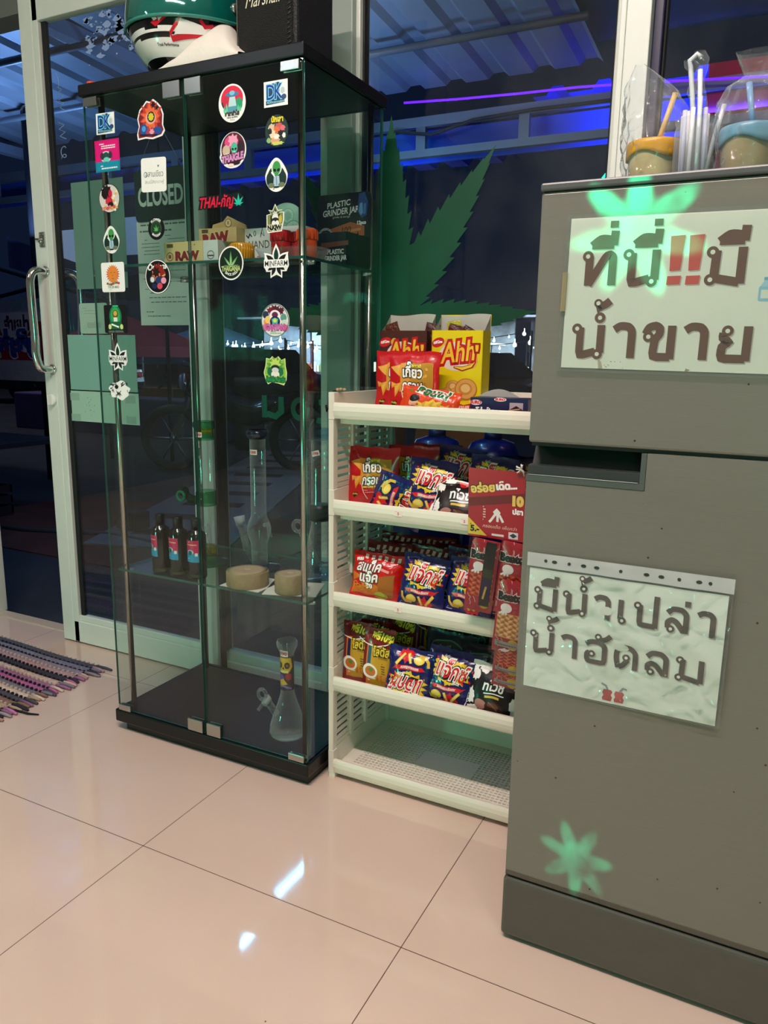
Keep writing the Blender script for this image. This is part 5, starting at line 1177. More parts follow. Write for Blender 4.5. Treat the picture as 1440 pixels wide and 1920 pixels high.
def sleeve():
    b = MB(); b.grid(lambda u, v: bul(u*W2, v*(H2-.018)-.002, .0030), 40, 28, SLEEVE)
    ST = glass('punched_strip', (.9, .92, .92), ior=1.5, rough=.1, face_white=.55, white=.6)
    b.grid(lambda u, v: bul(u*W2, H2-.020+v*.022, .0032), 40, 3, ST)
    for x, r in ((.030, 1), (.044, 1.6), (.067, 1), (.089, 1.6), (.109, 1.6), (.145, 1), (.182, 1.6), (.203, 1.6), (.228, 1), (.255, 1.6), (.270, 1)):
        b.add([bul(x+.0026*r*math.cos(t), H2-.009+.0026*math.sin(t), .0038) for t in [2*PI*i/14 for i in range(14)]], [tuple(range(14))], mat('#2f3532', .6))
    b.build('plastic_pocket', s2)
sleeve()

# ---------------- things on top of the refrigerator
ZT = 1.264
def wrinkled_bag(name, parent, prof, label=None, seed=0, n=40, tip=None):
    rnd = random.Random(seed); ph = [rnd.random()*6 for _ in range(8)]
    PB = glass('cellophane', (.95, .96, .98), ior=1.38, rough=.03, crinkle=.5, cscale=28, white=.55, face_white=.035)
    z0, z1 = prof[0][1], prof[-1][1]
    def fn(u, v):
        z = z0+(z1-z0)*v; i = 0
        while i < len(prof)-2 and prof[i+1][1] < z: i += 1
        (r0, za, e0), (r1, zb, e1) = prof[i], prof[i+1]; t = (z-za)/max(zb-za, 1e-6); r = r0+(r1-r0)*t; e = e0+(e1-e0)*t
        an = 2*PI*u; k = 1+.07*math.sin(5*an+ph[0]+z*60)+.05*math.sin(9*an+ph[1]-z*90)+.04*math.sin(14*an+ph[2]+z*140)
        sh = (tip or (0, 0)); q = max(0, v-.5)**1.5
        return (r*k*math.cos(an)+sh[0]*q, r*e*k*math.sin(an)+sh[1]*q, z)
    return MB().grid(fn, n, 30, PB, True, True).build(name, parent, recalc=False)
def cup(x, y, lid, body, straw, label, seed, prof, tip, st):
    t = thing('lidded_cup', label, 'cup', (x, y, ZT))
    MB().lathe([(0.001, .0), (.032, .0), (.034, .004), (.039, .068), (.039, .076)], body, 36).build('cup_body', t)
    b = MB(); n = 48
    def fn(u, v):
        an = 2*PI*u; low = .064+.005*math.sin(an*3+1); R = [.0405, .0425, .0425, .0405, .030, .001]; Z = [low, low+.001, .082, .0865, .0875, .0875]
        k = v*5; i = min(int(k), 4); f = k-i; r = R[i]+(R[i+1]-R[i])*f; z = Z[i]+(Z[i+1]-Z[i])*f; return (r*math.cos(an), r*math.sin(an), z)
    b.grid(fn, n, 15, lid, True, True); b.build('lid', t)
    MB().tube(st, .0042, straw, 14).build('straw', t)
    wrinkled_bag('plastic_wrapper', t, prof, seed=seed, tip=tip)
cup(.872, .30, mat('#dda01e', .3), mat('#d0bf8c', .4), mat('#e0be7c', .4), 'cup with a yellow lid and straw in a clear plastic bag on the refrigerator', 2, [(.044, .002, 1), (.046, .04, 1), (.047, .088, 1), (.052, .105, .7), (.046, .14, .5), (.030, .175, .3), (.006, .205, .2)], (-.09, 0), [(.004, 0, .084), (.024, .006, .158)])
cup(1.010, .27, mat('#6f9fb8', .3), mat('#a79a72', .4), mat('#6f9cc8', .35), 'cup with a blue lid and straw in a clear plastic bag on the refrigerator', 5, [(.045, .002, 1), (.047, .05, 1), (.047, .088, 1), (.048, .11, .8), (.038, .145, .6), (.014, .158, .6), (.022, .172, .5), (.030, .190, .4)], (.0, 0), [(.004, 0, .084), (-.008, .004, .150)])
jar = thing('straw_jar', 'clear jar holding wrapped straws on the refrigerator between the two cups', 'jar', (.936, .26, ZT))
JG = glass('clear_plastic', (.93, .95, .97), ior=1.42, rough=.02, white=.55, face_white=.13, edge=(.72, .76, .82))
MB().lathe([(.0, .002), (.026, .002), (.029, .006), (.030, .085), (.028, .095), (.030, .100), (.0305, .103)], JG, 36, caps=False).build('jar_body', jar)
rnd = random.Random(8); SW = [mat('#e6e6ea', .35), mat('#d2d6dc', .35), mat('#c9cbe4', .35)]
for i in range(9):
    an = 2*PI*i/9+.3; r0 = .017; lx = (rnd.random()-.5)*.030; ly = (rnd.random()-.5)*.02; hh = .105+.022*rnd.random()
    st = thing('wrapped_straw', 'one of the short white wrapped straws standing in the clear jar', 'straw', (.936+r0*math.cos(an), .26+r0*math.sin(an), ZT+.004), group='short straws in the jar') if False else None
    o = MB().tube([(0, 0, 0), (lx*.3, ly*.3, hh)], .0033, SW[i % 3], 10).build('wrapped_straw', loc=(.936+r0*math.cos(an), .26+r0*math.sin(an), ZT+.004))
    tag(o, 'one of the short white straws standing in the clear jar on the refrigerator', 'straw', 'short straws in the jar')
def longstraw(dx, lean, h, m, lab, bent=False, film=False):
    t = thing('wrapped_straw', lab, 'straw', (.936+dx, .262, ZT+.004))
    p = [(0, 0, 0), (lean*.7, .002, h*.75), (lean, .004, h)]
    if bent: p += [(lean-.002, .004, h+.008), (lean+.008, .004, h+.016), (lean+.014, .003, h+.010)]
    MB().tube(p, .0036, m, 12).build('tube', t)
    b = MB(); b.grid(lambda u, v: (lean*v+(.010+.002*math.sin(v*23))*math.cos(2*PI*u)*(.6 if v < .9 else .9)+.003*math.sin(v*17), .004+.004*math.sin(2*PI*u), h*.35+(h*.80+.0 if film else h*.7)*v), 14, 24, glass('cellophane'), True, True); b.build('paper_film' if False else 'film_sleeve', t, recalc=False)
longstraw(.006, -.022, .176, SW[1], 'long bent straw rising highest from the jar on the left', True)
longstraw(.010, -.012, .170, SW[0], 'long straight straw in clear film rising from the middle of the jar', False, True)
longstraw(.014, .022, .118, SW[0], 'straw leaning out of the jar to the right', False)
# ================================================================== ON TOP OF THE CABINET
ZT2 = 1.616
hel = thing('racing_helmet', 'black white and red full face racing helmet with teal visor on the cabinet top', 'helmet', (-.205, .490, ZT2), (0, 0, .10))
HW, HK, HR = mat('#e6e6e4', .18, coat=.6), mat('#0b0b0d', .15, coat=.6), mat('#c3152c', .2, coat=.6)
def hp(az, el, o=0):
    """az: 0 = front (-y), el in radians"""
    rx, ry, rz_ = .138, .158, .140
    x = math.sin(az)*math.cos(el); y = -math.cos(az)*math.cos(el); z = math.sin(el)
    chin = max(0, math.cos(az))**2*max(0, -z+.1)*.030
    k = 1-.10*max(0, -z-.2)
    return Vector((x*(rx*k+o), y*(ry*k+o)-chin, .128+z*(rz_+o)))
def hmat(u, v):
    az = (u-.5)*2*PI; el = -.98+(1.57+.98)*v
    a = abs(az)
    if el < -.80: return HK
    if el < -.50+.06*a: return HW
    if el < -.44+.06*a: return HK
    if el < -.37+.06*a: return HW
    if el < -.30+.06*a: return HK
    if a < 1.75 and el < .02: return HK
    if a > 1.30 and el < .75: return HR if math.sin(az*5+el*6) > -.75 else HW
    if el > 1.0: return HK if math.sin(el*26) > 0 else HW
    return HK
b = MB(); b.grid(lambda u, v: hp((u-.5)*2*PI, -.98+(1.57+.98)*v), 96, 64, HW, True, True, matfn=hmat); b.build('shell', hel)
MB().grid(lambda u, v: hp((u-.5)*2*PI, -.98, -.004)+Vector((0, 0, -.004*v)) if v < .5 else Vector((0, 0, .02)), 48, 4, HK, True, True).build('inner_rim', hel)
VT = mat('#0c6a62', .07, .35, coat=1.0)
def vis(u, v):
    az = (u-.5)*2*1.38; lo = -.20+.10*(abs(az)/1.38)**2+(.05 if abs(az) < .12 else 0)*0; hi = .62-.22*(abs(az)/1.38)**2
    return hp(az, lo+(hi-lo)*v, .0045)
MB().grid(vis, 48, 20, VT).build('visor', hel)
b = MB(); b.tube([hp((i/40-.5)*2*1.40, -.215+.10*(abs(i/40-.5)*2)**2, .005) for i in range(41)], .004, mat('#2f7f74', .2, coat=.6), 8); b.build('visor_rim', hel)
for s in (-1, 1):
    p = hp(1.30*s, .08, .006); MB().lathe([(.010, -.004), (.010, .003), (.006, .006)], mat('#cfd2d2', .2, .9), 20, Matrix.Translation(p) @ Vector((p.x, p.y, 0)).to_track_quat('Z', 'Y').to_matrix().to_4x4()).build('visor_screw', hel)
a = Art(.2)
sph = lambda u, v, h: tuple(hp(u, v, h+.0006))
a.poly([(.02, -.30), (.30, -.10), (.36, -.20), (.10, -.36)], '#c3152c'); a.poly([(-.05, -.12), (.05, -.08), (.14, -.26), (.08, -.28)], '#e6e6e4'); a.stroke([(.14, -.10), (.16, -.24), (.36, -.08)], .05, '#e6e6e4')
a.stroke([(.52, -.20), (.34, -.44), (.36, -.52), (.85, -.42)], .045, '#c3152c'); a.poly([(.50, -.24), (.88, -.30), (.88, -.40), (.40, -.46)], '#e6e6e4'); a.stroke([(.78, -.22), (.86, -.30), (.98, -.26)], .05, '#c3152c')
a.poly([(1.1, -.1), (1.6, .0), (1.7, -.3), (1.2, -.5)], '#c3152c'); a.ell(1.66, .10, .17, .08, '#e6e6e4', 20, .6); a.ell(1.66, .10, .12, .045, K, 20, .6); a.ell(1.95, -.10, .09, .06, '#e6e6e4', 20, .4); a.ell(1.95, -.10, .07, .04, K, 20, .4); a.poly([(1.42, -.2), (1.7, -.16), (1.72, -.22), (1.42, -.26)], K)
a.text('Track Performance', .26, -.62, .045, K, bold=.02, fit=.40)
b = MB(); b.art(a, sph, step=.05, z0=2e-4); b.build('decals', hel)
# white cloth between helmet and speaker
def cloth(u, v):
    x = -.105+.21*u; q = (1-abs(u-.55)/.58); hgt = max(0.002, .112*max(0, q)**.9)*math.sin(PI*min(1, v*.62+.0))**.8 if v > 0 else 0
    return (x+.05*v*(.5-u), .014-.055*math.cos(v*PI)-.02*math.sin(u*9)*v, max(.0015, hgt+.004*math.sin(u*15+v*7)*v*(1-v)*4*min(1, q*3 if q > 0 else 0)))
tag(MB().grid(cloth, 40, 24, mat('#d9d5cc', .8, bump=.15)).build('folded_cloth', loc=(-.085, .392, ZT2), rot=(0, 0, .05)), 'crumpled white cloth heaped between the front helmet and the black speaker', 'cloth')
# speaker
sp_ = thing('guitar_amplifier', 'small black amplifier box with pale script logo on the right of the cabinet top', 'speaker', (.052, .405, ZT2), (0, 0, .02))
TOL = mat('#0c0c10', .55, bump=.4, bscale=300); GRL = mat('#111214', .8, bump=.9, bscale=500)
SW_, SD, SH = .150, .150, .30
MB().box(-.068, .082, 0, SD, .004, SH, TOL).build('box_body', sp_, bevel=.006)
MB().box(-.062, .072, -.004, .004, .010, SH-.04, GRL).build('grille_cloth', sp_, bevel=.003)
b = MB()
for k in range(26): b.tube([(.068+.002*math.sin(k), -.0045, .02+k*.009), (.061, -.0046, .016+k*.009)], .0012, mat('#3a3b40', .5), 5)
b.tube([(-.064, -.004, .008), (-.064, -.004, SH-.04)], .0015, mat('#5a584e', .5), 6).tube([(-.064, -.004, .008), (.076, -.004, .008)], .0015, mat('#24252a', .5), 6).build('piping', sp_)
a = Art(.4); a.text('Marshall', .000, .106, .028, '#d8d3b8', shear=.28, fit=.084, bold=.0)
b = MB(); b.art(a, lambda u, v, h: (u, -.0046-h, v)); b.build('logo', sp_)
for x in (-.05, .065):
    for y in (.02, .13): MB().lathe([(.008, 0), (.008, .005)], HK, 14, rotm(0, 0, 0, (x, y, 0))).build('rubber_foot', sp_)
# marker pen at the left front corner
mk = thing('marker_pen', 'black marker with a red end lying at the left corner of the cabinet top', 'pen', (-.405, .352, ZT2+.004), (0, 0, .9))
MB().tube([(.014, 0, 0), (.10, .012, .002)], .0045, mat('#101012', .4), 12).build('barrel', mk)
MB().tube([(-.002, -.002, -.0005), (.004, -.001, 0), (.016, .0, 0)], [.002, .005, .0052], mat('#d8402e', .4), 12).build('cap', mk)

# ================================================================== UPPER SHELF
US = 1.2181
def ubox(name, x, y, w, d, h, m, art, label, rz=0.0, cat='box', extra=None):
    t = thing(name, label, cat, (x, y, US), (0, 0, rz))
    b = MB().box(-w/2, w/2, 0, d, 0, h, m); b.art(art, lambda u, v, hh: (u, -hh, v)); b.build('box_body', t, recalc=True); return t
KR = mat('#b8a06c', .6, noise=.06, nscale=40)
a = Art(.5); a.rect(-.044, .068, -.026, .076, '#4a3a1c'); a.text('RAW', -.004, .044, .023, '#7c1a1c', bold=.08, fit=.068, rot=.10, out=[('#d8c48a', .03)]); a.lines(-.005, .024, .04, .018, 1, '#6a5a30', .4, 2); a.text('89', -.014, .006, .012, K, shear=.2, rot=.1); a.rect(.022, .004, .034, .020, '#5a5030'); a.lines(.0, .016, .016, .004, 3, '#6a5a30', .35, 6)
t = ubox('rolling_paper_display', -.100, .425, .104, .05, .078, KR, a, 'tan rolling paper display box with rounded tab on the upper cabinet shelf', .05)
a = Art(.5); a.ell(-.002, .096, .010, .010, '#7a5a2a', 20); a.ell(-.002, .096, .008, .008, '#d8c898', 20); a.text('E', -.002, .0935, .006, '#7a5a2a', bold=.05)
b = MB().prism([(-.050, .078), (.050, .078), (.046, .090), (.022, .100), (.010, .106), (-.004, .112), (-.016, .100), (-.046, .094)], .046, .049, KR)
b.art(a, lambda u, v, h: (u, .046-h, v)); b.build('display_tab', t)
a = Art(.5); a.rect(-.048, .034, -.030, .042, '#5a4a20'); a.ring(-.040, .014, .010, .010, .0018, '#6a3a1a', 20); a.rect(-.044, .010, -.036, .018, '#6a4a2a'); a.text('RAW', .010, .006, .018, '#7c1a1c', bold=.08, fit=.064, out=[('#e0cf98', .03)]); a.lines(.026, .040, .050, .034, 1, '#6a5a30', .4, 2)
ubox('rolling_paper_box', -.166, .383, .112, .034, .046, mat('#c9b57e', .55), a, 'flat tan rolling paper box at the left of the upper cabinet shelf', .03)
a = Art(.5); a.ell(0, .014, .010, .0095, '#2a2c2e', 24); a.ell(0, .014, .0085, .008, '#c8cccc', 24); a.rect(-.008, .011, .008, .014, '#3a3c3e')
ubox('small_carton', -.088, .384, .041, .034, .046, mat('#c9cfca', .55), a, 'small white carton with a black lens mark on the upper cabinet shelf', .02)
GRN = glass('amber_plastic', (.95, .62, .12), edge=(.55, .28, .02), ior=1.45, white=.1)
g_ = thing('herb_grinder', 'round translucent amber grinder on the upper cabinet shelf', 'grinder', (-.022, .412, US))
b = MB(); b.lathe([(.001, .0), (.026, 0), (.027, .004), (.027, .034), (.024, .038), (.001, .038)], mat('#d89a1e', .15, coat=.6), 36); b.build('grinder_body', g_)
b = MB()
for i in range(30): an = 2*PI*i/30; b.tube([(.0273*math.cos(an), .0273*math.sin(an), .004), (.0273*math.cos(an), .0273*math.sin(an), .034)], .0012, mat('#b8780e', .2), 5)
b.build('grip_ridges', g_)
a = Art(.5); a.text('HAND MADE', .0, .034, .017, '#26302e', fit=.118, bold=.0); a.lines(-.05, .018, .02, .010, 1, '#d86a6a', .4, 2); a.stroke([(-.066, .064), (-.060, .058), (-.056, .066), (-.050, .060)], .003, '#14204a'); a.text('0A' if False else '0', -.042, .061, .012, '#14204a'); a.stroke([(-.026, .058), (-.020, .080), (-.016, .060), (-.024, .068)], .002, '#14204a')
hm = ubox('display_carton', .020, .462, .178, .05, .078, mat('#cfd6d2', .55), a, 'white HAND MADE display carton with round moon tab on the upper cabinet shelf', .0)
a = Art(.5); a.ell(0, 0, .052, .052, '#8fb5a4', 36)
for x, z, r in ((.006, .024, .017), (-.022, -.014, .021), (.020, -.010, .024)): a.ell(x, z, r, r, '#6f9a8a', 24); a.ell(x, z, r*.9, r*.9, '#9cc2b0', 24); a.star(x, z, r*.7, r*.5, 12, '#7fa898', jit=.2)
b = MB().prism([(.053*math.cos(2*PI*i/40), .053*math.sin(2*PI*i/40)) for i in range(40)], -.001, .001, mat('#8fb5a4', .55), rotm(0, 0, 0, (.012, .048, .085)))
b.art(a, lambda u, v, h: (.012+u, .047-h, .085+v)); b.build('moon_tab', hm)
def jarlet(x, y, r, h, c, label):
    t = thing('grinder_jar', label, 'jar', (x, y, US)); m1 = mat(c, .3, coat=.3)
    MB().lathe([(.001, 0), (r*.95, 0), (r, .002), (r, h*.6), (r*.99, h*.62)], m1, 32).build('jar_body', t)
    b = MB(); b.lathe([(r*1.03, h*.62), (r*1.03, h*.97), (r*.98, h), (.001, h)], m1, 32)
    for i in range(12): an = 2*PI*i/12; b.box(r*1.02-.001, r*1.02+.0016, -.002, .002, h*.64, h*.95, m1, Matrix.Rotation(an, 4, 'Z'))
    b.build('lid', t)
CLJ = glass('clear_plastic')
def tray_clear():
    t = thing('clear_tray', 'clear plastic tray under the red and orange jars on the upper cabinet shelf', 'tray', (.105, .425, US))
    b = MB(); b.grid(lambda u, v: ((.07+.012*v)*math.copysign(abs(math.cos(2*PI*u))**.5, math.cos(2*PI*u)), (.035+.010*v)*math.copysign(abs(math.sin(2*PI*u))**.5, math.sin(2*PI*u)), .022*v), 40, 4, glass('clear_plastic'), True, True); b.build('tray_body', t, recalc=False)
tray_clear()
jarlet(.076, .425, .0225, .062, '#b3161e', 'red grinder jar on the left of the pair on the upper cabinet shelf')
jarlet(.112, .450, .0225, .060, '#a8141c', 'red grinder jar between its twin and the orange jar on the upper cabinet shelf')
jarlet(.148, .418, .0215, .060, '#e8551c', 'orange grinder jar on the upper cabinet shelf')
a = Art(.45); a.poly([(-.078, .062), (.02, .085), (.06, .074), (.06, .052), (-.078, .042)], '#b8663a'); a.poly([(-.078, .058), (.05, .070), (.05, .064), (-.078, .052)], '#d8905a')
pts = [(-.078, .034)]
for i in range(14): pts += [(-.074+.0105*i, .052+.006*(i % 3)), (-.069+.0105*i, .044)]
pts += [(.078, .052), (.078, .0), (-.078, 0)]; a.poly(pts, '#10201f')
a.ell(-.052, .050, .026, .024, '#14302e', 30); a.ring(-.052, .050, .026, .024, .006, '#1a1c20'); a.text('PROFESSIONAL', -.052, .050, .005, '#c8d4d0', arc=.020, bold=.04); a.ring(-.052, .050, .015, .014, .002, '#4f8a80')
a.text('100', .008, .060, .014, K, shear=.2, rot=.05)
t = ubox('grinder_display_box', .092, .610, .150, .06, .075, mat('#141c20', .5), Art(), 'dark grinder jar display box with tall back card on the upper cabinet shelf', -.04)
b = MB().prism(rrect(-.076, 0, .076, .182, .010), .058, .062, mat('#121a1e', .5))
a.text('PLASTIC', -.014, .122, .013, W, bold=.02, fit=.066, shear=.15, rot=.08, out=[('#22282c', .05)]); a.text('GRINDER JAR', -.008, .104, .014, W, bold=.02, fit=.104, shear=.15, rot=.06, out=[('#22282c', .05)]); a.text('grinder & storage', -.006, .096, .005, '#e0d8c8', fit=.05); a.text('12pcs', .052, .078, .008, W, bold=.05)
a.poly([(.040, .108), (.052, .092), (.066, .098), (.070, .128), (.060, .150), (.044, .148)], '#27508a'); a.poly([(.044, .108), (.050, .098), (.056, .104), (.054, .128), (.047, .126)], '#6fa8d8'); a.poly([(.057, .100), (.063, .102), (.064, .126), (.058, .124)], '#4a86c0')
b.art(a, lambda u, v, h: (u, .058-h, v+.030)); b.build('back_card', t)
a = Art(.45); a.ell(-.046, .028, .028, .026, '#4f8f84', 30); a.ring(-.046, .028, .030, .028, .009, '#16181c', 36, .4, 2.9); a.text('PROFESSIONAL', -.046, .028, .006, W, arc=.021, bold=.05); a.poly([(-.008, .040), (.070, .044), (.070, .054), (-.008, .052)], '#6a4436')
a.text('PLASTIC', .034, .026, .010, '#cfd6d4', bold=.04, fit=.046); a.text('GRINDER JAR', .034, .012, .010, '#cfd6d4', bold=.04, fit=.062)
t = ubox('grinder_carton', .106, .556, .126, .045, .074, mat('#16262a', .45), a, 'dark teal grinder jar carton in front of the tall display card', -.10)

# ================================================================== LOWER SHELF
LS = .4562
BOT = mat('#14140c', .12, coat=.5)
a0 = None
def bottle(x, y, label, rz):
    t = thing('dark_bottle', label, 'bottle', (x, y, LS), (0, 0, rz))
    b = MB(); b.lathe([(.001, 0), (.022, 0), (.0235, .003), (.0235, .108), (.022, .116), (.013, .122), (.0115, .128)], BOT, 36)
    b.lathe([(.0236, .012), (.0237, .006), (.0225, .001)], mat('#3c4020', .2, coat=.4), 36, caps=False); b.build('bottle_body', t)
    MB().lathe([(.0125, .124), (.0125, .150), (.0105, .153), (.001, .153)], mat('#0c0c0a', .3), 28).build('cap', t)
    a = Art(.4); a.rect(-.019, .044, .019, .068, '#2f94c0'); a.rect(-.019, .066, .019, .100, '#d01c5a'); a.lines(-.015, .098, .014, .084, 2, '#f0c890', .35, 2); a.ell(-.004, .070, .010, .006, '#b8d0d8'); a.ell(-.004, .068, .006, .006, '#2a5a5a'); a.rect(.009, .060, .016, .068, '#e8e8e8', .001); a.lines(-.014, .056, .012, .048, 1, '#b8e0f0', .3, 3)
    b = MB(); b.art(a, lambda u, v, h: (.0238*math.sin(u/.0238)*(1+h/.0238), -.0238*math.cos(u/.0238)*(1+h/.0238), v), step=.004); b.build('bottle_label', t)
bottle(-.293, .402, 'leftmost of the three dark bottles on the lower cabinet shelf', -.45)
bottle(-.232, .400, 'middle one of the three dark bottles on the lower cabinet shelf', -.15)
bottle(-.176, .404, 'rightmost of the three dark bottles, in front of the green water pipe', .10)
BG = glass('borosilicate', (.93, .95, .96), edge=(.74, .78, .80), ior=1.5, white=.95, face_white=.02)  # white term paints bright rim glints along the tube edges
GG = glass('green_glass', (.22, .62, .38), edge=(.02, .16, .08), ior=1.5, white=.05)
AG = glass('amber_glass', (.82, .62, .10), edge=(.35, .24, .02), ior=1.5, white=.05)
BLG = glass('blue_glass', (.42, .46, .80), edge=(.06, .08, .35), ior=1.5, white=.05)
LB = glass('light_blue_glass', (.60, .76, .90), edge=(.30, .45, .62), ior=1.5, white=.2)
TAGM = mat('#e9ddd8', .6)
def ptag(t, r, z, txt, rz=0.0):
    a = Art(.6); a.text(txt, 0, -.003, .0065, '#c8323c', bold=.05, fit=.017)
    b = MB(); m_ = lambda u, v, h: (r*math.sin(u/r)*(1+h/r), -r*math.cos(u/r)*(1+h/r), z+v)
    a2 = Art(.6); a2.rect(-.0115, -.0065, .0115, .0065, TAGM, rot=rz); 
    b.art(a2, m_, step=.004); b.art(a, m_, step=.004, z0=3e-4); b.build('price_tag', t)
# green pipe
gp = thing('glass_water_pipe', 'tall glass water pipe with green and amber bands beside the dark bottles', 'water pipe', (-.238, .520, LS))
R = .0235
b = MB(); b.lathe([(R, .040), (R, .345)], BG, 36, caps=False); b.build('tube', gp)
b = MB(); b.lathe([(.0, 0), (.052, 0), (.054, .004), (.052, .009), (.030, .012), (R+.001, .016), (R+.001, .022)], GG, 40); b.build('base', gp)
b = MB(); b.lathe([(R+.0008, .022), (R+.0008, .050)], AG, 36, caps=False); b.lathe([(R+.0008, .352), (R+.0008, .362)], AG, 36, caps=False); b.build('amber_band', gp)
b = MB(); b.lathe([(R+.001, .335), (R+.001, .352)], GG, 36, caps=False).lathe([(R+.001, .362), (R+.004, .366), (R+.0065, .372), (R+.0055, .380), (R+.002, .384)], GG, 36, caps=False); b.build('mouth_rim', gp)
b = MB(); b.lathe([(R+.001, .160), (R+.004, .164), (R+.004, .196), (R+.001, .200)], GG, 36, caps=False)
b.tube([(-.020, -.010, .172), (-.036, -.018, .176), (-.046, -.022, .186)], [.012, .012, .010], GG, 18); b.build('joint', gp)
b = MB(); b.tube([(-.046, -.022, .184), (-.052, -.025, .196), (-.058, -.028, .198)], [.009, .014, .017], GG, 18)
b.tube([(-.052+.012*math.cos(t), -.040, .186+.012*math.sin(t)) for t in [2*PI*i/20 for i in range(21)]], .004, mat('#0f6a4a', .1, coat=.6), 10); b.build('bowl', gp)
b = MB(); b.tube([(-.010, 0, .10), (.006, 0, .03)], .005, BG, 10).tube([(.004, 0, .11), (.008, 0, .06), (.002, 0, .03)], .004, BG, 10); b.build('down_stem', gp)
lt = Art(.3); lt.text('PHOENIX', 0, 0, .015, '#0f4a2a', bold=.04, rot=-PI/2, fit=.120)
b = MB(); b.art(lt, lambda u, v, h: ((R+.001)*math.sin((u-.012)/R), -(R+.001)*math.cos((u-.012)/R), .255+v), step=.005); b.build('green_lettering', gp)
ptag(gp, R+.002, .350, '90')
# tall clear pipe with navy rim
cp = thing('glass_water_pipe', 'tall clear glass water pipe with dark blue rim and blue base in the cabinet middle', 'water pipe', (-.086, .545, LS))
b = MB(); b.lathe([(.021, .012), (.021, .028), (.022, .070), (.030, .095), (.032, .110), (.028, .126), (.0215, .140), (.0205, .155), (.0205, .352)], BG, 36, caps=False); b.build('tube', cp)
b = MB(); b.lathe([(0, 0), (.054, 0), (.056, .004), (.052, .009), (.026, .012), (.022, .014)], BLG, 40); b.build('base', cp)
b = MB(); b.lathe([(.0215, .345), (.025, .349), (.0285, .354), (.0285, .362), (.025, .367), (.022, .368)], mat('#0d0f2a', .1, coat=.8), 36, caps=False); b.build('mouth_rim', cp)
FROST = mat('#b9c6c8', .6)
b = MB(); b.tube([(-.030, -.014, .050), (-.040, -.018, .110), (-.046, -.020, .122)], [.009, .011, .013], BG, 18).tube([(-.044, -.0195, .118), (-.048, -.021, .140)], [.0125, .0145], glass('frosted_glass', (.75, .82, .82), ior=1.4, rough=.4, white=.5, face_white=.3), 20).tube([(-.020, -.006, .022), (-.030, -.014, .05), (-.040, -.018, .11)], .005, BG, 12); b.build('joint', cp)
b = MB(); b.tube([(.018, .0, .120), (.030, -.004, .125), (.036, -.006, .110), (.040, -.008, .092)], [.006, .005, .005, .006], BG, 12); b.build('side_hook', cp)
ptag(cp, .0212, .312, '1200')
# third pipe, partly behind the rack
tp = thing('glass_beaker_pipe', 'clear glass beaker pipe with dark grey collar at the right end of the lower shelf', 'water pipe', (.092, .560, LS))
b = MB(); b.lathe([(.040, .010), (.044, .016), (.044, .030), (.024, .130), (.0225, .150), (.0225, .355)], BG, 36, caps=False); b.build('beaker_body', tp)
b = MB(); b.lathe([(0, 0), (.042, 0), (.046, .005), (.046, .034), (.043, .040)], LB, 40, caps=False); b.build('base', tp)
b = MB(); b.lathe([(.0235, .352), (.026, .356), (.0265, .366), (.024, .372), (.0235, .380)], LB, 36, caps=False); b.build('mouth_rim', tp)
b = MB(); b.lathe([(.0225, .148), (.027, .150), (.027, .188), (.0225, .190)], mat('#1d2024', .4), 36); b.build('collar', tp)
b = MB(); b.tube([(-.022, -.015, .085), (-.040, -.022, .118)], .010, BG, 14).tube([(-.050+.014*math.cos(t), -.026, .132+.014*math.sin(t)) for t in [2*PI*i/20 for i in range(21)]], .0045, BG, 10).tube([(-.038, -.022, .114), (.0, .0, .03)], .005, BG, 10); b.build('bowl', tp)
ptag(tp, .0232, .320, '1399', .25)
# wooden rounds on paper
WD = mat('#9c8260', .75, noise=.18, nscale=40, bump=.2, bscale=60); WTOP = mat('#b79c7c', .7, noise=.08, nscale=25)
for x, y, r, h, pr, lab, lab2 in ((-.026, .412, .052, .038, .0, 'wider wooden round lying on paper at the front of the lower cabinet shelf', 'torn white paper under the wider wooden round on the lower cabinet shelf'), (.098, .415, .038, .046, .35, 'narrower wooden round at the right front of the lower cabinet shelf', 'white paper sheet under the narrower wooden round on the lower cabinet shelf')):
    tag(MB().prism([(x+q[0], q[1]) for q in []], 0, 1, WD).build('x') if False else MB().box(-.055 if pr == 0 else -.066, .060 if pr == 0 else .064, -.040, .07, 0, .0012, mat('#e4e0d8', .7), Matrix.Rotation(pr, 4, 'Z')).build('paper_sheet', loc=(x, y+(.0 if pr == 0 else .01), LS)), lab2, 'paper')
    w_ = thing('wooden_grinder', lab, 'wood block', (x, y, LS+.0013))
    b = MB(); n = 44
    b.lathe([(.001, 0), (r-.001, 0), (r, .002), (r, h-.003), (r-.002, h)], WD, n); b.lathe([(r-.002, h), (r*.6, h+.0005), (r*.3, h+.0003), (.0005, h+.0006)], WTOP, n); b.build('wood_body', w_)
    a = Art(.6); a.ell(0, 0, .008, .006, '#d8b8a8', 16); a.lines(-.005, .002, .005, -.002, 1, '#c86a5a', .5, 1); b = MB(); b.art(a, lambda u, v, hh: (u, v, h+.0008+hh)); b.build('price_spot', w_)
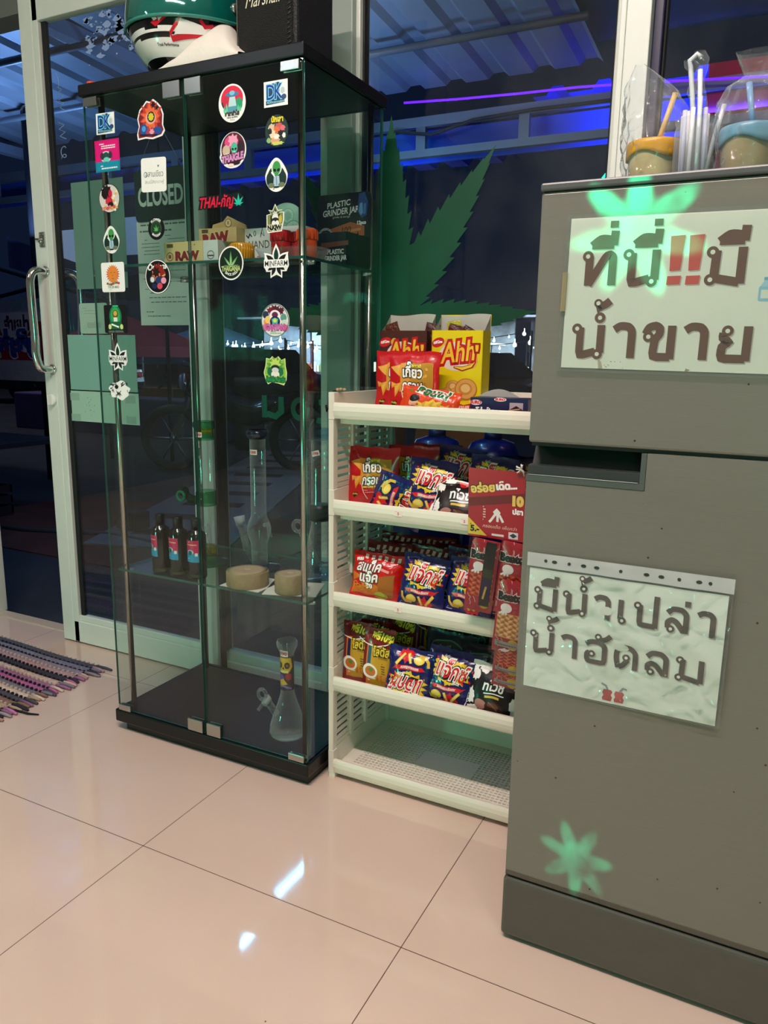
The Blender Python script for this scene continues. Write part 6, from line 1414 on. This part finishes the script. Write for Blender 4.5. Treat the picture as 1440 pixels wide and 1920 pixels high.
# little skull pipe on the cabinet floor
sk = thing('glass_beaker_pipe', 'small clear beaker pipe with a painted yellow and purple neck on the cabinet floor', 'water pipe', (.062, .450, .0622)); sk.scale = (1.08, 1.08, 1.24)
b = MB(); b.lathe([(.0, .0), (.040, .0), (.043, .006), (.042, .02), (.034, .045), (.024, .068), (.017, .088), (.0155, .10), (.0155, .175), (.017, .180), (.0235, .192), (.0245, .200), (.022, .205)], BG, 36, caps=False); b.build('beaker_body', sk)
a = Art(.3); r_ = .0160; a.rect(-.030, -.036, .030, .036, '#1c1a2a'); a.poly([(-.018, .034), (.018, .034), (.022, .014), (.014, .004), (-.014, .004), (-.022, .014)], '#d8b02a'); 
for s in (-1, 1): a.ell(.009*s, .018, .0065, .007, '#1a1418', 18); a.ell(.009*s, .018, .003, .003, '#7a5a3a', 12)
a.poly([(-.003, .010), (.003, .010), (0, .016)], '#1a1418'); a.rect(-.012, .002, .012, .007, '#e8d890'); a.ell(-.010, -.010, .012, .010, '#5a4a9a', 14); a.ell(.012, -.006, .008, .008, '#a8202e', 14); a.poly([(-.016, -.018), (0, -.010), (.010, -.022), (-.010, -.026)], '#d8b02a'); a.stroke([(-.02, -.030), (.0, -.026), (.02, -.032)], .004, '#6a6ab8')
b = MB(); b.art(a, lambda u, v, h: ((r_+h)*math.sin(u/r_), -(r_+h)*math.cos(u/r_), .137+v), step=.004, z0=3e-4); b.build('painted_band', sk)
b = MB(); b.tube([(-.020, -.016, .045), (-.038, -.028, .075)], [.008, .0085], BG, 14).tube([(-.036, -.027, .072), (-.042, -.031, .080)], [.011, .0125], glass('frosted_glass'), 16).tube([(-.048+.011*math.cos(t), -.034, .090+.011*math.sin(t)) for t in [2*PI*i/20 for i in range(21)]], .0038, BG, 10).tube([(-.044, -.032, .074), (-.056, -.040, .056)], .0035, BG, 8); b.build('bowl', sk)
ptag(sk, .0165, .180, '390')
# ================================================================== OUTSIDE, NIGHT MARKET
ASPH = mat('#34353b', .75, noise=.25, nscale=3, bump=.2, bscale=20)
CONC = mat('#5f5f66', .8, noise=.15, nscale=4)
struct(MB().box(-45, 25, .842, 60, -.16, -.08, ASPH).build('ground_outside'))
# pale concrete ramp with drain slots
rp = MB(); p0, p1, wv = Vector((-2.35, 1.95)), Vector((-4.0, 5.95)), Vector((.95, .30))
M_ = [(p0.x, p0.y), (p0.x+wv.x*.85, p0.y+wv.y*.85), (p1.x+wv.x*.85, p1.y+wv.y*.85), (p1.x, p1.y)]
v = [(x, y, -.08) for x, y in M_]+[(x, y, -.062) for x, y in M_]
rp.add(v, [(4, 5, 6, 7), (0, 1, 5, 4), (1, 2, 6, 5), (2, 3, 7, 6), (3, 0, 4, 7)], mat('#77777c', .8, noise=.1, nscale=6))
for k in range(9):
    t = .06+.105*k; q = p0+(p1-p0)*t; d = (p1-p0).normalized(); c = [q+wv*.18, q+wv*.62, q+wv*.62+d*.16, q+wv*.18+d*.16]
    rp.add([(p.x, p.y, -.0612) for p in c], [(0, 1, 2, 3)], mat('#1c1c20', .9))
tag(rp.build('drain_ramp'), 'pale concrete strip with dark drain slots on the ground outside the glass door', 'ramp')['kind'] = 'structure'
MB().box(-3.6, -1.2, 1.7, 3.1, -.08, -.074, mat('#5c2f26', .8, noise=.3, nscale=4)).build('ground_patch')['kind'] = 'structure'
tag(MB().box(-8.5, -4.9, 6.3, 6.7, -.08, .42, mat('#6a5a86', .7, noise=.1, nscale=3)).build('planter_wall', bevel=.02), 'low violet painted wall outside beyond the drain ramp', 'wall')
sh = MB(); rnd = random.Random(3)
for k in range(260):
    x, y, z = rnd.gauss(0, .45), rnd.gauss(0, .16), abs(rnd.gauss(.15, .18)); an = rnd.random()*6; s = .06
    sh.add([(x, y, z), (x+s*math.cos(an), y+s*math.sin(an)*.5, z+.03), (x+s*1.6*math.cos(an), y+s*.8*math.sin(an), z+.07*rnd.random()), (x+s*math.cos(an+.5), y, z-.02)], [(0, 1, 2, 3)], mat('#2c4432', .8) if k % 3 else mat('#1c2f26', .8))
tag(sh.build('low_shrub', loc=(-7.1, 6.5, .47), recalc=False), 'dark leafy shrub growing on top of the low violet wall outside', 'shrub')
# corrugated awning sloping down and away from the shop
def roof(x0, x1, y0, y1, z0, z1, m, per=.30, amp=.03):
    b = MB(); v = []; xs = []; x = x0
    while x < x1:
        for dx, h in ((0, 0), (.30, 0), (.42, 1), (.66, 1), (.78, 0)): xs.append((x+dx*per, h*amp))
        x += per
    for yy, zz in ((y0, z0), ((y0+y1)/2, (z0+z1)/2), (y1, z1)):
        for xx, h in xs: v.append((xx, yy, zz+h))
    n = len(xs); f = [(j*n+i, j*n+i+1, (j+1)*n+i+1, (j+1)*n+i) for j in range(2) for i in range(n-1)]
    return b.add(v, f, m)
ROOF = mat('#8f98a8', .42, .5, noise=.12, nscale=2)
tag(roof(-9, -.15, .9, 4.15, 3.02, 2.80, ROOF).build('awning_roof', recalc=False), 'blue lit corrugated metal awning roof outside above the shop front', 'awning')['kind'] = 'structure'
tag(MB().box(-.10, 3.0, .95, 4.1, 2.90, 2.92, mat('#14525a', .6, noise=.3, nscale=2)).build('teal_reflection_sheet'), 'dark teal sheet added overhead outside in place of a pane reflection, right of the corrugated awning', 'tarp')  # added sheet: the teal reflection in the glass is put into its colour
IRON = mat('#7c828e', .5, .5)
DK_ = mat('#20222a', .7)
def beam(name, a, b, r, m, label, n=6):
    return tag(MB().tube([a, b], r, m, n).build(name), label, 'beam')
beam('roof_purlin', (-6, 2.4, 2.70), (.0, 2.4, 2.70), .022, mat('#a9b2c2', .4, .5), 'pale round pipe carrying the awning roof across the shop front', 12)
beam('roof_purlin', (-8, 3.4, 2.78), (.0, 3.4, 2.78), .022, IRON, 'further pipe under the awning roof, near its outer edge', 12)
for x, lab in ((-2.62, 'steel rafter under the awning running outward above the door'), (-5.2, 'steel rafter under the awning far left of the door')):
    tag(MB().box(x-.045, x+.045, .9, 4.15, 2.70, 2.775, mat('#98a2b6', .45, .4)).build('roof_rafter', rot=(0, 0, 0)), lab, 'beam')
# lattice truss at the outer edge
tr = thing('roof_truss', 'grey steel ladder truss along the outer edge of the awning', 'truss', (0, 0, 0))
MB().box(-9, 1.0, 4.16, 4.21, 2.565, 2.63, IRON).build('top_chord', tr); MB().box(-9, 1.0, 4.16, 4.21, 2.37, 2.42, IRON).build('bottom_chord', tr)
x = -8.7
while x < 1: MB().box(x-.035, x+.035, 4.165, 4.205, 2.42, 2.565, IRON).build('truss_strut', tr); x += .74
BLUE = mat('#2446e0', .5)
tag(MB().box(-9, .52, 4.45, 4.47, 2.40, 2.62, mat('#2a55b8', .6)).build('blue_tarp'), 'blue tarpaulin band hanging behind the truss outside', 'tarp')
b = roof(-.55, 1.9, 4.3, 4.9, 2.70, 2.68, mat('#2a4cf0', .5), .30, .05); tag(b.build('blue_roof_sheet', recalc=False), 'bright blue corrugated sheet edge outside at the right, above the violet light strip', 'roof sheet')
b = roof(-3.9, -1.2, 4.5, 5.4, 2.62, 2.58, mat('#2a4cf0', .5), .30, .05); tag(b.build('blue_roof_sheet', recalc=False), 'bright blue corrugated sheet outside seen through the cabinet top', 'roof sheet')
area('blue_strip_light', (-2.5, 4.35, 2.30), (-2.5, 4.9, 2.7), 2.4, .05, 4, (.02, .08, 1.0))
area('blue_strip_light', (.7, 4.2, 2.45), (.7, 4.6, 2.72), 1.8, .05, 14, (.02, .08, 1.0))
VIO = mat('#6a1cff', .5, emit=1.6)
pts = [(-1.40, 4.10, 2.715), (-1.0, 4.10, 2.690), (-.6, 4.10, 2.672), (-.2, 4.10, 2.66), (.2, 4.10, 2.635), (.6, 4.10, 2.60), (1.0, 4.10, 2.57), (1.5, 4.10, 2.54)]
tag(MB().tube(pts, .0075, VIO, 8).build('violet_light_strip'), 'glowing violet light strip slung along the truss outside', 'light strip')
tag(MB().tube([(-1.5, 4.135, 2.55), (-1.2, 4.135, 2.50), (-.9, 4.135, 2.56), (-.5, 4.135, 2.575), (.1, 4.135, 2.57), (.3, 4.135, 2.60)], .012, DK_, 8).build('hanging_cable'), 'dark cable hanging along the truss below the violet strip', 'cable')
# red banner, right
tag(MB().box(.54, 1.7, 4.20, 4.21, 1.9, 2.72, mat('#a8123c', .7, noise=.08)).build('red_banner'), 'plain red banner hanging outside behind the things on the refrigerator', 'banner')
area('banner_light', (1.1, 3.2, 2.9), (1.1, 4.2, 2.3), .5, .2, 8, (1, .6, .7))
# green neon piece by the refrigerator corner
tag(MB().tube([(.672, .86, 1.40), (.676, .86, 1.425), (.686, .86, 1.438), (.697, .86, 1.428), (.706, .86, 1.408), (.716, .86, 1.40)], .003, mat('#20ffa0', .4, emit=3.0), 8).build('neon_sign_tube'), 'small glowing green neon squiggle outside, just above the left corner of the refrigerator', 'neon sign')
# left: drink banner, table, posts
bn = thing('drink_banner', 'red and white banner with blue Thai lettering seen through the open doorway', 'banner', (-3.72, 2.62, .80))
b = MB().box(-.35, .38, 0, .012, 0, .55, mat('#b7b2bd', .7, noise=.1)); a = Art(.6)
a.rect(-.35, .14, .36, .40, '#9a1220'); a.poly([(-.05, .32), (.05, .28), (.20, .30), (.30, .40), (.34, .46), (-.10, .46)], '#c8c0cc'); a.text('จำหน่าย', .14, .345, .08, '#3a1240', bold=.05, fit=.30); a.text('แช่เย็น', .06, .17, .14, '#27389a', bold=.07, fit=.50, out=[('#d8d0e0', .05)])
b.art(a, lambda u, v, h: (u, -h*4-.001, v)); b.build('banner_cloth', bn)
tag(MB().tube([(-3.33, 2.7, -.08), (-3.33, 2.7, 2.9)], .05, mat('#3d3c66', .6), 14).build('stall_post'), 'violet round post just outside the open doorway', 'post')
tag(MB().tube([(-4.4, 3.5, -.08), (-4.4, 3.5, 2.9)], .06, mat('#23242e', .6), 14).build('stall_post'), 'dark post standing further left outside the doorway', 'post')
tb = thing('stall_table', 'dark table outside the open doorway below the drink banner', 'table', (-3.75, 2.35, -.08))
MB().box(-.7, .50, -.3, .3, .47, .50, mat('#2c2530', .6)).build('table_top', tb)
for x in (-.65, .45):
    for y in (-.25, .25): MB().box(x-.02, x+.02, y-.02, y+.02, 0, .47, DK_).build('leg', tb)
for i, (x, y, s, c, lab) in enumerate(((-3.5, 2.2, .22, '#2a1c24', 'dark crate under the stall table outside'), (-3.95, 2.4, .26, '#3a2026', 'reddish crate under the stall table outside'))):
    cr = MB(); cr.box(-s/2, s/2, -s/2, s/2, 0, .02, mat(c, .7))
    for q in range(4):
        R_ = Matrix.Rotation(q*PI/2, 4, 'Z')
        for z in (.02, .09, .16): cr.box(-s/2, s/2, -s/2, -s/2+.012, z, z+.05, mat(c, .7), R_)
    tag(cr.build('crate', loc=(x, y, -.08)), lab, 'crate')
tag(MB().tube([(-3.9+.25*i, 1.95+.06*math.sin(i*1.3)+.03*i, -.066) for i in range(11)]+[(-1.30, 2.28, -.066), (-1.18, 2.20, -.066), (-1.25, 2.08, -.066), (-1.5, 2.02, -.066)], .014, mat('#3a3f4a', .5), 8).build('garden_hose'), 'grey hose lying across the ground outside the doorway', 'hose')
tag(MB().box(-2.45, -2.28, 2.30, 2.42, -.06, .05, mat('#2c2c30', .6)).box(-2.40, -2.36, 2.28, 2.30, -.02, .02, DK_).build('cable_box', bevel=.01), 'small dark box on the ground outside near the end of the hose', 'box')
sd = MB(); sd.grid(lambda u, v: (-.05+.10*v+(.0), -.13+.26*u, .004+.02*math.sin(PI*v)), 14, 6, mat('#0c0c10', .5)); sd.tube([(-.04, .02, .01), (-.02, .03, .055), (.02, .03, .055), (.045, .02, .01)], .009, mat('#d8d8dc', .5), 8)
tag(sd.build('sandal', loc=(-1.22, .96, -.075), rot=(0, 0, .5), recalc=False), 'dark sandal with a pale strap lying just outside the door', 'sandal')
# hanging tarps at upper left outside
b = MB(); b.grid(lambda u, v: (-4.9+2.4*u, 3.6+.3*math.sin(u*5), 1.95-.25*v-.28*math.sin(PI*u)*(1-v*.2)-.12*u), 24, 8, mat('#40486e', .8, noise=.2, nscale=3)); tag(b.build('stall_canopy', recalc=False), 'sagging grey violet stall canopy seen through the open doorway', 'canopy')
for i, (x, z, s) in enumerate(((-5.6, 2.05, .35), (-4.75, 2.12, .26), (-4.0, 2.2, .2))):
    tag(MB().box(x-s, x+s, 4.7, 4.72, z-.2, z+.14, mat('#9fb4d8', .5, emit=.35)).tube([(x-s, 4.72, z+.1), (x-s, 4.72, 3.0)], .012, DK_, 6).tube([(x-s+.02, 4.72, -.08), (x-s+.02, 4.72, z)], .02, DK_, 6).build('lit_panel'), ('largest and leftmost', 'middle', 'smallest and rightmost')[i]+' of the pale lit panels glowing high up beyond the doorway', 'panel', )
for k, (a_, b_) in enumerate((((-5.2, 3.3, 1.35), (-3.3, 3.0, 1.55)), ((-5.0, 3.2, 1.75), (-3.2, 3.1, 1.35)))):
    beam('canopy_strut', a_, b_, .016, DK_, ('lower', 'upper')[k]+' dark canopy strut crossing behind the door handle outside')
# pop-up tents
def tent(x, y, h, c, label, w=1.5):
    t = thing('market_tent', label, 'tent', (x, y, -.08)); m1 = mat(c, .7)
    b = MB(); b.add([(-w, -w, h), (w, -w, h), (w, w, h), (-w, w, h), (0, 0, h+.75)], [(0, 1, 4), (1, 2, 4), (2, 3, 4), (3, 0, 4)], m1)
    for i in range(4): 
        s = Matrix.Rotation(i*PI/2, 4, 'Z'); b.box(-w, w, -w-.005, -w+.005, h-.25, h, m1, s)
    b.build('canopy', t)
    for sx in (-w, w):
        for sy in (-w, w): MB().tube([(sx, sy, 0), (sx, sy, h)], .03, IRON, 8).build('pole', t)
tent(-13.6, 13.6, 1.20, '#c8506a', 'pink red market tent far outside, seen left of the cabinet post')
tent(-15.0, 18.6, 1.25, '#6a8ab8', 'pale blue market tent far outside, right of the pink one')
tent(-9.6, 21.0, 1.35, '#6f7c90', 'white market tent far outside behind the leaf decal')
tent(-3.2, 20.0, 1.45, '#6f7c90', 'white market tent far outside beside the refrigerator edge')
area('market_light', (-9.5, 15.2, 2.2), (-9.5, 17.0, .8), 5, .5, 420, (.80, .90, 1.0))
area('market_light', (-3.5, 16.2, 2.6), (-3.5, 18.0, .8), 5, .5, 320, (.85, .92, 1.0))
# lit stalls under the bulbs
for i, (x, y, c, lab) in enumerate(((-11.6, 17.2, '#8a94a8', 'far market stall glowing pale, leftmost of the row beyond the cabinet'), (-9.6, 16.8, '#a0a8b8', 'far market stall glowing pale, second from the left beyond the cabinet'), (-7.6, 17.4, '#8f98a4', 'far market stall glowing pale, third from the left beyond the cabinet'), (-5.6, 17.0, '#98a4ac', 'far market stall glowing pale, left of the far white tent'), (-3.6, 17.4, '#8a94a8', 'far market stall glowing pale, rightmost beside the refrigerator edge'))):
    st = thing('market_stall', lab, 'stall', (x, y, -.08), (0, 0, .1*(i % 3-1)))
    MB().box(-.85, .85, .5, .55, 0, 2.0, mat(c, .8, noise=.3, nscale=5)).build('back_wall', st); MB().box(-.85, .85, -.4, .1, 0, .62, mat('#3a3440', .8)).build('counter', st); MB().box(-.95, .95, -.5, .6, 2.0, 2.05, mat('#4a5060', .7)).build('roof', st)
    g = MB(); r2 = random.Random(i)
    for k in range(16): xx = -.8+.1*k; g.box(xx, xx+.07, -.3, -.1, .62, .70+.2*r2.random(), mat(r2.choice(['#c8b8a0', '#a05a4a', '#6a8a5a', '#c8ccd8', '#d8c070']), .7))
    g.build('goods', st)
# bulbs strung over the market
rnd = random.Random(12); GLOW = mat('#eaf4ff', .5, emit=14.0)
me0 = None; n_b = 0
STR = [((-11.3, 13.9, 1.36), (-8.9, 13.7, 1.34), 9), ((-11.2, 14.6, 1.22), (-8.6, 14.4, 1.30), 9), ((-9.0, 13.9, 1.30), (-6.6, 13.8, 1.38), 10), ((-9.2, 14.8, 1.20), (-6.4, 14.6, 1.24), 10), ((-6.5, 13.6, 1.42), (-3.2, 13.7, 1.50), 11), ((-6.6, 14.7, 1.30), (-3.0, 14.6, 1.42), 11)]
names = ('leftmost near', 'leftmost far', 'middle near', 'middle far', 'rightmost near', 'rightmost far')
for q, (A_, B_, nb_) in enumerate(STR):
    A_, B_ = Vector(A_), Vector(B_); f = lambda t: A_+(B_-A_)*t-Vector((0, 0, .16*math.sin(PI*t)))
    sl = thing('bulb_string', names[q]+' string of bulbs slung between poles over the far market stalls', 'light string')
    MB().tube([f(i/16) for i in range(17)], .008, DK_, 6).build('cable', sl)
    for P_ in (A_, B_): MB().tube([(P_.x, P_.y, -.08), tuple(P_)], .022, DK_, 8).build('pole', sl)
    for i in range(nb_):
        n_b += 1; c_ = f((i+.5)/nb_)-Vector((0, 0, .03+.05*rnd.random()))
        if n_b == 1: o = o0 = MB().lathe([(.001, -.03), (.022, -.02), (.03, 0), (.022, .02), (.006, .045), (.006, .09)], GLOW, 12).build('light_bulb')
        else: o = o0.copy(); COL.objects.link(o)
        s = .55+rnd.random()*.95; o.location = c_; o.scale = (s, s, s); tag(o, 'one of the small white bulbs glowing over the far market stalls', 'light bulb', 'bulbs of the far market')
for k in range(7):
    x = -10.9+k*1.25; lt_ = MB().box(-.30, .30, -.02, .02, -.02, .02, mat('#cfe4ff', .5, emit=2.2)).tube([(0, 0, -.02), (0, 0, -1.30-.06*(k % 2))], .012, DK_, 6).build('stall_lamp', loc=(x, 15.6, 1.22+.06*(k % 2)), rot=(0, .05*(k % 3-1), .4*(k % 2)))
    tag(lt_, 'one of the pale tube lamps over the far market stalls', 'lamp', 'tube lamps of the far market')
# parked cars
CARG = mat('#0d1016', .1, .2, coat=1)
def car(x, y, rz, c, label, s=1.0):
    t = thing('parked_car', label, 'car', (x, y, -.08), (0, 0, rz)); m1 = mat(c, .22, .3, coat=1)
    prof = [(-2.1, .38), (-2.12, .62), (-1.98, .82), (-1.15, .92), (-.55, 1.40), (.75, 1.45), (1.55, 1.02), (2.05, .92), (2.12, .55), (2.05, .34)]
    def sec(w, k): return [(px*s, w*(1-.16*max(0, pz-.9)/.5)*s, pz*s) for px, pz in prof]
    n = len(prof); L1 = sec(-.86, 0); L2 = sec(.86, 0)
    b = MB(); b.add(L1+L2, [(i, (i+1) % n, (i+1) % n+n, i+n) for i in range(n)], m1)
    tri = tessellate_polygon([[Vector((p[0], p[2], 0)) for p in L1]]); b.add(L1, [tuple(q) for q in tri], m1); b.add(L2, [tuple(q) for q in tri], m1); b.build('car_body', t, bevel=.05)
    for sy in (-1, 1):
        g = MB(); q = [(-1.0, .95), (-.5, 1.34), (.70, 1.38), (1.35, 1.02)]; g.add([(px*s, sy*(.865-.14*(pz-.9)/.5)*s, pz*s) for px, pz in q], [(0, 1, 2, 3)], CARG); g.build('side_window', t)
    MB().add([(-1.17*s, -.74*s, .96*s), (-1.17*s, .74*s, .96*s), (-.60*s, .68*s, 1.38*s), (-.60*s, -.68*s, 1.38*s)], [(0, 1, 2, 3)], CARG).build('windscreen', t)
    for wx in (-1.35, 1.30):
        for sy in (-.84, .84):
            w_ = MB().lathe([(.20, -.10), (.31, -.10), (.33, -.06), (.33, .06), (.31, .10), (.20, .10)], mat('#0a0a0b', .7), 28, rotm(PI/2, 0, 0, (wx*s, sy*s, .33*s))); w_.lathe([(.01, -.09), (.20, -.09), (.20, .09), (.01, .09)], mat('#8a8d92', .3, .9), 20, rotm(PI/2, 0, 0, (wx*s, sy*s, .33*s))); w_.build('wheel', t)
    for sy in (-.62, .62): MB().box(-2.13*s, -2.06*s, (sy-.18)*s, (sy+.18)*s, .62*s, .74*s, mat('#d8e2f0', .1, emit=.6)).build('headlamp', t); MB().box(2.05*s, 2.12*s, (sy-.15)*s, (sy+.15)*s, .66*s, .80*s, mat('#a01820', .2, emit=.25)).build('tail_lamp', t)
    return t
car(-7.2, 10.2, 2.7, '#141a2c', 'dark blue parked car outside behind the middle of the cabinet', .82)
car(-12.4, 10.2, .3, '#1a1416', 'dark parked car outside seen left of the middle door frame', .82)
car(-3.4, 10.8, 2.9, '#20242c', 'dark grey parked car outside beside the upper corner of the refrigerator', .82)
car(-5.2, 14.6, .1, '#3a2a30', 'dark maroon parked car outside behind the leaf decal', .82)
# motorbike by the window
mb = thing('motorbike', 'dark motorbike parked outside behind the tall clear water pipe', 'motorbike', (-3.35, 4.7, -.08), (0, 0, .45)); MT = mat('#14141a', .2, .3, coat=.8)
for x in (-.6, .6):
    w_ = MB(); w_.tube([(x+.27*math.cos(t), 0, .30+.27*math.sin(t)) for t in [2*PI*i/30 for i in range(31)]], .045, mat('#0c0c0d', .6), 10); w_.lathe([(.03, -.05), (.03, .05)], STEEL, 12, rotm(PI/2, 0, 0, (x, 0, .30)))
    for k in range(6): w_.tube([(x, 0, .30), (x+.25*math.cos(k*PI/3), 0, .30+.25*math.sin(k*PI/3))], .008, STEEL, 6)
    w_.build('wheel', mb)
MB().tube([(-.60, 0, .30), (-.46, 0, .62), (-.36, 0, .95)], .035, STEEL, 10).tube([(-.40, -.30, 1.0), (-.36, 0, .96), (-.40, .30, 1.0)], .016, STEEL, 8).build('fork', mb)
MB().tube([(-.40, 0, .80), (-.10, 0, .62), (.15, 0, .55), (.60, 0, .70)], [.12, .17, .16, .10], MT, 16).build('fairing', mb)
MB().tube([(-.02, 0, .78), (.25, 0, .76), (.70, 0, .84)], [.09, .12, .08], mat('#0c0c0e', .6), 14).build('seat', mb)
MB().tube([(.0, 0, .34), (.25, 0, .32)], .15, mat('#3a3a40', .35, .6), 14).build('engine', mb)
MB().lathe([(.0, .02), (.07, .0), (.08, -.03)], mat('#c8d0e0', .1, .5), 18, rotm(0, -PI/2, 0, (-.52, 0, .82))).build('headlamp', mb)
# orange road barriers and blue drums behind the rack
for i, (x, y, lab) in enumerate(((-1.35, 5.2, 'orange barrier outside seen through the second tray of the rack'), (-7.6, 8.3, 'orange barrier outside beyond the low violet wall'), (-2.6, 5.9, 'orange barrier outside behind the green window letters'))):
    b = MB().prism([(-.45, 0), (.45, 0), (.38, .12), (.34, .52), (-.34, .52), (-.38, .12)], -.12, .12, mat('#b8622a', .6, noise=.1)); tag(b.build('road_barrier', bevel=.02, loc=(x, y, -.08)), lab, 'barrier')
dr = mat('#121c6a', .3, coat=.4)
for x, y, lab in ((-.62, 3.0, 'blue water drum outside seen behind the second tray, on the left'), (-.30, 3.05, 'blue water drum outside seen behind the second tray, on the right')):
    d_ = thing('water_drum', lab, 'drum', (x, y, -.08)); MB().lathe([(.001, 0), (.14, 0), (.15, .02), (.15, .12), (.155, .14), (.15, .16), (.15, .36), (.155, .38), (.15, .40), (.15, .56), (.12, .62), (.06, .64)], dr, 28).build('drum_body', d_); MB().lathe([(.05, .64), (.05, .68), (.001, .68)], mat('#0f1a5a', .4), 20).build('cap', d_)
